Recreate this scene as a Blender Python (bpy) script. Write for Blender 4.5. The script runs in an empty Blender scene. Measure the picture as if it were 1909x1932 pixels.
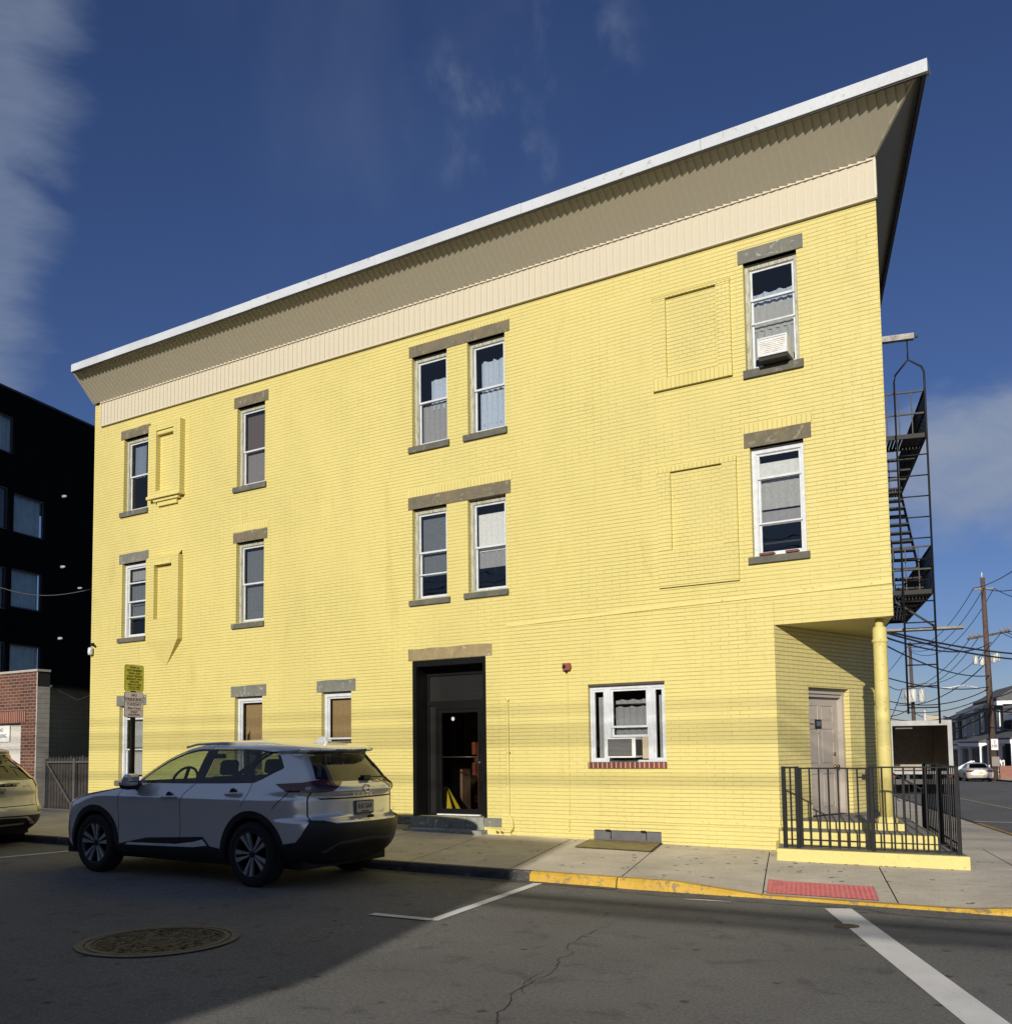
import bpy, bmesh, math, random
from mathutils import Vector, Matrix
from mathutils.geometry import delaunay_2d_cdt
R = math.radians
random.seed(7)
scene = bpy.context.scene
C = scene.collection

# ------------------------------------------------------------------ camera
YAW, PITCH, ROLL = .541552, .0711967, -.0129222
CAM = Vector((0, -12.5, 1.5))
fw = Vector((-math.sin(YAW)*math.cos(PITCH), math.cos(YAW)*math.cos(PITCH), math.sin(PITCH)))
rt = Vector((math.cos(YAW), math.sin(YAW), 0)); up = rt.cross(fw)
r2 = rt*math.cos(ROLL)+up*math.sin(ROLL); u2 = -rt*math.sin(ROLL)+up*math.cos(ROLL)
cd = bpy.data.cameras.new('camera'); cam = bpy.data.objects.new('camera', cd); C.objects.link(cam)
cd.sensor_fit = 'HORIZONTAL'; cd.sensor_width = 36; cd.lens = 1767.67/1909*36
cd.shift_y = (1286.4-966)/1909; cd.shift_x = 0; cd.clip_start = .05; cd.clip_end = 3000
mw = Matrix((r2, u2, -fw)).transposed().to_4x4(); mw.translation = CAM
cam.matrix_world = mw
scene.camera = cam

# ------------------------------------------------------------------ light
SUN = Vector((.236, -.933, .303)).normalized()          # towards the sun
w = bpy.data.worlds.new('World'); scene.world = w; w.use_nodes = True
nt = w.node_tree; nt.nodes.clear()
def N(nt, t, **k):
    n = nt.nodes.new(t)
    for a, b in k.items(): setattr(n, a, b)
    return n
out = N(nt, 'ShaderNodeOutputWorld'); bg = N(nt, 'ShaderNodeBackground')
sky = N(nt, 'ShaderNodeTexSky'); sky.sky_type = 'NISHITA'; sky.sun_disc = False
sky.sun_elevation = math.asin(SUN.z); sky.sun_rotation = math.atan2(SUN.x, SUN.y)
sky.altitude = 30; sky.air_density = 1.0; sky.dust_density = .02; sky.ozone_density = 3.5
bg.inputs['Strength'].default_value = .055
tc = N(nt, 'ShaderNodeTexCoord')
def vmath(op, a, b=None):
    n = N(nt, 'ShaderNodeVectorMath', operation=op); nt.links.new(a, n.inputs[0])
    if b is not None:
        if hasattr(b, 'is_output'): nt.links.new(b, n.inputs[1])
        else: n.inputs[1].default_value = b
    return n
def fmath(op, a, b=None, clamp=False, c=None):
    n = N(nt, 'ShaderNodeMath', operation=op, use_clamp=clamp)
    for i, v in enumerate((a, b, c)):
        if v is None: continue
        if hasattr(v, 'is_output'): nt.links.new(v, n.inputs[i])
        else: n.inputs[i].default_value = v
    return n.outputs[0]
def smooth(val, a, b):
    n = N(nt, 'ShaderNodeMapRange', interpolation_type='SMOOTHSTEP'); nt.links.new(val, n.inputs[0])
    n.inputs[1].default_value = a; n.inputs[2].default_value = b; return n.outputs[0]
def noise(scale, detail=5, vec=None, stretch=(1, 1, 1), dist=0., rough=.55):
    m = N(nt, 'ShaderNodeMapping'); m.inputs['Scale'].default_value = stretch
    nt.links.new(vec or tc.outputs['Generated'], m.inputs[0])
    n = N(nt, 'ShaderNodeTexNoise'); n.inputs['Scale'].default_value = scale; n.inputs['Detail'].default_value = detail
    n.inputs['Roughness'].default_value = rough; n.inputs['Distortion'].default_value = dist
    nt.links.new(m.outputs[0], n.inputs[0]); return n.outputs[0]
nrm = vmath('NORMALIZE', tc.outputs['Generated']).outputs[0]
def skydir(px, py):                                      # a fixed world direction of the sky
    d = fw + r2*((px-954.7)/1767.67) - u2*((py-1286.4)/1767.67); return d.normalized()
def comp(axis):
    n = vmath('DOT_PRODUCT', nrm, tuple(axis)); return n.outputs['Value']
# long bank of thin cloud: everything on one side of a great circle through two sky directions
A, B = skydir(165, 0), skydir(85, 760); plane = B.cross(A).normalized()
if plane.dot(skydir(0, 300)) < 0: plane = -plane
nz = noise(9, 6, nrm, (1, 1, 3.2), .3)
edge = fmath('ADD', comp(plane), fmath('MULTIPLY', fmath('SUBTRACT', nz, .5), .09))
bank = fmath('MULTIPLY', smooth(edge, -.012, .045), .46)
nz3 = noise(30, 4, nrm, (1, 1, 5), .4)
bank = fmath('MULTIPLY', bank, fmath('ADD', .75, fmath('MULTIPLY', nz3, .5)))
# soft cumulus low on the right
d2 = skydir(1905, 850)
ax = d2.cross(Vector((0, 0, 1))).normalized(); az = ax.cross(d2).normalized()
ea = fmath('DIVIDE', comp(ax), .16); eb = fmath('DIVIDE', comp(az), .085)
rad = fmath('SQRT', fmath('ADD', fmath('MULTIPLY', ea, ea), fmath('MULTIPLY', eb, eb)))
rad = fmath('ADD', rad, fmath('MULTIPLY', fmath('SUBTRACT', noise(7, 7, nrm, (1, 1, 1.7), .5), .5), 1.7))
front = smooth(comp(d2), .5, .8)
puff = fmath('MULTIPLY', fmath('MULTIPLY', fmath('SUBTRACT', 1., smooth(rad, .35, 1.15)), fmath('ADD', .35, fmath('MULTIPLY', noise(16, 7, nrm, (1, 1, 2.), .6, .6), 1.0))), front)
# faint wisps
ws = smooth(noise(11, 6, nrm, (1.2, 1.2, .75), .22, .58), .46, .74)
def spot(px, py, a, b_): return smooth(comp(skydir(px, py)), math.cos(R(a)), math.cos(R(b_)))
wz = fmath('MAXIMUM', fmath('MAXIMUM', spot(870, 205, 3.6, .6), spot(905, 280, 3.2, .4)), fmath('MAXIMUM', spot(1075, 120, 5.0, .8), spot(1010, 300, 2.2, .3)))
wisp = fmath('MULTIPLY', fmath('MULTIPLY', ws, wz), .34)
ws2 = fmath('MULTIPLY', smooth(noise(2.6, 5, nrm, (1, 1, .35), .4), .42, .75), .17)
ws2 = fmath('MULTIPLY', ws2, smooth(comp(skydir(400, 300)), .93, .99))
tot = fmath('MAXIMUM', fmath('MAXIMUM', bank, puff), fmath('ADD', wisp, ws2), clamp=True)
grade = N(nt, 'ShaderNodeMixRGB', blend_type='MULTIPLY'); grade.inputs[0].default_value = 1; grade.inputs[2].default_value = (.80, .83, 1.16, 1); nt.links.new(sky.outputs[0], grade.inputs[1])
mix = N(nt, 'ShaderNodeMixRGB'); nt.links.new(tot, mix.inputs[0]); nt.links.new(grade.outputs[0], mix.inputs[1])
mix.inputs[2].default_value = (4.7, 5.7, 7.7, 1)
nt.links.new(mix.outputs[0], bg.inputs[0]); nt.links.new(bg.outputs[0], out.inputs[0])
sl = bpy.data.lights.new('sun', 'SUN'); sl.energy = 5.0; sl.angle = R(.53); sl.color = (1, .93, .82)
so = bpy.data.objects.new('sun', sl); C.objects.link(so); so.rotation_euler = (-SUN).to_track_quat('-Z', 'Y').to_euler()
so.location = SUN*60
vs = scene.view_settings; vs.view_transform = 'Standard'; vs.look = 'None'; vs.exposure = 0; vs.gamma = 1
scene.render.engine = 'CYCLES'

# ------------------------------------------------------------------ helpers
def side_pt(n, t, z=0.):                                  # side-street frame: t up the side street, n out from the side wall
    return Vector((-1.84-.242*t+.97*n, .97*t+.242*n, z))
SIDE = Matrix(((.97, -.242, 0, -1.84), (.242, .97, 0, 0), (0, 0, 1, 0), (0, 0, 0, 1)))   # local (n, t, z)
def at(px, py, Z):                                        # pixel + real distance -> point
    return CAM + (fw + r2*((px-954.7)/1767.67) - u2*((py-1286.4)/1767.67))*Z
def tag(o, label=None, cat=None, group=None, kind=None):
    if label: o['label'] = label
    if cat: o['category'] = cat
    if group: o['group'] = group
    if kind: o['kind'] = kind
    return o
def empty(name, loc=(0, 0, 0), label=None, cat=None, group=None, rz=0):
    o = bpy.data.objects.new(name, None); C.objects.link(o); o.location = loc; o.rotation_euler = (0, 0, rz)
    o.empty_display_size = .2
    return tag(o, label, cat, group)
def link(name, me, parent=None):
    o = bpy.data.objects.new(name, me); C.objects.link(o)
    if parent: o.parent = parent
    return o
class MB:
    """collects shapes, becomes ONE mesh object"""
    def __init__(s, M=None, off=(0, 0, 0)): s.v = []; s.f = []; s.M = M; s.off = Vector(off); s.sm = []
    def av(s, p):
        p = Vector(p)+s.off
        if s.M: p = s.M @ p
        s.v.append(p); return len(s.v)-1
    def face(s, pts, smooth=False):
        s.f.append([s.av(p) for p in pts]); s.sm.append(smooth)
    def box(s, x0, x1, y0, y1, z0, z1):
        x0, x1 = sorted((x0, x1)); y0, y1 = sorted((y0, y1)); z0, z1 = sorted((z0, z1))
        i = [s.av(p) for p in ((x0,y0,z0),(x1,y0,z0),(x1,y1,z0),(x0,y1,z0),(x0,y0,z1),(x1,y0,z1),(x1,y1,z1),(x0,y1,z1))]
        for q in ((0,3,2,1),(4,5,6,7),(0,1,5,4),(1,2,6,5),(2,3,7,6),(3,0,4,7)): s.f.append([i[k] for k in q]); s.sm.append(False)
        return s
    def prism(s, poly, a, b):                              # poly of 3D points extruded by vector b (a ignored)
        n = len(poly); i = [s.av(p) for p in poly]; j = [s.av(Vector(p)+Vector(b)) for p in poly]
        s.f.append(i[::-1]); s.f.append(j); s.sm += [False]*2
        for k in range(n): s.f.append([i[k], i[(k+1) % n], j[(k+1) % n], j[k]]); s.sm.append(False)
        return s
    def slab(s, xy, z0, z1):                               # vertical prism from plan polygon
        return s.prism([(x, y, z0) for x, y in xy], 0, (0, 0, z1-z0))
    def tube(s, a, b, r, n=8, r1=None, cap=True):
        a = Vector(a); b = Vector(b); d = (b-a).normalized(); r1 = r if r1 is None else r1
        e = Vector((0, 0, 1)) if abs(d.z) < .9 else Vector((1, 0, 0)); p = d.cross(e).normalized(); q = d.cross(p)
        i = []; j = []
        for k in range(n):
            t = 2*math.pi*k/n; o = p*math.cos(t)+q*math.sin(t); i.append(s.av(a+o*r)); j.append(s.av(b+o*r1))
        for k in range(n): s.f.append([i[k], i[(k+1) % n], j[(k+1) % n], j[k]]); s.sm.append(n > 5)
        if cap: s.f.append(i[::-1]); s.f.append(j); s.sm += [False]*2
        return s
    def path(s, pts, r, n=6):
        pts = [Vector(p) for p in pts]
        rings = []
        for k, p in enumerate(pts):
            d = (pts[min(k+1, len(pts)-1)]-pts[max(k-1, 0)]).normalized()
            e = Vector((0, 0, 1)) if abs(d.z) < .9 else Vector((1, 0, 0)); a = d.cross(e).normalized(); b = d.cross(a)
            rings.append([s.av(p+(a*math.cos(2*math.pi*q/n)+b*math.sin(2*math.pi*q/n))*r) for q in range(n)])
        for A, B in zip(rings, rings[1:]):
            for q in range(n): s.f.append([A[q], A[(q+1) % n], B[(q+1) % n], B[q]]); s.sm.append(n > 4)
        s.f.append(rings[0][::-1]); s.f.append(rings[-1]); s.sm += [False]*2
        return s
    def bar(s, a, b, w, h=None, upv=(0, 0, 1)):             # rectangular bar
        a = Vector(a); b = Vector(b); h = h or w; d = (b-a).normalized(); u = Vector(upv)
        if abs(d.dot(u)) > .95: u = Vector((0, 1, 0))
        p = d.cross(u).normalized()*w/2; q = p.cross(d).normalized()*h/2
        i = [s.av(a+x) for x in (p+q, -p+q, -p-q, p-q)]; j = [s.av(b+x) for x in (p+q, -p+q, -p-q, p-q)]
        s.f.append(i); s.f.append(j[::-1]); s.sm += [False]*2
        for k in range(4): s.f.append([i[(k+1) % 4], i[k], j[k], j[(k+1) % 4]]); s.sm.append(False)
        return s
    def lathe(s, prof, o=(0, 0, 0), axis='z', n=24, smooth=True, cap=True):   # prof: (r, h)
        o = Vector(o); rings = []
        for r, h in prof:
            ring = []
            for k in range(n):
                t = 2*math.pi*k/n; c, sn = r*math.cos(t), r*math.sin(t)
                p = {'z': (c, sn, h), 'y': (c, h, sn), 'x': (h, c, sn)}[axis]; ring.append(s.av(o+Vector(p)))
            rings.append(ring)
        for A, B in zip(rings, rings[1:]):
            for q in range(n): s.f.append([A[q], A[(q+1) % n], B[(q+1) % n], B[q]]); s.sm.append(smooth)
        if cap: s.f.append(rings[0][::-1]); s.f.append(rings[-1]); s.sm += [False]*2
        return s
    def build(s, name, mat, parent=None, bevel=0, fix=True):
        me = bpy.data.meshes.new(name); me.from_pydata([tuple(p) for p in s.v], [], s.f)
        me.polygons.foreach_set('use_smooth', s.sm)
        if fix:
            bm = bmesh.new(); bm.from_mesh(me); bmesh.ops.recalc_face_normals(bm, faces=bm.faces); bm.to_mesh(me); bm.free()
        uv(me); me.materials.append(mat)
        o = link(name, me, parent)
        if bevel:
            b = o.modifiers.new('bevel', 'BEVEL'); b.width = bevel; b.segments = 2; b.limit_method = 'ANGLE'
        return o
def uv(me):
    L = me.uv_layers.new(name='UVMap')
    for p in me.polygons:
        n = p.normal
        for li in p.loop_indices:
            co = me.vertices[me.loops[li].vertex_index].co
            if abs(n.z) > .75: L.data[li].uv = (co.x, co.y)
            else:
                t = Vector((-n.y, n.x, 0)).normalized(); L.data[li].uv = (co.dot(t), co.z)

# ------------------------------------------------------------------ materials
MATS = {}
class MT:
    def __init__(s, name):
        s.m = bpy.data.materials.new(name); s.m.use_nodes = True; s.nt = s.m.node_tree
        s.b = s.nt.nodes['Principled BSDF']; MATS[name] = s.m
        s.tc = s.nt.nodes.new('ShaderNodeTexCoord')
    def n(s, t, **k):
        n = s.nt.nodes.new(t)
        for a, b in k.items(): setattr(n, a, b)
        return n
    def L(s, a, b): s.nt.links.new(a, b)
    def set(s, **k):
        for a, b in k.items():
            i = s.b.inputs[a.replace('_', ' ')]
            i.default_value = b if not isinstance(b, tuple) else (*b, 1)
        return s
    def noise(s, scale, detail=4, rough=.6, coord='Object', stretch=(1, 1, 1), dist=0):
        mp = s.n('ShaderNodeMapping'); mp.inputs['Scale'].default_value = stretch; s.L(s.tc.outputs[coord], mp.inputs[0])
        n = s.n('ShaderNodeTexNoise'); n.inputs['Scale'].default_value = scale; n.inputs['Detail'].default_value = detail
        n.inputs['Roughness'].default_value = rough; n.inputs['Distortion'].default_value = dist; s.L(mp.outputs[0], n.inputs[0]); return n.outputs[0]
    def ramp(s, fac, stops, const=False):
        r = s.n('ShaderNodeValToRGB'); s.L(fac, r.inputs[0]); e = r.color_ramp.elements
        if const: r.color_ramp.interpolation = 'CONSTANT'
        while len(e) < len(stops): e.new(.5)
        for q, (p, c) in zip(e, stops):
            q.position = p; q.color = (*c, 1) if isinstance(c, tuple) else (c, c, c, 1)
        return r.outputs[0]
    def mix(s, f, a, b, mode='MIX'):
        m = s.n('ShaderNodeMixRGB', blend_type=mode)
        for i, v in enumerate((f, a, b)):
            if hasattr(v, 'is_output'): s.L(v, m.inputs[i])
            elif isinstance(v, tuple): m.inputs[i].default_value = (*v, 1)
            else: m.inputs[i].default_value = v
        return m.outputs[0]
    def math(s, op, a, b=0., clamp=False):
        n = s.n('ShaderNodeMath', operation=op, use_clamp=clamp)
        for i, v in enumerate((a, b)):
            if hasattr(v, 'is_output'): s.L(v, n.inputs[i])
            else: n.inputs[i].default_value = v
        return n.outputs[0]
    def color(s, c): s.L(c, s.b.inputs['Base Color']); return s
    def rough(s, c): s.L(c, s.b.inputs['Roughness']); return s
    def bump(s, h, strength=.5, dist=.01, prev=None):
        n = s.n('ShaderNodeBump'); n.inputs['Strength'].default_value = strength; n.inputs['Distance'].default_value = dist
        s.L(h, n.inputs['Height'])
        if prev is not None: s.L(prev, n.inputs['Normal'])
        s.L(n.outputs[0], s.b.inputs['Normal']); return n.outputs[0]
def plain(name, col, rough=.6, metal=0., var=.12, scale=6, bump=.0, coat=0.):
    m = MT(name); m.set(Roughness=rough, Metallic=metal)
    n = m.noise(scale, 5)
    a = tuple(c*(1-var) for c in col); b = tuple(min(1, c*(1+var)) for c in col)
    m.color(m.ramp(n, [(.3, a), (.7, b)]))
    if bump: m.bump(m.noise(scale*8, 4), bump, .01)
    if coat: m.set(Coat_Weight=coat, Coat_Roughness=.05)
    return m.m
def brick(name, c1, c2, joint, bw, bh, mortar, jstr=.6, bdist=.006, wave=.004, stain=.1, paint=False, head=None):
    m = MT(name); m.set(Roughness=.75 if not paint else .55)
    n = m.n('ShaderNodeTexNoise'); n.inputs['Scale'].default_value = 3.1; n.inputs['Detail'].default_value = 3; m.L(m.tc.outputs['UV'], n.inputs[0])
    sub = m.n('ShaderNodeVectorMath', operation='SUBTRACT'); m.L(n.outputs['Color'], sub.inputs[0]); sub.inputs[1].default_value = (.5, .5, .5)
    sc = m.n('ShaderNodeVectorMath', operation='SCALE'); m.L(sub.outputs[0], sc.inputs[0]); sc.inputs['Scale'].default_value = wave*2
    ad = m.n('ShaderNodeVectorMath', operation='ADD'); m.L(m.tc.outputs['UV'], ad.inputs[0]); m.L(sc.outputs[0], ad.inputs[1])
    b = m.n('ShaderNodeTexBrick'); b.offset = .5; b.squash = 1; b.squash_frequency = 1
    m.L(ad.outputs[0], b.inputs['Vector'])
    for k, v in (('Scale', 1), ('Mortar Size', mortar), ('Mortar Smooth', .35), ('Bias', 0), ('Brick Width', bw), ('Row Height', bh)): b.inputs[k].default_value = v
    b.inputs['Color1'].default_value = (*c1, 1); b.inputs['Color2'].default_value = (*c2, 1); b.inputs['Mortar'].default_value = (*joint, 1)
    if paint:                                               # painted: the upright joints are filled, the bed joints stay open
        sx = m.n('ShaderNodeSeparateXYZ'); m.L(ad.outputs[0], sx.inputs[0])
        row = m.math('FRACT', m.math('DIVIDE', sx.outputs[1], bh))
        d = m.math('ABSOLUTE', m.math('SUBTRACT', row, .5))
        n2 = m.noise(2.3, 5, .7, 'UV', (1, 3, 1))
        bed = m.n('ShaderNodeMapRange', interpolation_type='SMOOTHSTEP'); m.L(m.math('ADD', d, m.math('MULTIPLY', m.math('SUBTRACT', n2, .5), .03)), bed.inputs[0])
        bed.inputs[1].default_value = .385; bed.inputs[2].default_value = .475
        up_ = m.math('MULTIPLY', m.math('SUBTRACT', b.outputs['Fac'], bed.outputs[0], clamp=True), m.ramp(m.noise(1.1, 3, .6, 'UV'), [(.42, .12), (.65, .6)]))
        jf = m.math('MAXIMUM', m.math('MULTIPLY', bed.outputs[0], m.math('MULTIPLY', m.ramp(n2, [(.3, .70), (.6, 1.)]), m.ramp(m.noise(.45, 5, .7, 'UV'), [(.36, .45), (.60, 1.)]))), up_)
        base = m.mix(m.noise(14, 4, .6, 'UV'), c1, c2)
        col = m.mix(m.math('MULTIPLY', jf, jstr), base, joint)
        if head: col = m.mix(m.math('MULTIPLY', m.math('SUBTRACT', b.outputs['Fac'], bed.outputs[0], clamp=True), .8), m.mix(m.math('MULTIPLY', bed.outputs[0], jstr), base, joint), head)
        hgt = m.math('SUBTRACT', 1., jf)
    else:
        col = b.outputs['Color']; hgt = m.math('SUBTRACT', 1., b.outputs['Fac'])
    st = m.ramp(m.noise(.55, 6, .65, 'Object', (1, 1, .5)), [(.3, 1-stain), (.62, 1.)])
    if paint: st = m.mix(1., st, m.ramp(m.noise(2.6, 7, .75, 'Object', (1, 1, .22), .6), [(.28, (.90, .885, .83)), (.44, 1.)]), 'MULTIPLY')
    col = m.mix(1., col, st, 'MULTIPLY')
    m.color(col)
    p = m.bump(hgt, .8, bdist); p = m.bump(m.noise(2.2, 4, .6, 'UV'), .35, .03, p); m.bump(m.noise(45, 5, .65, 'UV'), .34, .004, p)
    m.rough(m.ramp(m.noise(6, 5, .7, 'UV'), [(.3, .42), (.7, .75)])) if paint else None
    return m.m
YEL = (.83, .70, .225)
M_YB = brick('yellow_brick', (.615, .53, .19), (.585, .50, .168), (.30, .25, .07), .247, .0563, .005, .62, .008, .006, .10, True)
M_YP = MT('yellow_paint'); M_YP.set(Roughness=.55)
M_YP.color(M_YP.mix(1., M_YP.ramp(M_YP.noise(5, 6, .7), [(.3, (.565, .485, .17)), (.7, (.62, .54, .195))]), M_YP.ramp(M_YP.noise(18, 3, .6), [(.30, (.72, .68, .6)), (.40, 1.)]), 'MULTIPLY')); M_YP.bump(M_YP.noise(30, 5), .3, .01); M_YP = M_YP.m
M_RB = brick('red_brick', (.15, .050, .032), (.07, .022, .017), (.22, .16, .115), .215, .072, .012, 1, .006, .003, .25)
M_GW = brick('grey_painted_block', (.40, .38, .33), (.36, .34, .30), (.25, .24, .21), .40, .11, .006, 1, .004, .004, .2)
M_RL = brick('soldier_brick', (.20, .045, .028), (.12, .028, .02), (.45, .36, .26), .073, .5, .009, 1, .006, .001, .2)
def stone(name, base, warm, light, s=1.):
    m = MT(name); m.set(Roughness=.85)
    a = m.ramp(m.noise(4.5, 6, .65), [(.32, base), (.62, warm)])
    f = m.ramp(m.noise(7, 7, .7, dist=1.2), [(.57, 0.), (.63, .85)])
    m.color(m.mix(f, a, light)); p = m.bump(m.noise(22, 6, .7), .5, .02); m.bump(m.ramp(m.noise(7, 7, .7, dist=1.2), [(.56, 0.), (.68, 1.)]), .5, .01, p)
    return m.m
M_LIN = stone('lintel_stone', (.105, .098, .068), (.165, .135, .085), (.28, .25, .18))
M_LINB = stone('bluestone_lintel', (.115, .125, .115), (.17, .165, .135), (.42, .42, .38))
M_LINT = stone('sandstone_lintel', (.20, .155, .075), (.29, .225, .115), (.42, .37, .25))
M_SIL = stone('sill_stone', (.075, .08, .07), (.125, .115, .085), (.20, .19, .15))
M_STEP = stone('bluestone_step', (.15, .16, .135), (.26, .265, .215), (.68, .65, .56))
M_WOOD = MT('weathered_casing'); M_WOOD.set(Roughness=.7)
M_WOOD.color(M_WOOD.ramp(M_WOOD.noise(9, 6, .7, stretch=(4, 4, .6)), [(.35, (.20, .20, .14)), (.52, (.38, .38, .30)), (.75, (.50, .50, .43))])); M_WOOD = M_WOOD.m
M_VIN = plain('white_vinyl', (.54, .565, .59), .4, var=.12, scale=11)
M_DRK = plain('dark_interior', (.035, .035, .036), .9, var=.3, scale=2)
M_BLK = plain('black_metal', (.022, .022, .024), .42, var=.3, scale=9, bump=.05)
M_BLKD = plain('black_door_paint', (.004, .004, .004), .45, var=.3, scale=4); M_BLKD.node_tree.nodes['Principled BSDF'].inputs['Specular IOR Level'].default_value = .22
M_IRON = plain('painted_iron', (.009, .009, .009), .55, var=.35, scale=14, bump=.15); M_IRON.node_tree.nodes['Principled BSDF'].inputs['Specular IOR Level'].default_value = .25
M_IRG = plain('dusty_grey_iron', (.055, .052, .048), .7, var=.35, scale=14, bump=.15)
M_DOOR = MT('taupe_door_paint'); M_DOOR.set(Roughness=.5)
M_DOOR.color(M_DOOR.mix(1., M_DOOR.ramp(M_DOOR.noise(2, 5), [(.3, (.37, .325, .28)), (.7, (.42, .37, .325))]), M_DOOR.ramp(M_DOOR.noise(7, 7, .75, dist=.5), [(.33, (.72, .68, .62)), (.42, 1.)]), 'MULTIPLY')); M_DOOR = M_DOOR.m
def ribbed(name, col, var=.05):
    m = MT(name); m.set(Roughness=.5); n = m.noise(60, 3, .5)
    m.color(m.ramp(n, [(.3, tuple(c*(1-var) for c in col)), (.7, tuple(c*(1+var) for c in col))])); m.bump(m.noise(160, 3), .2, .004); return m.m
M_FAS = ribbed('cream_aluminium_fascia', (.55, .50, .385))
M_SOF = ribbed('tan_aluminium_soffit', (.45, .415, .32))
M_SOFD = ribbed('shaded_side_soffit', (.24, .215, .165))  # darker copy of the soffit colour, with the side's shade put in
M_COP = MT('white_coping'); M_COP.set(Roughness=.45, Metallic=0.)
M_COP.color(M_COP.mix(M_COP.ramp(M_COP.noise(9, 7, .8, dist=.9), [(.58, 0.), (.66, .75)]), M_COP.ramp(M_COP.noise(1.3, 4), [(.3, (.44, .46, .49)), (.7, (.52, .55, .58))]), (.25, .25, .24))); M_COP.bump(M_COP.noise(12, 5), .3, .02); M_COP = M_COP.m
def glass(name, tint=(.8, .85, .85), refl=(1, 1, 1), f0=.09, rough=.0, base=None, bf=0.):
    m = bpy.data.materials.new(name); m.use_nodes = True; t = m.node_tree; t.nodes.clear()
    o = t.nodes.new('ShaderNodeOutputMaterial'); mx = t.nodes.new('ShaderNodeMixShader'); tr = t.nodes.new('ShaderNodeBsdfTransparent')
    g = t.nodes.new('ShaderNodeBsdfGlossy'); g.inputs['Roughness'].default_value = rough; g.inputs[0].default_value = (*refl, 1); tr.inputs[0].default_value = (*tint, 1)
    lf = t.nodes.new('ShaderNodeLayerWeight'); lf.inputs[0].default_value = .5; lw = t.nodes.new('ShaderNodeMath'); lw.operation = 'POWER'; lw.inputs[1].default_value = 5; t.links.new(lf.outputs['Facing'], lw.inputs[0])
    mr = t.nodes.new('ShaderNodeMapRange'); mr.inputs[3].default_value = f0; mr.inputs[4].default_value = 1
    nz = t.nodes.new('ShaderNodeTexNoise'); nz.inputs['Scale'].default_value = 1.7; bp = t.nodes.new('ShaderNodeBump'); bp.inputs['Strength'].default_value = .06; bp.inputs['Distance'].default_value = .05
    tcx = t.nodes.new('ShaderNodeTexCoord'); t.links.new(tcx.outputs['Object'], nz.inputs[0]); t.links.new(nz.outputs[0], bp.inputs['Height']); t.links.new(bp.outputs[0], g.inputs['Normal'])
    t.links.new(lw.outputs[0], mr.inputs[0]); t.links.new(mr.outputs[0], mx.inputs[0]); t.links.new(tr.outputs[0], mx.inputs[1]); t.links.new(g.outputs[0], mx.inputs[2])
    t.links.new(mx.outputs[0], o.inputs[0]); MATS[name] = m; return m
M_GL = glass('window_glass', (.84, .86, .86), f0=.075)
M_GLC = glass('car_glass', (.60, .68, .62), f0=.05)
M_GLD = glass('tinted_car_glass', (.20, .22, .22), f0=.06)
M_GLR = glass('rear_car_glass', (.05, .05, .05), f0=.075)
M_GLDOOR = glass('door_glass', (.75, .75, .75), f0=.03)

def road_z(x, y=0):
    z = -.006*(x+4) if x < -4 else 0.
    return z
def street_z(t):                                            # the side street falls away from the corner
    return -.021*max(0, t-1.5)
def curb_t(x): return road_z(x)+.102

# ------------------------------------------------------------------ ground, roads, pavements
def px_of(n, y): return -1.84+.97*n-.242*(y-.242*n)/.97
def fall(y): return -.021*max(0., y-1.5)
def gz(x, y): return road_z(x)+fall(y)
def ramp_f(x):                                             # kerb ramp by the crossing
    a = (x+3.6)/.9; b = (.0-x)/.9
    return max(0., min(1., a, b))
def sz(x, y):                                              # top of the pavement
    base = .116+.0125*max(0., min(16., -x-3.4))
    cu = curb_t(x)-.085*ramp_f(x) if y < 0 else curb_t(x)
    k = max(0., min(1., (y+3.25)/2.6))
    return cu*(1-k)+base*k+fall(y)
M_ASP = MT('asphalt')
m = M_ASP; m.set(Roughness=.85, Specular_IOR_Level=.3)
agg = m.noise(170, 3, .7); big = m.noise(.5, 6, .6); mid = m.noise(3.2, 6, .7, dist=.4)
c = m.ramp(agg, [(.28, (.066, .065, .062)), (.5, (.140, .136, .127)), (.74, (.32, .31, .285))])
c = m.mix(1., c, m.ramp(big, [(.3, .80), (.7, 1.12)]), 'MULTIPLY')
c = m.mix(1., c, m.ramp(m.noise(38, 5, .8), [(.30, .62), (.5, 1.), (.70, 1.45)]), 'MULTIPLY')
c = m.mix(1., c, m.ramp(mid, [(.32, .68), (.46, 1.)]), 'MULTIPLY')
vo = m.n('ShaderNodeTexVoronoi'); vo.inputs['Scale'].default_value = 3.3; vo.inputs['Randomness'].default_value = 1
mpp = m.n('ShaderNodeMapping'); mpp.inputs['Scale'].default_value = (1, 1, 0); m.L(m.tc.outputs['Object'], mpp.inputs[0])
adn = m.n('ShaderNodeMixRGB'); adn.inputs[0].default_value = .06; m.L(mpp.outputs[0], adn.inputs[1]); nn = m.n('ShaderNodeTexNoise'); nn.inputs['Scale'].default_value = 7; m.L(mpp.outputs[0], nn.inputs[0]); m.L(nn.outputs['Color'], adn.inputs[2]); m.L(adn.outputs[0], vo.inputs['Vector'])
spot = m.ramp(vo.outputs['Distance'], [(.06, .42), (.13, 1.)])
sep = m.n('ShaderNodeSeparateColor'); m.L(vo.outputs['Color'], sep.inputs[0])
spot = m.mix(m.ramp(sep.outputs[0], [(.45, 1.), (.47, 0.)]), spot, (1., 1., 1.))
c = m.mix(1., c, spot, 'MULTIPLY'); m.color(c)
p = m.bump(agg, .55, .006); m.bump(mid, .25, .02, p); M_ASP = m.m
M_CON = MT('pavement_concrete'); m = M_CON; m.set(Roughness=.85)
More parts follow.
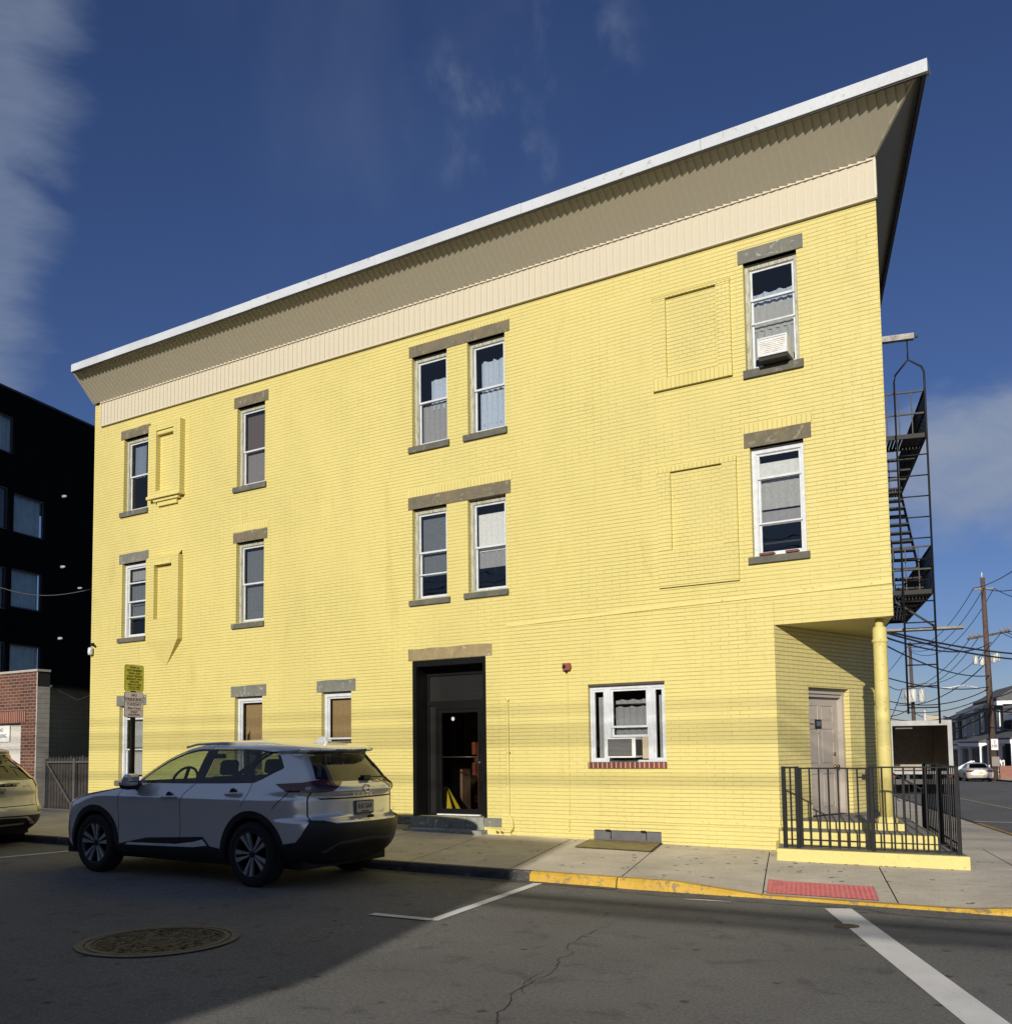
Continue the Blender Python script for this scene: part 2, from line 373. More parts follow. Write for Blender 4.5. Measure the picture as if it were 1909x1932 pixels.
c = m.ramp(m.noise(1.1, 7, .65), [(.3, (.44, .395, .315)), (.7, (.66, .595, .48))])
c = m.mix(1., c, m.ramp(m.noise(120, 3, .7), [(.3, .78), (.7, 1.15)]), 'MULTIPLY')
c = m.mix(1., c, m.ramp(m.noise(5, 7, .75, dist=.7, stretch=(.6, 1.6, 1)), [(.30, .62), (.44, 1.)]), 'MULTIPLY')
c = m.mix(1., c, m.ramp(m.noise(45, 5, .8), [(.3, .8), (.7, 1.2)]), 'MULTIPLY')
m.color(c); m.bump(m.noise(150, 3, .7), .4, .004); M_CON = m.m
M_CONB = plain('joint_dirt', (.035, .03, .025), .95)
M_CURB = stone('kerb_bluestone', (.03, .031, .03), (.075, .072, .065), (.19, .17, .14))
M_YC = MT('yellow_kerb_paint'); m = M_YC; m.set(Roughness=.6)
m.color(m.mix(m.ramp(m.noise(8, 8, .8, dist=1.1), [(.53, 0.), (.60, .85)]), m.ramp(m.noise(3, 5), [(.3, (.44, .265, .022)), (.7, (.56, .35, .04))]), (.16, .13, .09))); m.bump(m.noise(25, 6), .5, .02); M_YC = m.m
M_WP = MT('road_paint'); m = M_WP; m.set(Roughness=.7)
m.color(m.mix(m.ramp(m.noise(16, 8, .8, dist=.5), [(.58, 0.), (.66, .7)]), m.ramp(m.noise(2, 5), [(.3, (.62, .61, .58)), (.7, (.78, .77, .73))]), (.22, .21, .20))); m.bump(m.noise(120, 3), .4, .006); M_WP = m.m

def grid_mesh(name, xs, ys, zf, mat, pf=None):
    b = MB(); V = [[b.av((*( (pf(x, y), y) if pf else (x, y)), zf(pf(x, y) if pf else x, y))) for y in ys] for x in xs]
    for i in range(len(xs)-1):
        for j in range(len(ys)-1): b.f.append([V[i][j], V[i+1][j], V[i+1][j+1], V[i][j+1]]); b.sm.append(False)
    return b.build(name, mat, fix=False)
g = grid_mesh('ground', [-900, -200, -60, -20, -4, 60, 300, 900], [-400, -60, -20, 1.5, 40, 110, 250, 900], lambda x, y: gz(max(x, -60), min(y, 110))-.06, plain('far_ground', (.10, .10, .085), .95))
tag(g, kind='structure')
def rng(a, b, s): n = max(1, round((b-a)/s)); return [a+(b-a)*i/n for i in range(n+1)]
rd = grid_mesh('road', rng(-60, -4, 4)+[60], [-15.5, -10, -3.2], gz, M_ASP); tag(rd, kind='structure')
sr = grid_mesh('side_street', [2.0, 12.6], [-3.2, 0, 1.5]+rng(5, 110, 5), lambda x, y: gz(-1, y)+.004, M_ASP, px_of); tag(sr, kind='structure')
# pavements: slabs between joints that run parallel to the side street
def pavement(name, ns, yj, n_limit=None, gap=.006, base=True):
    b = MB()
    for a, c_ in zip(ns, ns[1:]):
        for y0, y1 in zip(yj, yj[1:]):
            k = max(1, round((y1-y0)/.8)); yy = [y0+gap+(y1-y0-2*gap)*i/k for i in range(k+1)]
            kx = max(1, round((c_-a)/.3)) if a > -4 else 1
            for u, v in zip(yy, yy[1:]):
                for ix in range(kx):
                    na = a+gap+(c_-a-2*gap)*ix/kx; nb = a+gap+(c_-a-2*gap)*(ix+1)/kx; q = []
                    for n_, y_ in ((na, u), (nb, u), (nb, v), (na, v)):
                        x = px_of(n_, y_); q.append((x, y_, sz(x, y_)))
                    b.face(q)
    return tag(b.build(name, M_CON, fix=False), kind='structure')
nl = [(x+1.84)/1.03 for x in (-60, -50, -42, -36, -32, -29, -27, -25.5, -24, -22.5, -21, -19.5, -18, -16.5, -15, -13.5, -12, -10.6, -9.2, -7.85, -6.4, -5.0, -3.48, -2.22)]
pavement('pavement', nl, [-3.11, .05])
# corner slabs
cn = [nl[-1], 0, 1.05, 1.90]
b = MB()
def slab_q(n0, n1, y0, y1):
    if n1-n0 > .5 and y0 < 0:
        k = max(1, round((y1-y0)/.4)); kx = 5
        for i in range(k):
            for j in range(kx):
                ya, yb = y0+.006+(y1-y0-.012)*i/k, y0+.006+(y1-y0-.012)*(i+1)/k; na, nb = n0+.006+(n1-n0-.012)*j/kx, n0+.006+(n1-n0-.012)*(j+1)/kx
                b.face([(px_of(n_, y_), y_, sz(px_of(n_, y_), y_)) for n_, y_ in ((na, ya), (nb, ya), (nb, yb), (na, yb))])
        return
    k = max(1, round((y1-y0)/.8)); yy = [y0+.006+(y1-y0-.012)*i/k for i in range(k+1)]
    for u, v in zip(yy, yy[1:]):
        b.face([(px_of(n_, y_), y_, sz(px_of(n_, y_), y_)) for n_, y_ in ((n0+.006, u), (n1-.006, u), (n1-.006, v), (n0+.006, v))])
slab_q(cn[0], 1.05, -3.11, -.30); slab_q(0, 1.05, -.30, 1.2)
for y0 in rng(1.2, 105, 1.65)[:-1]: slab_q(-.2, 1.90, y0, y0+1.65)
slab_q(1.05, 1.90, -2.4, -.95); slab_q(1.05, 1.90, -.95, 1.2)
b.face([(px_of(n_, y_), y_, sz(px_of(n_, y_), y_)) for n_, y_ in ((1.056, -3.11), (1.35, -3.05), (1.65, -2.85), (1.89, -2.41), (1.056, -2.41))])
tag(b.build('corner_pavement', M_CON, fix=False), kind='structure')
under = grid_mesh('pavement_bed', [px_of(nl[0], 0)]+rng(-44, -4, 4)+[-3, -2, -1, -.2], [-3.11, -2.5, -1.6, -.65, .1], lambda x, y: sz(x, y)-.030, M_CONB)
tag(under, kind='structure')
under = grid_mesh('corner_bed', [-.6, 0, 1.89], [-2.4, -1.6, -.65, .1, 1.5]+rng(5, 105, 10), lambda x, y: sz(x, y)-.031, M_CONB, px_of)
tag(under, kind='structure')
far = grid_mesh('far_pavement', [12.6, 16], [-3.2, 0, 1.5]+rng(5, 110, 5), lambda x, y: gz(-1, y)+.13, M_CON, px_of); tag(far, kind='structure')
# kerbs: line of the outer edge
line = [(-60, -3.25)]+[(x, -3.25) for x in rng(-58, -.2, 1.2)]
cx = [(px_of(n_, y_), y_) for n_, y_ in ((1.15, -3.25), (1.5, -3.18), (1.8, -2.98), (2.0, -2.6), (2.05, -2.0))]
side = [(px_of(2.05, y_), y_) for y_ in [0, 1.5, 3, 5, 7, 9, 12, 15, 20, 30, 40, 60, 80, 105]]
def kerb(name, pts, mat, wdt=.125):
    b = MB(); prev = None
    for i, (x, y) in enumerate(pts):
        a = Vector(pts[max(i-1, 0)]); c_ = Vector(pts[min(i+1, len(pts)-1)]); d = (c_-a).normalized(); nrm_ = Vector((-d.y, d.x))
        xi, yi = x+nrm_.x*wdt, y+nrm_.y*wdt; zt = sz(xi, max(yi, -3.25)); jit = random.uniform(-.006, .006)
        ring = [b.av((x-nrm_.x*.01, y-nrm_.y*.01+jit, gz(x, y)-.05)), b.av((x+nrm_.x*.012, y+nrm_.y*.012+jit, zt-.028)), b.av((x+nrm_.x*.035, y+nrm_.y*.035, zt+.004)), b.av((xi, yi, zt+.004)), b.av((xi, yi, zt-.05))]
        if prev:
            for q in range(4): b.f.append([prev[q], ring[q], ring[q+1], prev[q+1]]); b.sm.append(False)
        prev = ring
    return tag(b.build(name, mat, fix=False), kind='structure')
def dense(pts, s=.15):
    o = []
    for a, c_ in zip(pts, pts[1:]):
        a = Vector(a); c_ = Vector(c_); k = max(1, int((c_-a).length/s)); o += [tuple(a+(c_-a)*i/k) for i in range(k)]
    return o+[pts[-1]]
kerb('kerb', dense([(-60, -3.25), (-13, -3.25)], 1)+dense([(-13, -3.25), (-8.1, -3.25)])[1:], M_CURB)
kerb('kerb', dense([(-8.085, -3.25), (-5.30, -3.25)]), M_CURB)
kerb('painted_kerb', dense([(-5.29, -3.25), (-4.23, -3.25)]), M_YC)
kerb('painted_kerb', dense([(-4.22, -3.25), (.1, -3.25)]+cx+side[:5]), M_YC)
kerb('kerb', side[4:], M_CURB)
kerb('kerb', [(px_of(12.6, y_), y_) for y_ in (105, 60, 30, 10, 0, -3)], M_CURB)
# pale repair strip at the foot of the kerb, as on the road surface
b = MB()
b.face([(x, y, gz(x, y)+.004) for x, y in ((-8, -3.42), (-4.2, -3.40), (-4.2, -3.24), (-8, -3.24))])
tag(b.build('gutter', plain('gutter_cement', (.085, .08, .07), .9, var=.4, scale=9), fix=False), kind='structure')
def ribbon(name, pts, wd, mat, dz=.005):
    b = MB(); L_ = []; 
    for i, p in enumerate(pts):
        a = Vector(pts[max(i-1, 0)]); c_ = Vector(pts[min(i+1, len(pts)-1)]); d = (c_-a).normalized(); q = Vector((-d.y, d.x))
        wi = (wd[i] if isinstance(wd, list) else wd)/2
        L_.append((b.av((p[0]+q.x*wi, p[1]+q.y*wi, gz(*p)+dz)), b.av((p[0]-q.x*wi, p[1]-q.y*wi, gz(*p)+dz))))
    for (a, c_), (d, e) in zip(L_, L_[1:]): b.f.append([a, c_, e, d]); b.sm.append(False)
    return tag(b.build(name, mat, fix=False), kind='structure')
ribbon('parking_line', dense([(-5.12, -3.36), (-4.86, -5.72)], .4), .105, M_WP)
ribbon('parking_line', dense([(-4.885, -5.71), (-5.52, -5.74)], .4), .10, M_WP, .009)
ribbon('parking_line', dense([(-13.1, -5.4), (-12.85, -3.5)], .4), .10, M_WP)
ribbon('parking_line', dense([(-13.9, -5.35), (-13.1, -5.36)], .4), .08, M_WP, .009)
ribbon('crossing_line', dense([(-1.90, -3.52), (-.44, -6.85), (.8, -9.7)], .3), .235, M_WP)
ribbon('worn_paint_mark', [(-3.33, -3.62), (-3.1, -3.60), (-2.88, -3.58)], [.02, .05, .015], M_WP)
ribbon('side_street_line', dense([(px_of(4.3, y), y) for y in (9, 40)], 2), .10, plain('worn_yellow_line', (.38, .33, .18), .8, var=.3), .012)
ribbon('side_street_line', dense([(px_of(4.3, 9.2), 9.2), (px_of(2.3, 9.6), 9.6)], 2), .08, M_WP, .016)
# cracks in the asphalt
M_CRK = plain('crack_dark', (.03, .029, .027), .95)  # flat dark colour of the crack ribbons
def crack(pts, wmax, seed):
    rnd = random.Random(seed); P = [Vector(p) for p in pts]
    for _ in range(4):
        Q = [P[0]]
        for a, c_ in zip(P, P[1:]):
            d = c_-a; mpt = (a+c_)/2+Vector((-d.y, d.x))*rnd.uniform(-.13, .13); Q += [mpt, c_]
        P = Q
    return [tuple(p) for p in P], [max(.002, wmax*rnd.uniform(.25, 1)*min(1, i/6, (len(P)-1-i)/3+.2)) for i in range(len(P))]
for i, (pts, wm) in enumerate([([(-3.46, -5.0), (-3.19, -6.3), (-3.05, -7.11), (-2.75, -8.1), (-2.6, -8.6)], .009), ([(-3.12, -6.85), (-3.02, -7.3), (-2.93, -7.45)], .007),
                               ([(-2.75, -8.1), (-2.5, -8.0), (-2.2, -8.25)], .010)]):
    p_, w_ = crack(pts, wm, i+3); ribbon('road_crack', p_, w_, M_CRK, .004)
p_, w_ = crack([(-4.6, -3.42), (-3.2, -3.5), (-1.6, -3.47), (-.2, -3.5)], .03, 9); ribbon('road_crack', p_, w_, plain('gutter_crumble', (.10, .095, .08), .95, var=.4, scale=14), .006)
# small drain lid in the road and flattened litter
M_CAST = MT('cast_iron'); m = M_CAST; m.set(Roughness=.55, Metallic=.35)
m.color(m.ramp(m.noise(14, 6, .7), [(.3, (.020, .018, .016)), (.7, (.055, .048, .038))])); m.bump(m.noise(60, 3), .4, .01); M_CAST = m.m
M_CASTR = MT('cast_iron_rim'); m = M_CASTR; m.set(Roughness=.6, Metallic=.2)
m.color(m.ramp(m.noise(7, 6, .7), [(.3, (.085, .077, .064)), (.7, (.15, .138, .115))])); m.bump(m.noise(50, 3), .3, .006); M_CASTR = m.m
def disc(b, cx_, cy_, r0, r1, z, n=72, z1=None):
    for k in range(n):
        a, c_ = 2*math.pi*k/n, 2*math.pi*(k+1)/n; z1_ = z if z1 is None else z1
        q = [(cx_+r1*math.cos(a), cy_+r1*math.sin(a), z1_), (cx_+r1*math.cos(c_), cy_+r1*math.sin(c_), z1_)]
        q += [(cx_+r0*math.cos(c_), cy_+r0*math.sin(c_), z), (cx_+r0*math.cos(a), cy_+r0*math.sin(a), z)] if r0 else [(cx_, cy_, z)]
        b.face(q)
mh = empty('manhole_cover', (-6.27, -7.46, gz(-6.27, -7.4)), 'round cast iron manhole cover with pale rim in the shaded road', 'manhole cover')
b = MB(); disc(b, 0, 0, .555, .615, .010); disc(b, 0, 0, .50, .54, .010); disc(b, 0, 0, .54, .555, .002); b.build('rim', M_CASTR, mh, fix=False)
b = MB(); disc(b, 0, 0, 0, .50, .004)
rnd = random.Random(3)
i = 0
while i < 420:                                              # raised pads of the lid
    x, y = rnd.uniform(-.49, .49), rnd.uniform(-.49, .49); r_ = math.hypot(x, y)
    if r_ > .475 or r_ < .19: continue
    i += 1; a = rnd.uniform(0, 3.14); s_ = rnd.uniform(.006, .014); b.M = Matrix.Translation((x, y, 0)) @ Matrix.Rotation(a, 4, 'Z'); b.box(-s_*1.6, s_*1.6, -s_, s_, .003, .0065)
b.M = None; disc(b, 0, 0, .150, .165, .0085); b.build('lid', M_CAST, mh, fix=False)
b = MB(); disc(b, 0, 0, .085, .097, .009)
for k in range(4): b.box(-.05+k*.028, -.05+k*.028+.011, -.05, .05, .0045, .009)
b.build('raised_letters', M_CASTR, mh, fix=False)
sm = empty('valve_cover', (-1.66, -4.35, gz(-1, 0)), 'small worn round iron lid beside the white crossing line', 'valve cover')
b = MB(); disc(b, 0, 0, .075, .10, .007); b.build('rim', M_CAST, sm, fix=False)
b = MB(); disc(b, 0, 0, 0, .072, .006); b.build('lid', M_CAST, sm, fix=False)
# red tactile paving
M_RED = MT('red_tactile'); m = M_RED; m.set(Roughness=.65)
m.color(m.ramp(m.noise(6, 6, .7), [(.3, (.56, .125, .125)), (.7, (.70, .21, .21))])); M_RED = m.m
b = MB(); xr0, xr1 = -2.68, -1.62
for j in range(6):
    for i in range(5):
        y0 = -3.07+j*.115; y1 = y0+.115
        def q(f, y): x = xr0+(xr1-xr0)*f-.24*(y+3.07); return (x, y, sz(x, y)+.010)
        b.face([q(i/5, y0), q((i+1)/5, y0), q((i+1)/5, y1), q(i/5, y1)])
tp = b.build('tactile_paving', M_RED, fix=False); tag(tp, 'pinkish red tactile paving panel beside the yellow kerb ramp', 'tactile paving')
b = MB()
for j in range(14):
    for i in range(22):
        y = -3.045+j*.048; x = xr0+.03+i*.0476-.24*(y+3.07); z = sz(x, y)+.010
        b.lathe([(.012, 0), (.009, .0028)], (x, y, z), n=6, smooth=False)
b.build('domes', M_RED, tp)
# cellar hatch plate in the pavement
def hz(x, y): return sz(x, y)+.010
b = MB()
for (x0, x1) in ((-6.10, -5.56), (-5.555, -5.02)):
    yy = [-.02, -.35, -.7, -.99]
    for u, v in zip(yy, yy[1:]): b.face([(x0-.25*u, u, hz(x0, u)), (x0-.25*v, v, hz(x0, v)), (x1-.25*v, v, hz(x1, v)), (x1-.25*u, u, hz(x1, u))])
M_PLT = plain('rusty_olive_plate', (.20, .165, .075), .6, .1, var=.35, scale=5, bump=.1)
hp = b.build('cellar_hatch', M_PLT, fix=False); tag(hp, 'olive metal cellar hatch plate set in the pavement by the wall', 'cellar hatch')
b = MB(); 
for x0, x1 in ((-6.115, -6.10), (-5.02, -4.985)):
    b.face([(x0+.005, -.02, hz(x0, 0)+.002), (x0+.25, -.99, hz(x0, -.99)+.002), (x1+.25, -.99, hz(x1, -.99)+.002), (x1+.005, -.02, hz(x1, 0)+.002)])
b.face([(x+.0, y, hz(x, y)+.002) for x, y in ((-5.865, -.99), (-5.86, -1.015), (-4.73, -1.015), (-4.74, -.99))])
b.build('frame', M_IRON, hp, fix=False)
b = MB(); rnd = random.Random(11)
for k in range(420):
    x = rnd.uniform(-13, .2); y = -3.27-abs(rnd.gauss(0, .13)); r_ = rnd.uniform(.004, .016); a0 = rnd.uniform(0, 6)
    b.face([(x+r_*math.cos(a0+a)*1.5, y+r_*math.sin(a0+a), gz(x, y)+.007) for a in (0, 1.4, 2.9, 4.4)])
tag(b.build('gutter_grit', plain('grit_brown', (.16, .12, .075), .95, var=.6, scale=30), fix=False), kind='structure')
b = MB()
for k in range(70):
    x = rnd.uniform(-8.5, .0); y = rnd.choice((-.05-abs(rnd.gauss(0, .10)), rnd.uniform(-3, 0))); y = min(y, -.04 if x < -3.2 else -1.06); r_ = rnd.uniform(.006, .02); a0 = rnd.uniform(0, 6); z = sz(x, y)+.006
    b.face([(x+r_*math.cos(a0+a)*1.7, y+r_*math.sin(a0+a), z+.004*(a > 2)) for a in (0, 1.2, 2.9, 4.4)])
tag(b.build('pavement_litter', plain('dry_leaf_brown', (.17, .10, .05), .9, var=.5, scale=30), fix=False), kind='structure')
b = MB(); rnd = random.Random(5)
for k in range(150):
    x, y = rnd.uniform(-8.5, -.3), rnd.uniform(-3.0, -.15); r_ = rnd.uniform(.006, .026)
    b.face([(x+r_*1.6*math.cos(a)*rnd.uniform(.7, 1), y+r_*math.sin(a)*rnd.uniform(.7, 1), sz(x, y)+.003) for a in [i*.785 for i in range(8)]])
tag(b.build('pavement_stains', plain('gum_spots', (.07, .06, .05), .9), fix=False), kind='structure')

# ------------------------------------------------------------------ the yellow corner building
YB = empty('yellow_corner_building', (-9, 0, 0), 'three storey painted yellow brick corner building with flared white edged roof', 'building')
YB.location = (0, 0, 0)
def text_mesh(name, s, size, mat, parent, M, extrude=.002, align='CENTER', sx=1., spacing=1.):
    cu = bpy.data.curves.new('t', 'FONT'); cu.body = s; cu.size = size; cu.align_x = align; cu.align_y = 'CENTER'; cu.extrude = extrude; cu.space_character = spacing
    cu.resolution_u = 3
    to = bpy.data.objects.new('t', cu); C.objects.link(to)
    dg = bpy.context.evaluated_depsgraph_get(); me = bpy.data.meshes.new_from_object(to.evaluated_get(dg)); bpy.data.objects.remove(to)
    me.transform(M @ Matrix.Diagonal((sx, 1, 1, 1))); me.materials.clear(); me.materials.append(mat)
    return link(name, me, parent)
def facing(p, right, upv=(0, 0, 1)):                       # matrix for flat lettering: x along right, y up
    r_ = Vector(right).normalized(); u_ = Vector(upv).normalized(); n_ = r_.cross(u_); m_ = Matrix((r_, u_, n_)).transposed().to_4x4(); m_.translation = Vector(p); return m_
OPEN = {  # x0, x1, z0, z1
 '3L': (-16.86, -16.09, 6.56, 8.12), '2L': (-16.86, -16.11, 3.90, 5.455), '3M': (-13.49, -12.75, 6.57, 8.12), '2M': (-13.49, -12.76, 3.935, 5.48),
 '3Pa': (-9.305, -8.585, 6.605, 8.15), '3Pb': (-8.18, -7.465, 6.61, 8.15), '2Pa': (-9.315, -8.615, 3.99, 5.525), '2Pb': (-8.20, -7.48, 4.01, 5.53),
 '3R': (-3.60, -2.87, 6.65, 8.17), '2R': (-3.585, -2.865, 4.05, 5.56), '1a': (-16.88, -16.13, .95, 2.475), '1b': (-13.50, -12.78, 1.0, 2.53), '1c': (-11.33, -10.65, 1.0, 2.53)}
HOLES = list(OPEN.values())+[(-9.32, -7.89, .42, 2.965)]
HB = [(-6.10, -4.90, 1.28, 2.43), (-6.05, -5.0, -.2, .30)]
def wall_cells(b, x0, x1, z0, z1, holes, y=0., depth=.13, skip=None):
    xs = sorted({x0, x1}|{v for h in holes for v in h[:2] if x0 < v < x1}); zs = sorted({z0, z1}|{v for h in holes for v in h[2:] if z0 < v < z1})
    for a, c_ in zip(xs, xs[1:]):
        for d, e in zip(zs, zs[1:]):
            mx, mz = (a+c_)/2, (d+e)/2
            if any(h[0] < mx < h[1] and h[2] < mz < h[3] for h in holes): continue
            b.face([(a, y, d), (c_, y, d), (c_, y, e), (a, y, e)])
    for h in holes:
        if not (x0 <= h[0] and h[1] <= x1): continue
        a, c_, d, e = h; D = y+depth
        d2 = max(d, z0)
        b.face([(a, y, d2), (a, y, e), (a, D, e), (a, D, d2)]); b.face([(c_, y, d2), (c_, D, d2), (c_, D, e), (c_, y, e)])
        b.face([(a, y, e), (c_, y, e), (c_, D, e), (a, D, e)])
        if d > z0: b.face([(a, y, d), (a, D, d), (c_, D, d), (c_, y, d)])
ZF = 9.10
b = MB()
wall_cells(b, -17.86, -1.84, 3.40, ZF, [h for h in HOLES if h[2] > 3.4])
wall_cells(b, -17.86, -7.62, -.15, 3.40, [h for h in HOLES if h[2] < 3.4])
wall_cells(b, -3.33, -1.84, 3.10, 3.40, [])
b.build('wall', M_YB, YB, fix=False)
M_YB2 = brick('yellow_infill_brick', (.62, .535, .195), (.59, .505, .174), (.29, .235, .06), .247, .0563, .005, .68, .0075, .004, .08, True)
b = MB(); wall_cells(b, -7.62, -3.33, -.15, 3.40, HB, -.007, .12)
b.face([(-7.62, 0, -.15), (-7.62, -.007, -.15), (-7.62, -.007, 3.4), (-7.62, 0, 3.4)])
b.build('infill_wall', M_YB2, YB, fix=False)
b = MB(); pts = [(-7.5, 3.40), (-6.2, 3.43), (-4.6, 3.47), (-1.84, 3.515)]
for (a, za), (c_, zc) in zip(pts, pts[1:]): b.prism([(a, 0, za-.012), (a, -.016, za-.004), (a, -.004, za+.05), (a, 0, za+.05)], 0, (c_-a, 0, zc-za))
b.build('wall_seam', M_YP, YB)
b = MB(); b.prism([(-7.6, -.006, .44), (-7.6, -.02, .455), (-7.6, -.018, .485), (-7.6, -.006, .50)], 0, (4.26, 0, -.03)); b.build('wall_seam', M_YP, YB)
# other walls of the building, and the flat roof
def sp(n, t, z): p = side_pt(n, t, z); return tuple(p)
DEP = 14.
b = MB()
b.face([sp(0, 2.52, -.5), sp(0, DEP, -.8), sp(0, DEP, 9.1), sp(0, 2.52, 9.1)]); b.face([sp(0, 0, 3.1), sp(0, 2.52, 3.1), sp(0, 2.52, 9.1), (-1.84, 0, 9.1)])
bx_, by_ = sp(0, DEP, 0)[:2]
lx_ = -17.86-.24*by_
b.face([(bx_, by_, -.8), (lx_, by_, -.8), (lx_, by_, 9.1), (bx_, by_, 9.1)]); b.face([(lx_, by_, -.8), (-17.86, 0, -.15), (-17.86, 0, 9.1), (lx_, by_, 9.1)])
b.build('side_wall', M_YB, YB, fix=False)
b = MB(); b.slab([(-17.62, -.70), (-1.16, -.70), sp(.5, DEP, 0)[:2], (lx_, by_)], 9.575, 9.61); b.build('roof', plain('roof_felt', (.12, .12, .12), .9), YB)
# chamfered corner wall with its door
A0 = Vector((-3.33, 0, 0)); DR = Vector((.3206, .947, 0)).normalized(); IN = Vector((-DR.y, DR.x, 0))
CH = Matrix(((DR.x, IN.x, 0, A0.x), (DR.y, IN.y, 0, A0.y), (0, 0, 1, 0), (0, 0, 0, 1)))     # local (s, depth, z)
M_YB3 = brick('sunlit_corner_brick', (.64, .56, .225), (.60, .52, .20), (.26, .21, .06), .235, .0563, .0055, .85, .010, .003, .06, True, (.80, .72, .40))  # wall paint lightened; sunlit upright joints put into the colour
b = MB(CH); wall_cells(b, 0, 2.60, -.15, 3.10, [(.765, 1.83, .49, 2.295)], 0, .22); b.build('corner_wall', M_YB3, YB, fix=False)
b = MB(); b.face([(-3.33, 0, 3.10), (-1.84, 0, 3.10), sp(0, 2.6, 3.1), tuple(A0+DR*2.6+Vector((0, 0, 3.1)))]); b.build('recess_ceiling', M_YP, YB, fix=False)
b = MB(); b.lathe([(.084, .5), (.087, 1.6), (.085, 2.77), (.087, 2.785), (.097, 2.795), (.102, 2.81), (.097, 2.827), (.089, 2.835), (.086, 2.84), (.086, 2.965), (.075, 2.99), (.05, 3.0), (.05, 3.10)], (-2.045, .20, 0), n=32)
b.lathe([(.125, .505), (.125, .545), (.098, .575), (.088, .58)], (-2.045, .20, 0), n=8, smooth=False); b.build('column', M_YP, YB)
# corner door
cdr = MB(CH); cdr.box(.815, .835, .10, .20, .49, 2.20); cdr.box(.766, 1.829, .075, .18, 2.215, 2.294); cdr.box(.766, .81, .085, .20, .49, 2.215); cdr.box(1.76, 1.829, .085, .20, .49, 2.215)
cdr.box(.81, 1.76, .10, .20, 2.17, 2.215); cdr.build('door_frame', M_DOOR, YB, bevel=.004)
d = MB(CH)
S0, S1, Z0, Z1, Y0 = .835, 1.762, .50, 2.172, .155
PAN = [(.10, .40, 1.83, 2.05), (.485, .785, 1.83, 2.05), (.10, .40, 1.22, 1.72), (.485, .785, 1.22, 1.72), (.10, .40, .60, 1.08), (.485, .785, .60, 1.08)]
hol = [(S0+a, S0+c_, z0, z1) for a, c_, z0, z1 in PAN]
wall_cells(d, S0, S1, Z0, Z1, hol, Y0, .014)
for a, c_, z0, z1 in hol:
    i_ = .03
    d.face([(a+i_, Y0+.004, z0+i_), (c_-i_, Y0+.004, z0+i_), (c_-i_, Y0+.004, z1-i_), (a+i_, Y0+.004, z1-i_)])
    for q in (((a, z0), (c_, z0), (c_-i_, z0+i_), (a+i_, z0+i_)), ((c_, z0), (c_, z1), (c_-i_, z1-i_), (c_-i_, z0+i_)), ((c_, z1), (a, z1), (a+i_, z1-i_), (c_-i_, z1-i_)), ((a, z1), (a, z0), (a+i_, z0+i_), (a+i_, z1-i_))):
        d.face([(q[0][0], Y0+.014, q[0][1]), (q[1][0], Y0+.014, q[1][1]), (q[2][0], Y0+.004, q[2][1]), (q[3][0], Y0+.004, q[3][1])])
dd_ = d.build('door', M_DOOR, YB, fix=False); tag(dd_, 'taupe six panel door with a black number plate')
M_BRASS = plain('dark_brass', (.20, .13, .06), .35, .8)
k = MB(CH); k.lathe([(.028, Y0), (.028, Y0-.012), (.014, Y0-.02)], (S0+.80, 0, 1.36), 'y', 14); k.build('lock', M_BRASS, dd_)
k = MB(CH); k.lathe([(.026, Y0), (.026, Y0-.012), (.012, Y0-.02), (.012, Y0-.035), (.027, Y0-.045), (.030, Y0-.062), (.018, Y0-.075)], (S0+.80, 0, 1.18), 'y', 16); k.build('door_knob', M_BRASS, dd_)
k = MB(CH); k.box(S0+.31, S0+.47, Y0-.012, Y0-.001, 1.725, 1.855); pl_ = k.build('number_plate', plain('plate_black', (.012, .013, .018), .3), dd_)
P_ = CH @ Vector((S0+.395, Y0-.0135, 1.79)); text_mesh('number', '101', .105, plain('number_grey', (.22, .24, .27), .5), dd_, facing(P_, DR, (0, 0, 1)), .001, sx=.8)
k = MB(CH); k.box(S0+.09, S0+.29, Y0-.004, Y0-.001, 1.783, 1.797); k.prism([(S0+.05, Y0-.004, 1.79), (S0+.10, Y0-.004, 1.823), (S0+.10, Y0-.004, 1.757)], 0, (0, .003, 0)); k.build('arrow', M_BLK, dd_)
k = MB(CH); k.lathe([(.010, Y0), (.010, Y0-.006)], (S0+.40, 0, 1.655), 'y', 10); k.build('peephole', M_BRASS, dd_)
k = MB(CH); k.box(.84, 1.75, .06, .155, .492, .51); k.build('threshold', M_IRON, YB)
# ---- roof edge: cream fascia, flared soffit, white coping
def saw_strip(name, mat, A, B_, Ai, Bi, pitch, amp, nrm_, parent):
    """ribbed sheet between lower edge A->B and upper edge Ai->Bi, saw-tooth panels lapped like siding"""
    A, B_, Ai, Bi = map(Vector, (A, B_, Ai, Bi)); nrm_ = Vector(nrm_).normalized(); n_ = int(round((B_-A).length/pitch)); b = MB()
    for i in range(n_):
        f0, f1 = i/n_, (i+1)/n_
        a0, a1, c0, c1 = A.lerp(B_, f0), A.lerp(B_, f1), Ai.lerp(Bi, f0), Ai.lerp(Bi, f1)
        lo, hi = nrm_*0, nrm_*amp
        b.face([a0+lo, a1+hi, c1+hi, c0+lo]); b.face([a1+hi, a1+lo, c1+lo, c1+hi])
    return b.build(name, mat, parent, fix=False)
saw_strip('fascia', M_FAS, (-17.60, -.03, 8.555), (-1.835, -.03, 8.555), (-17.60, -.03, 9.055), (-1.835, -.03, 9.055), .112, .016, (0, -1, 0), YB)
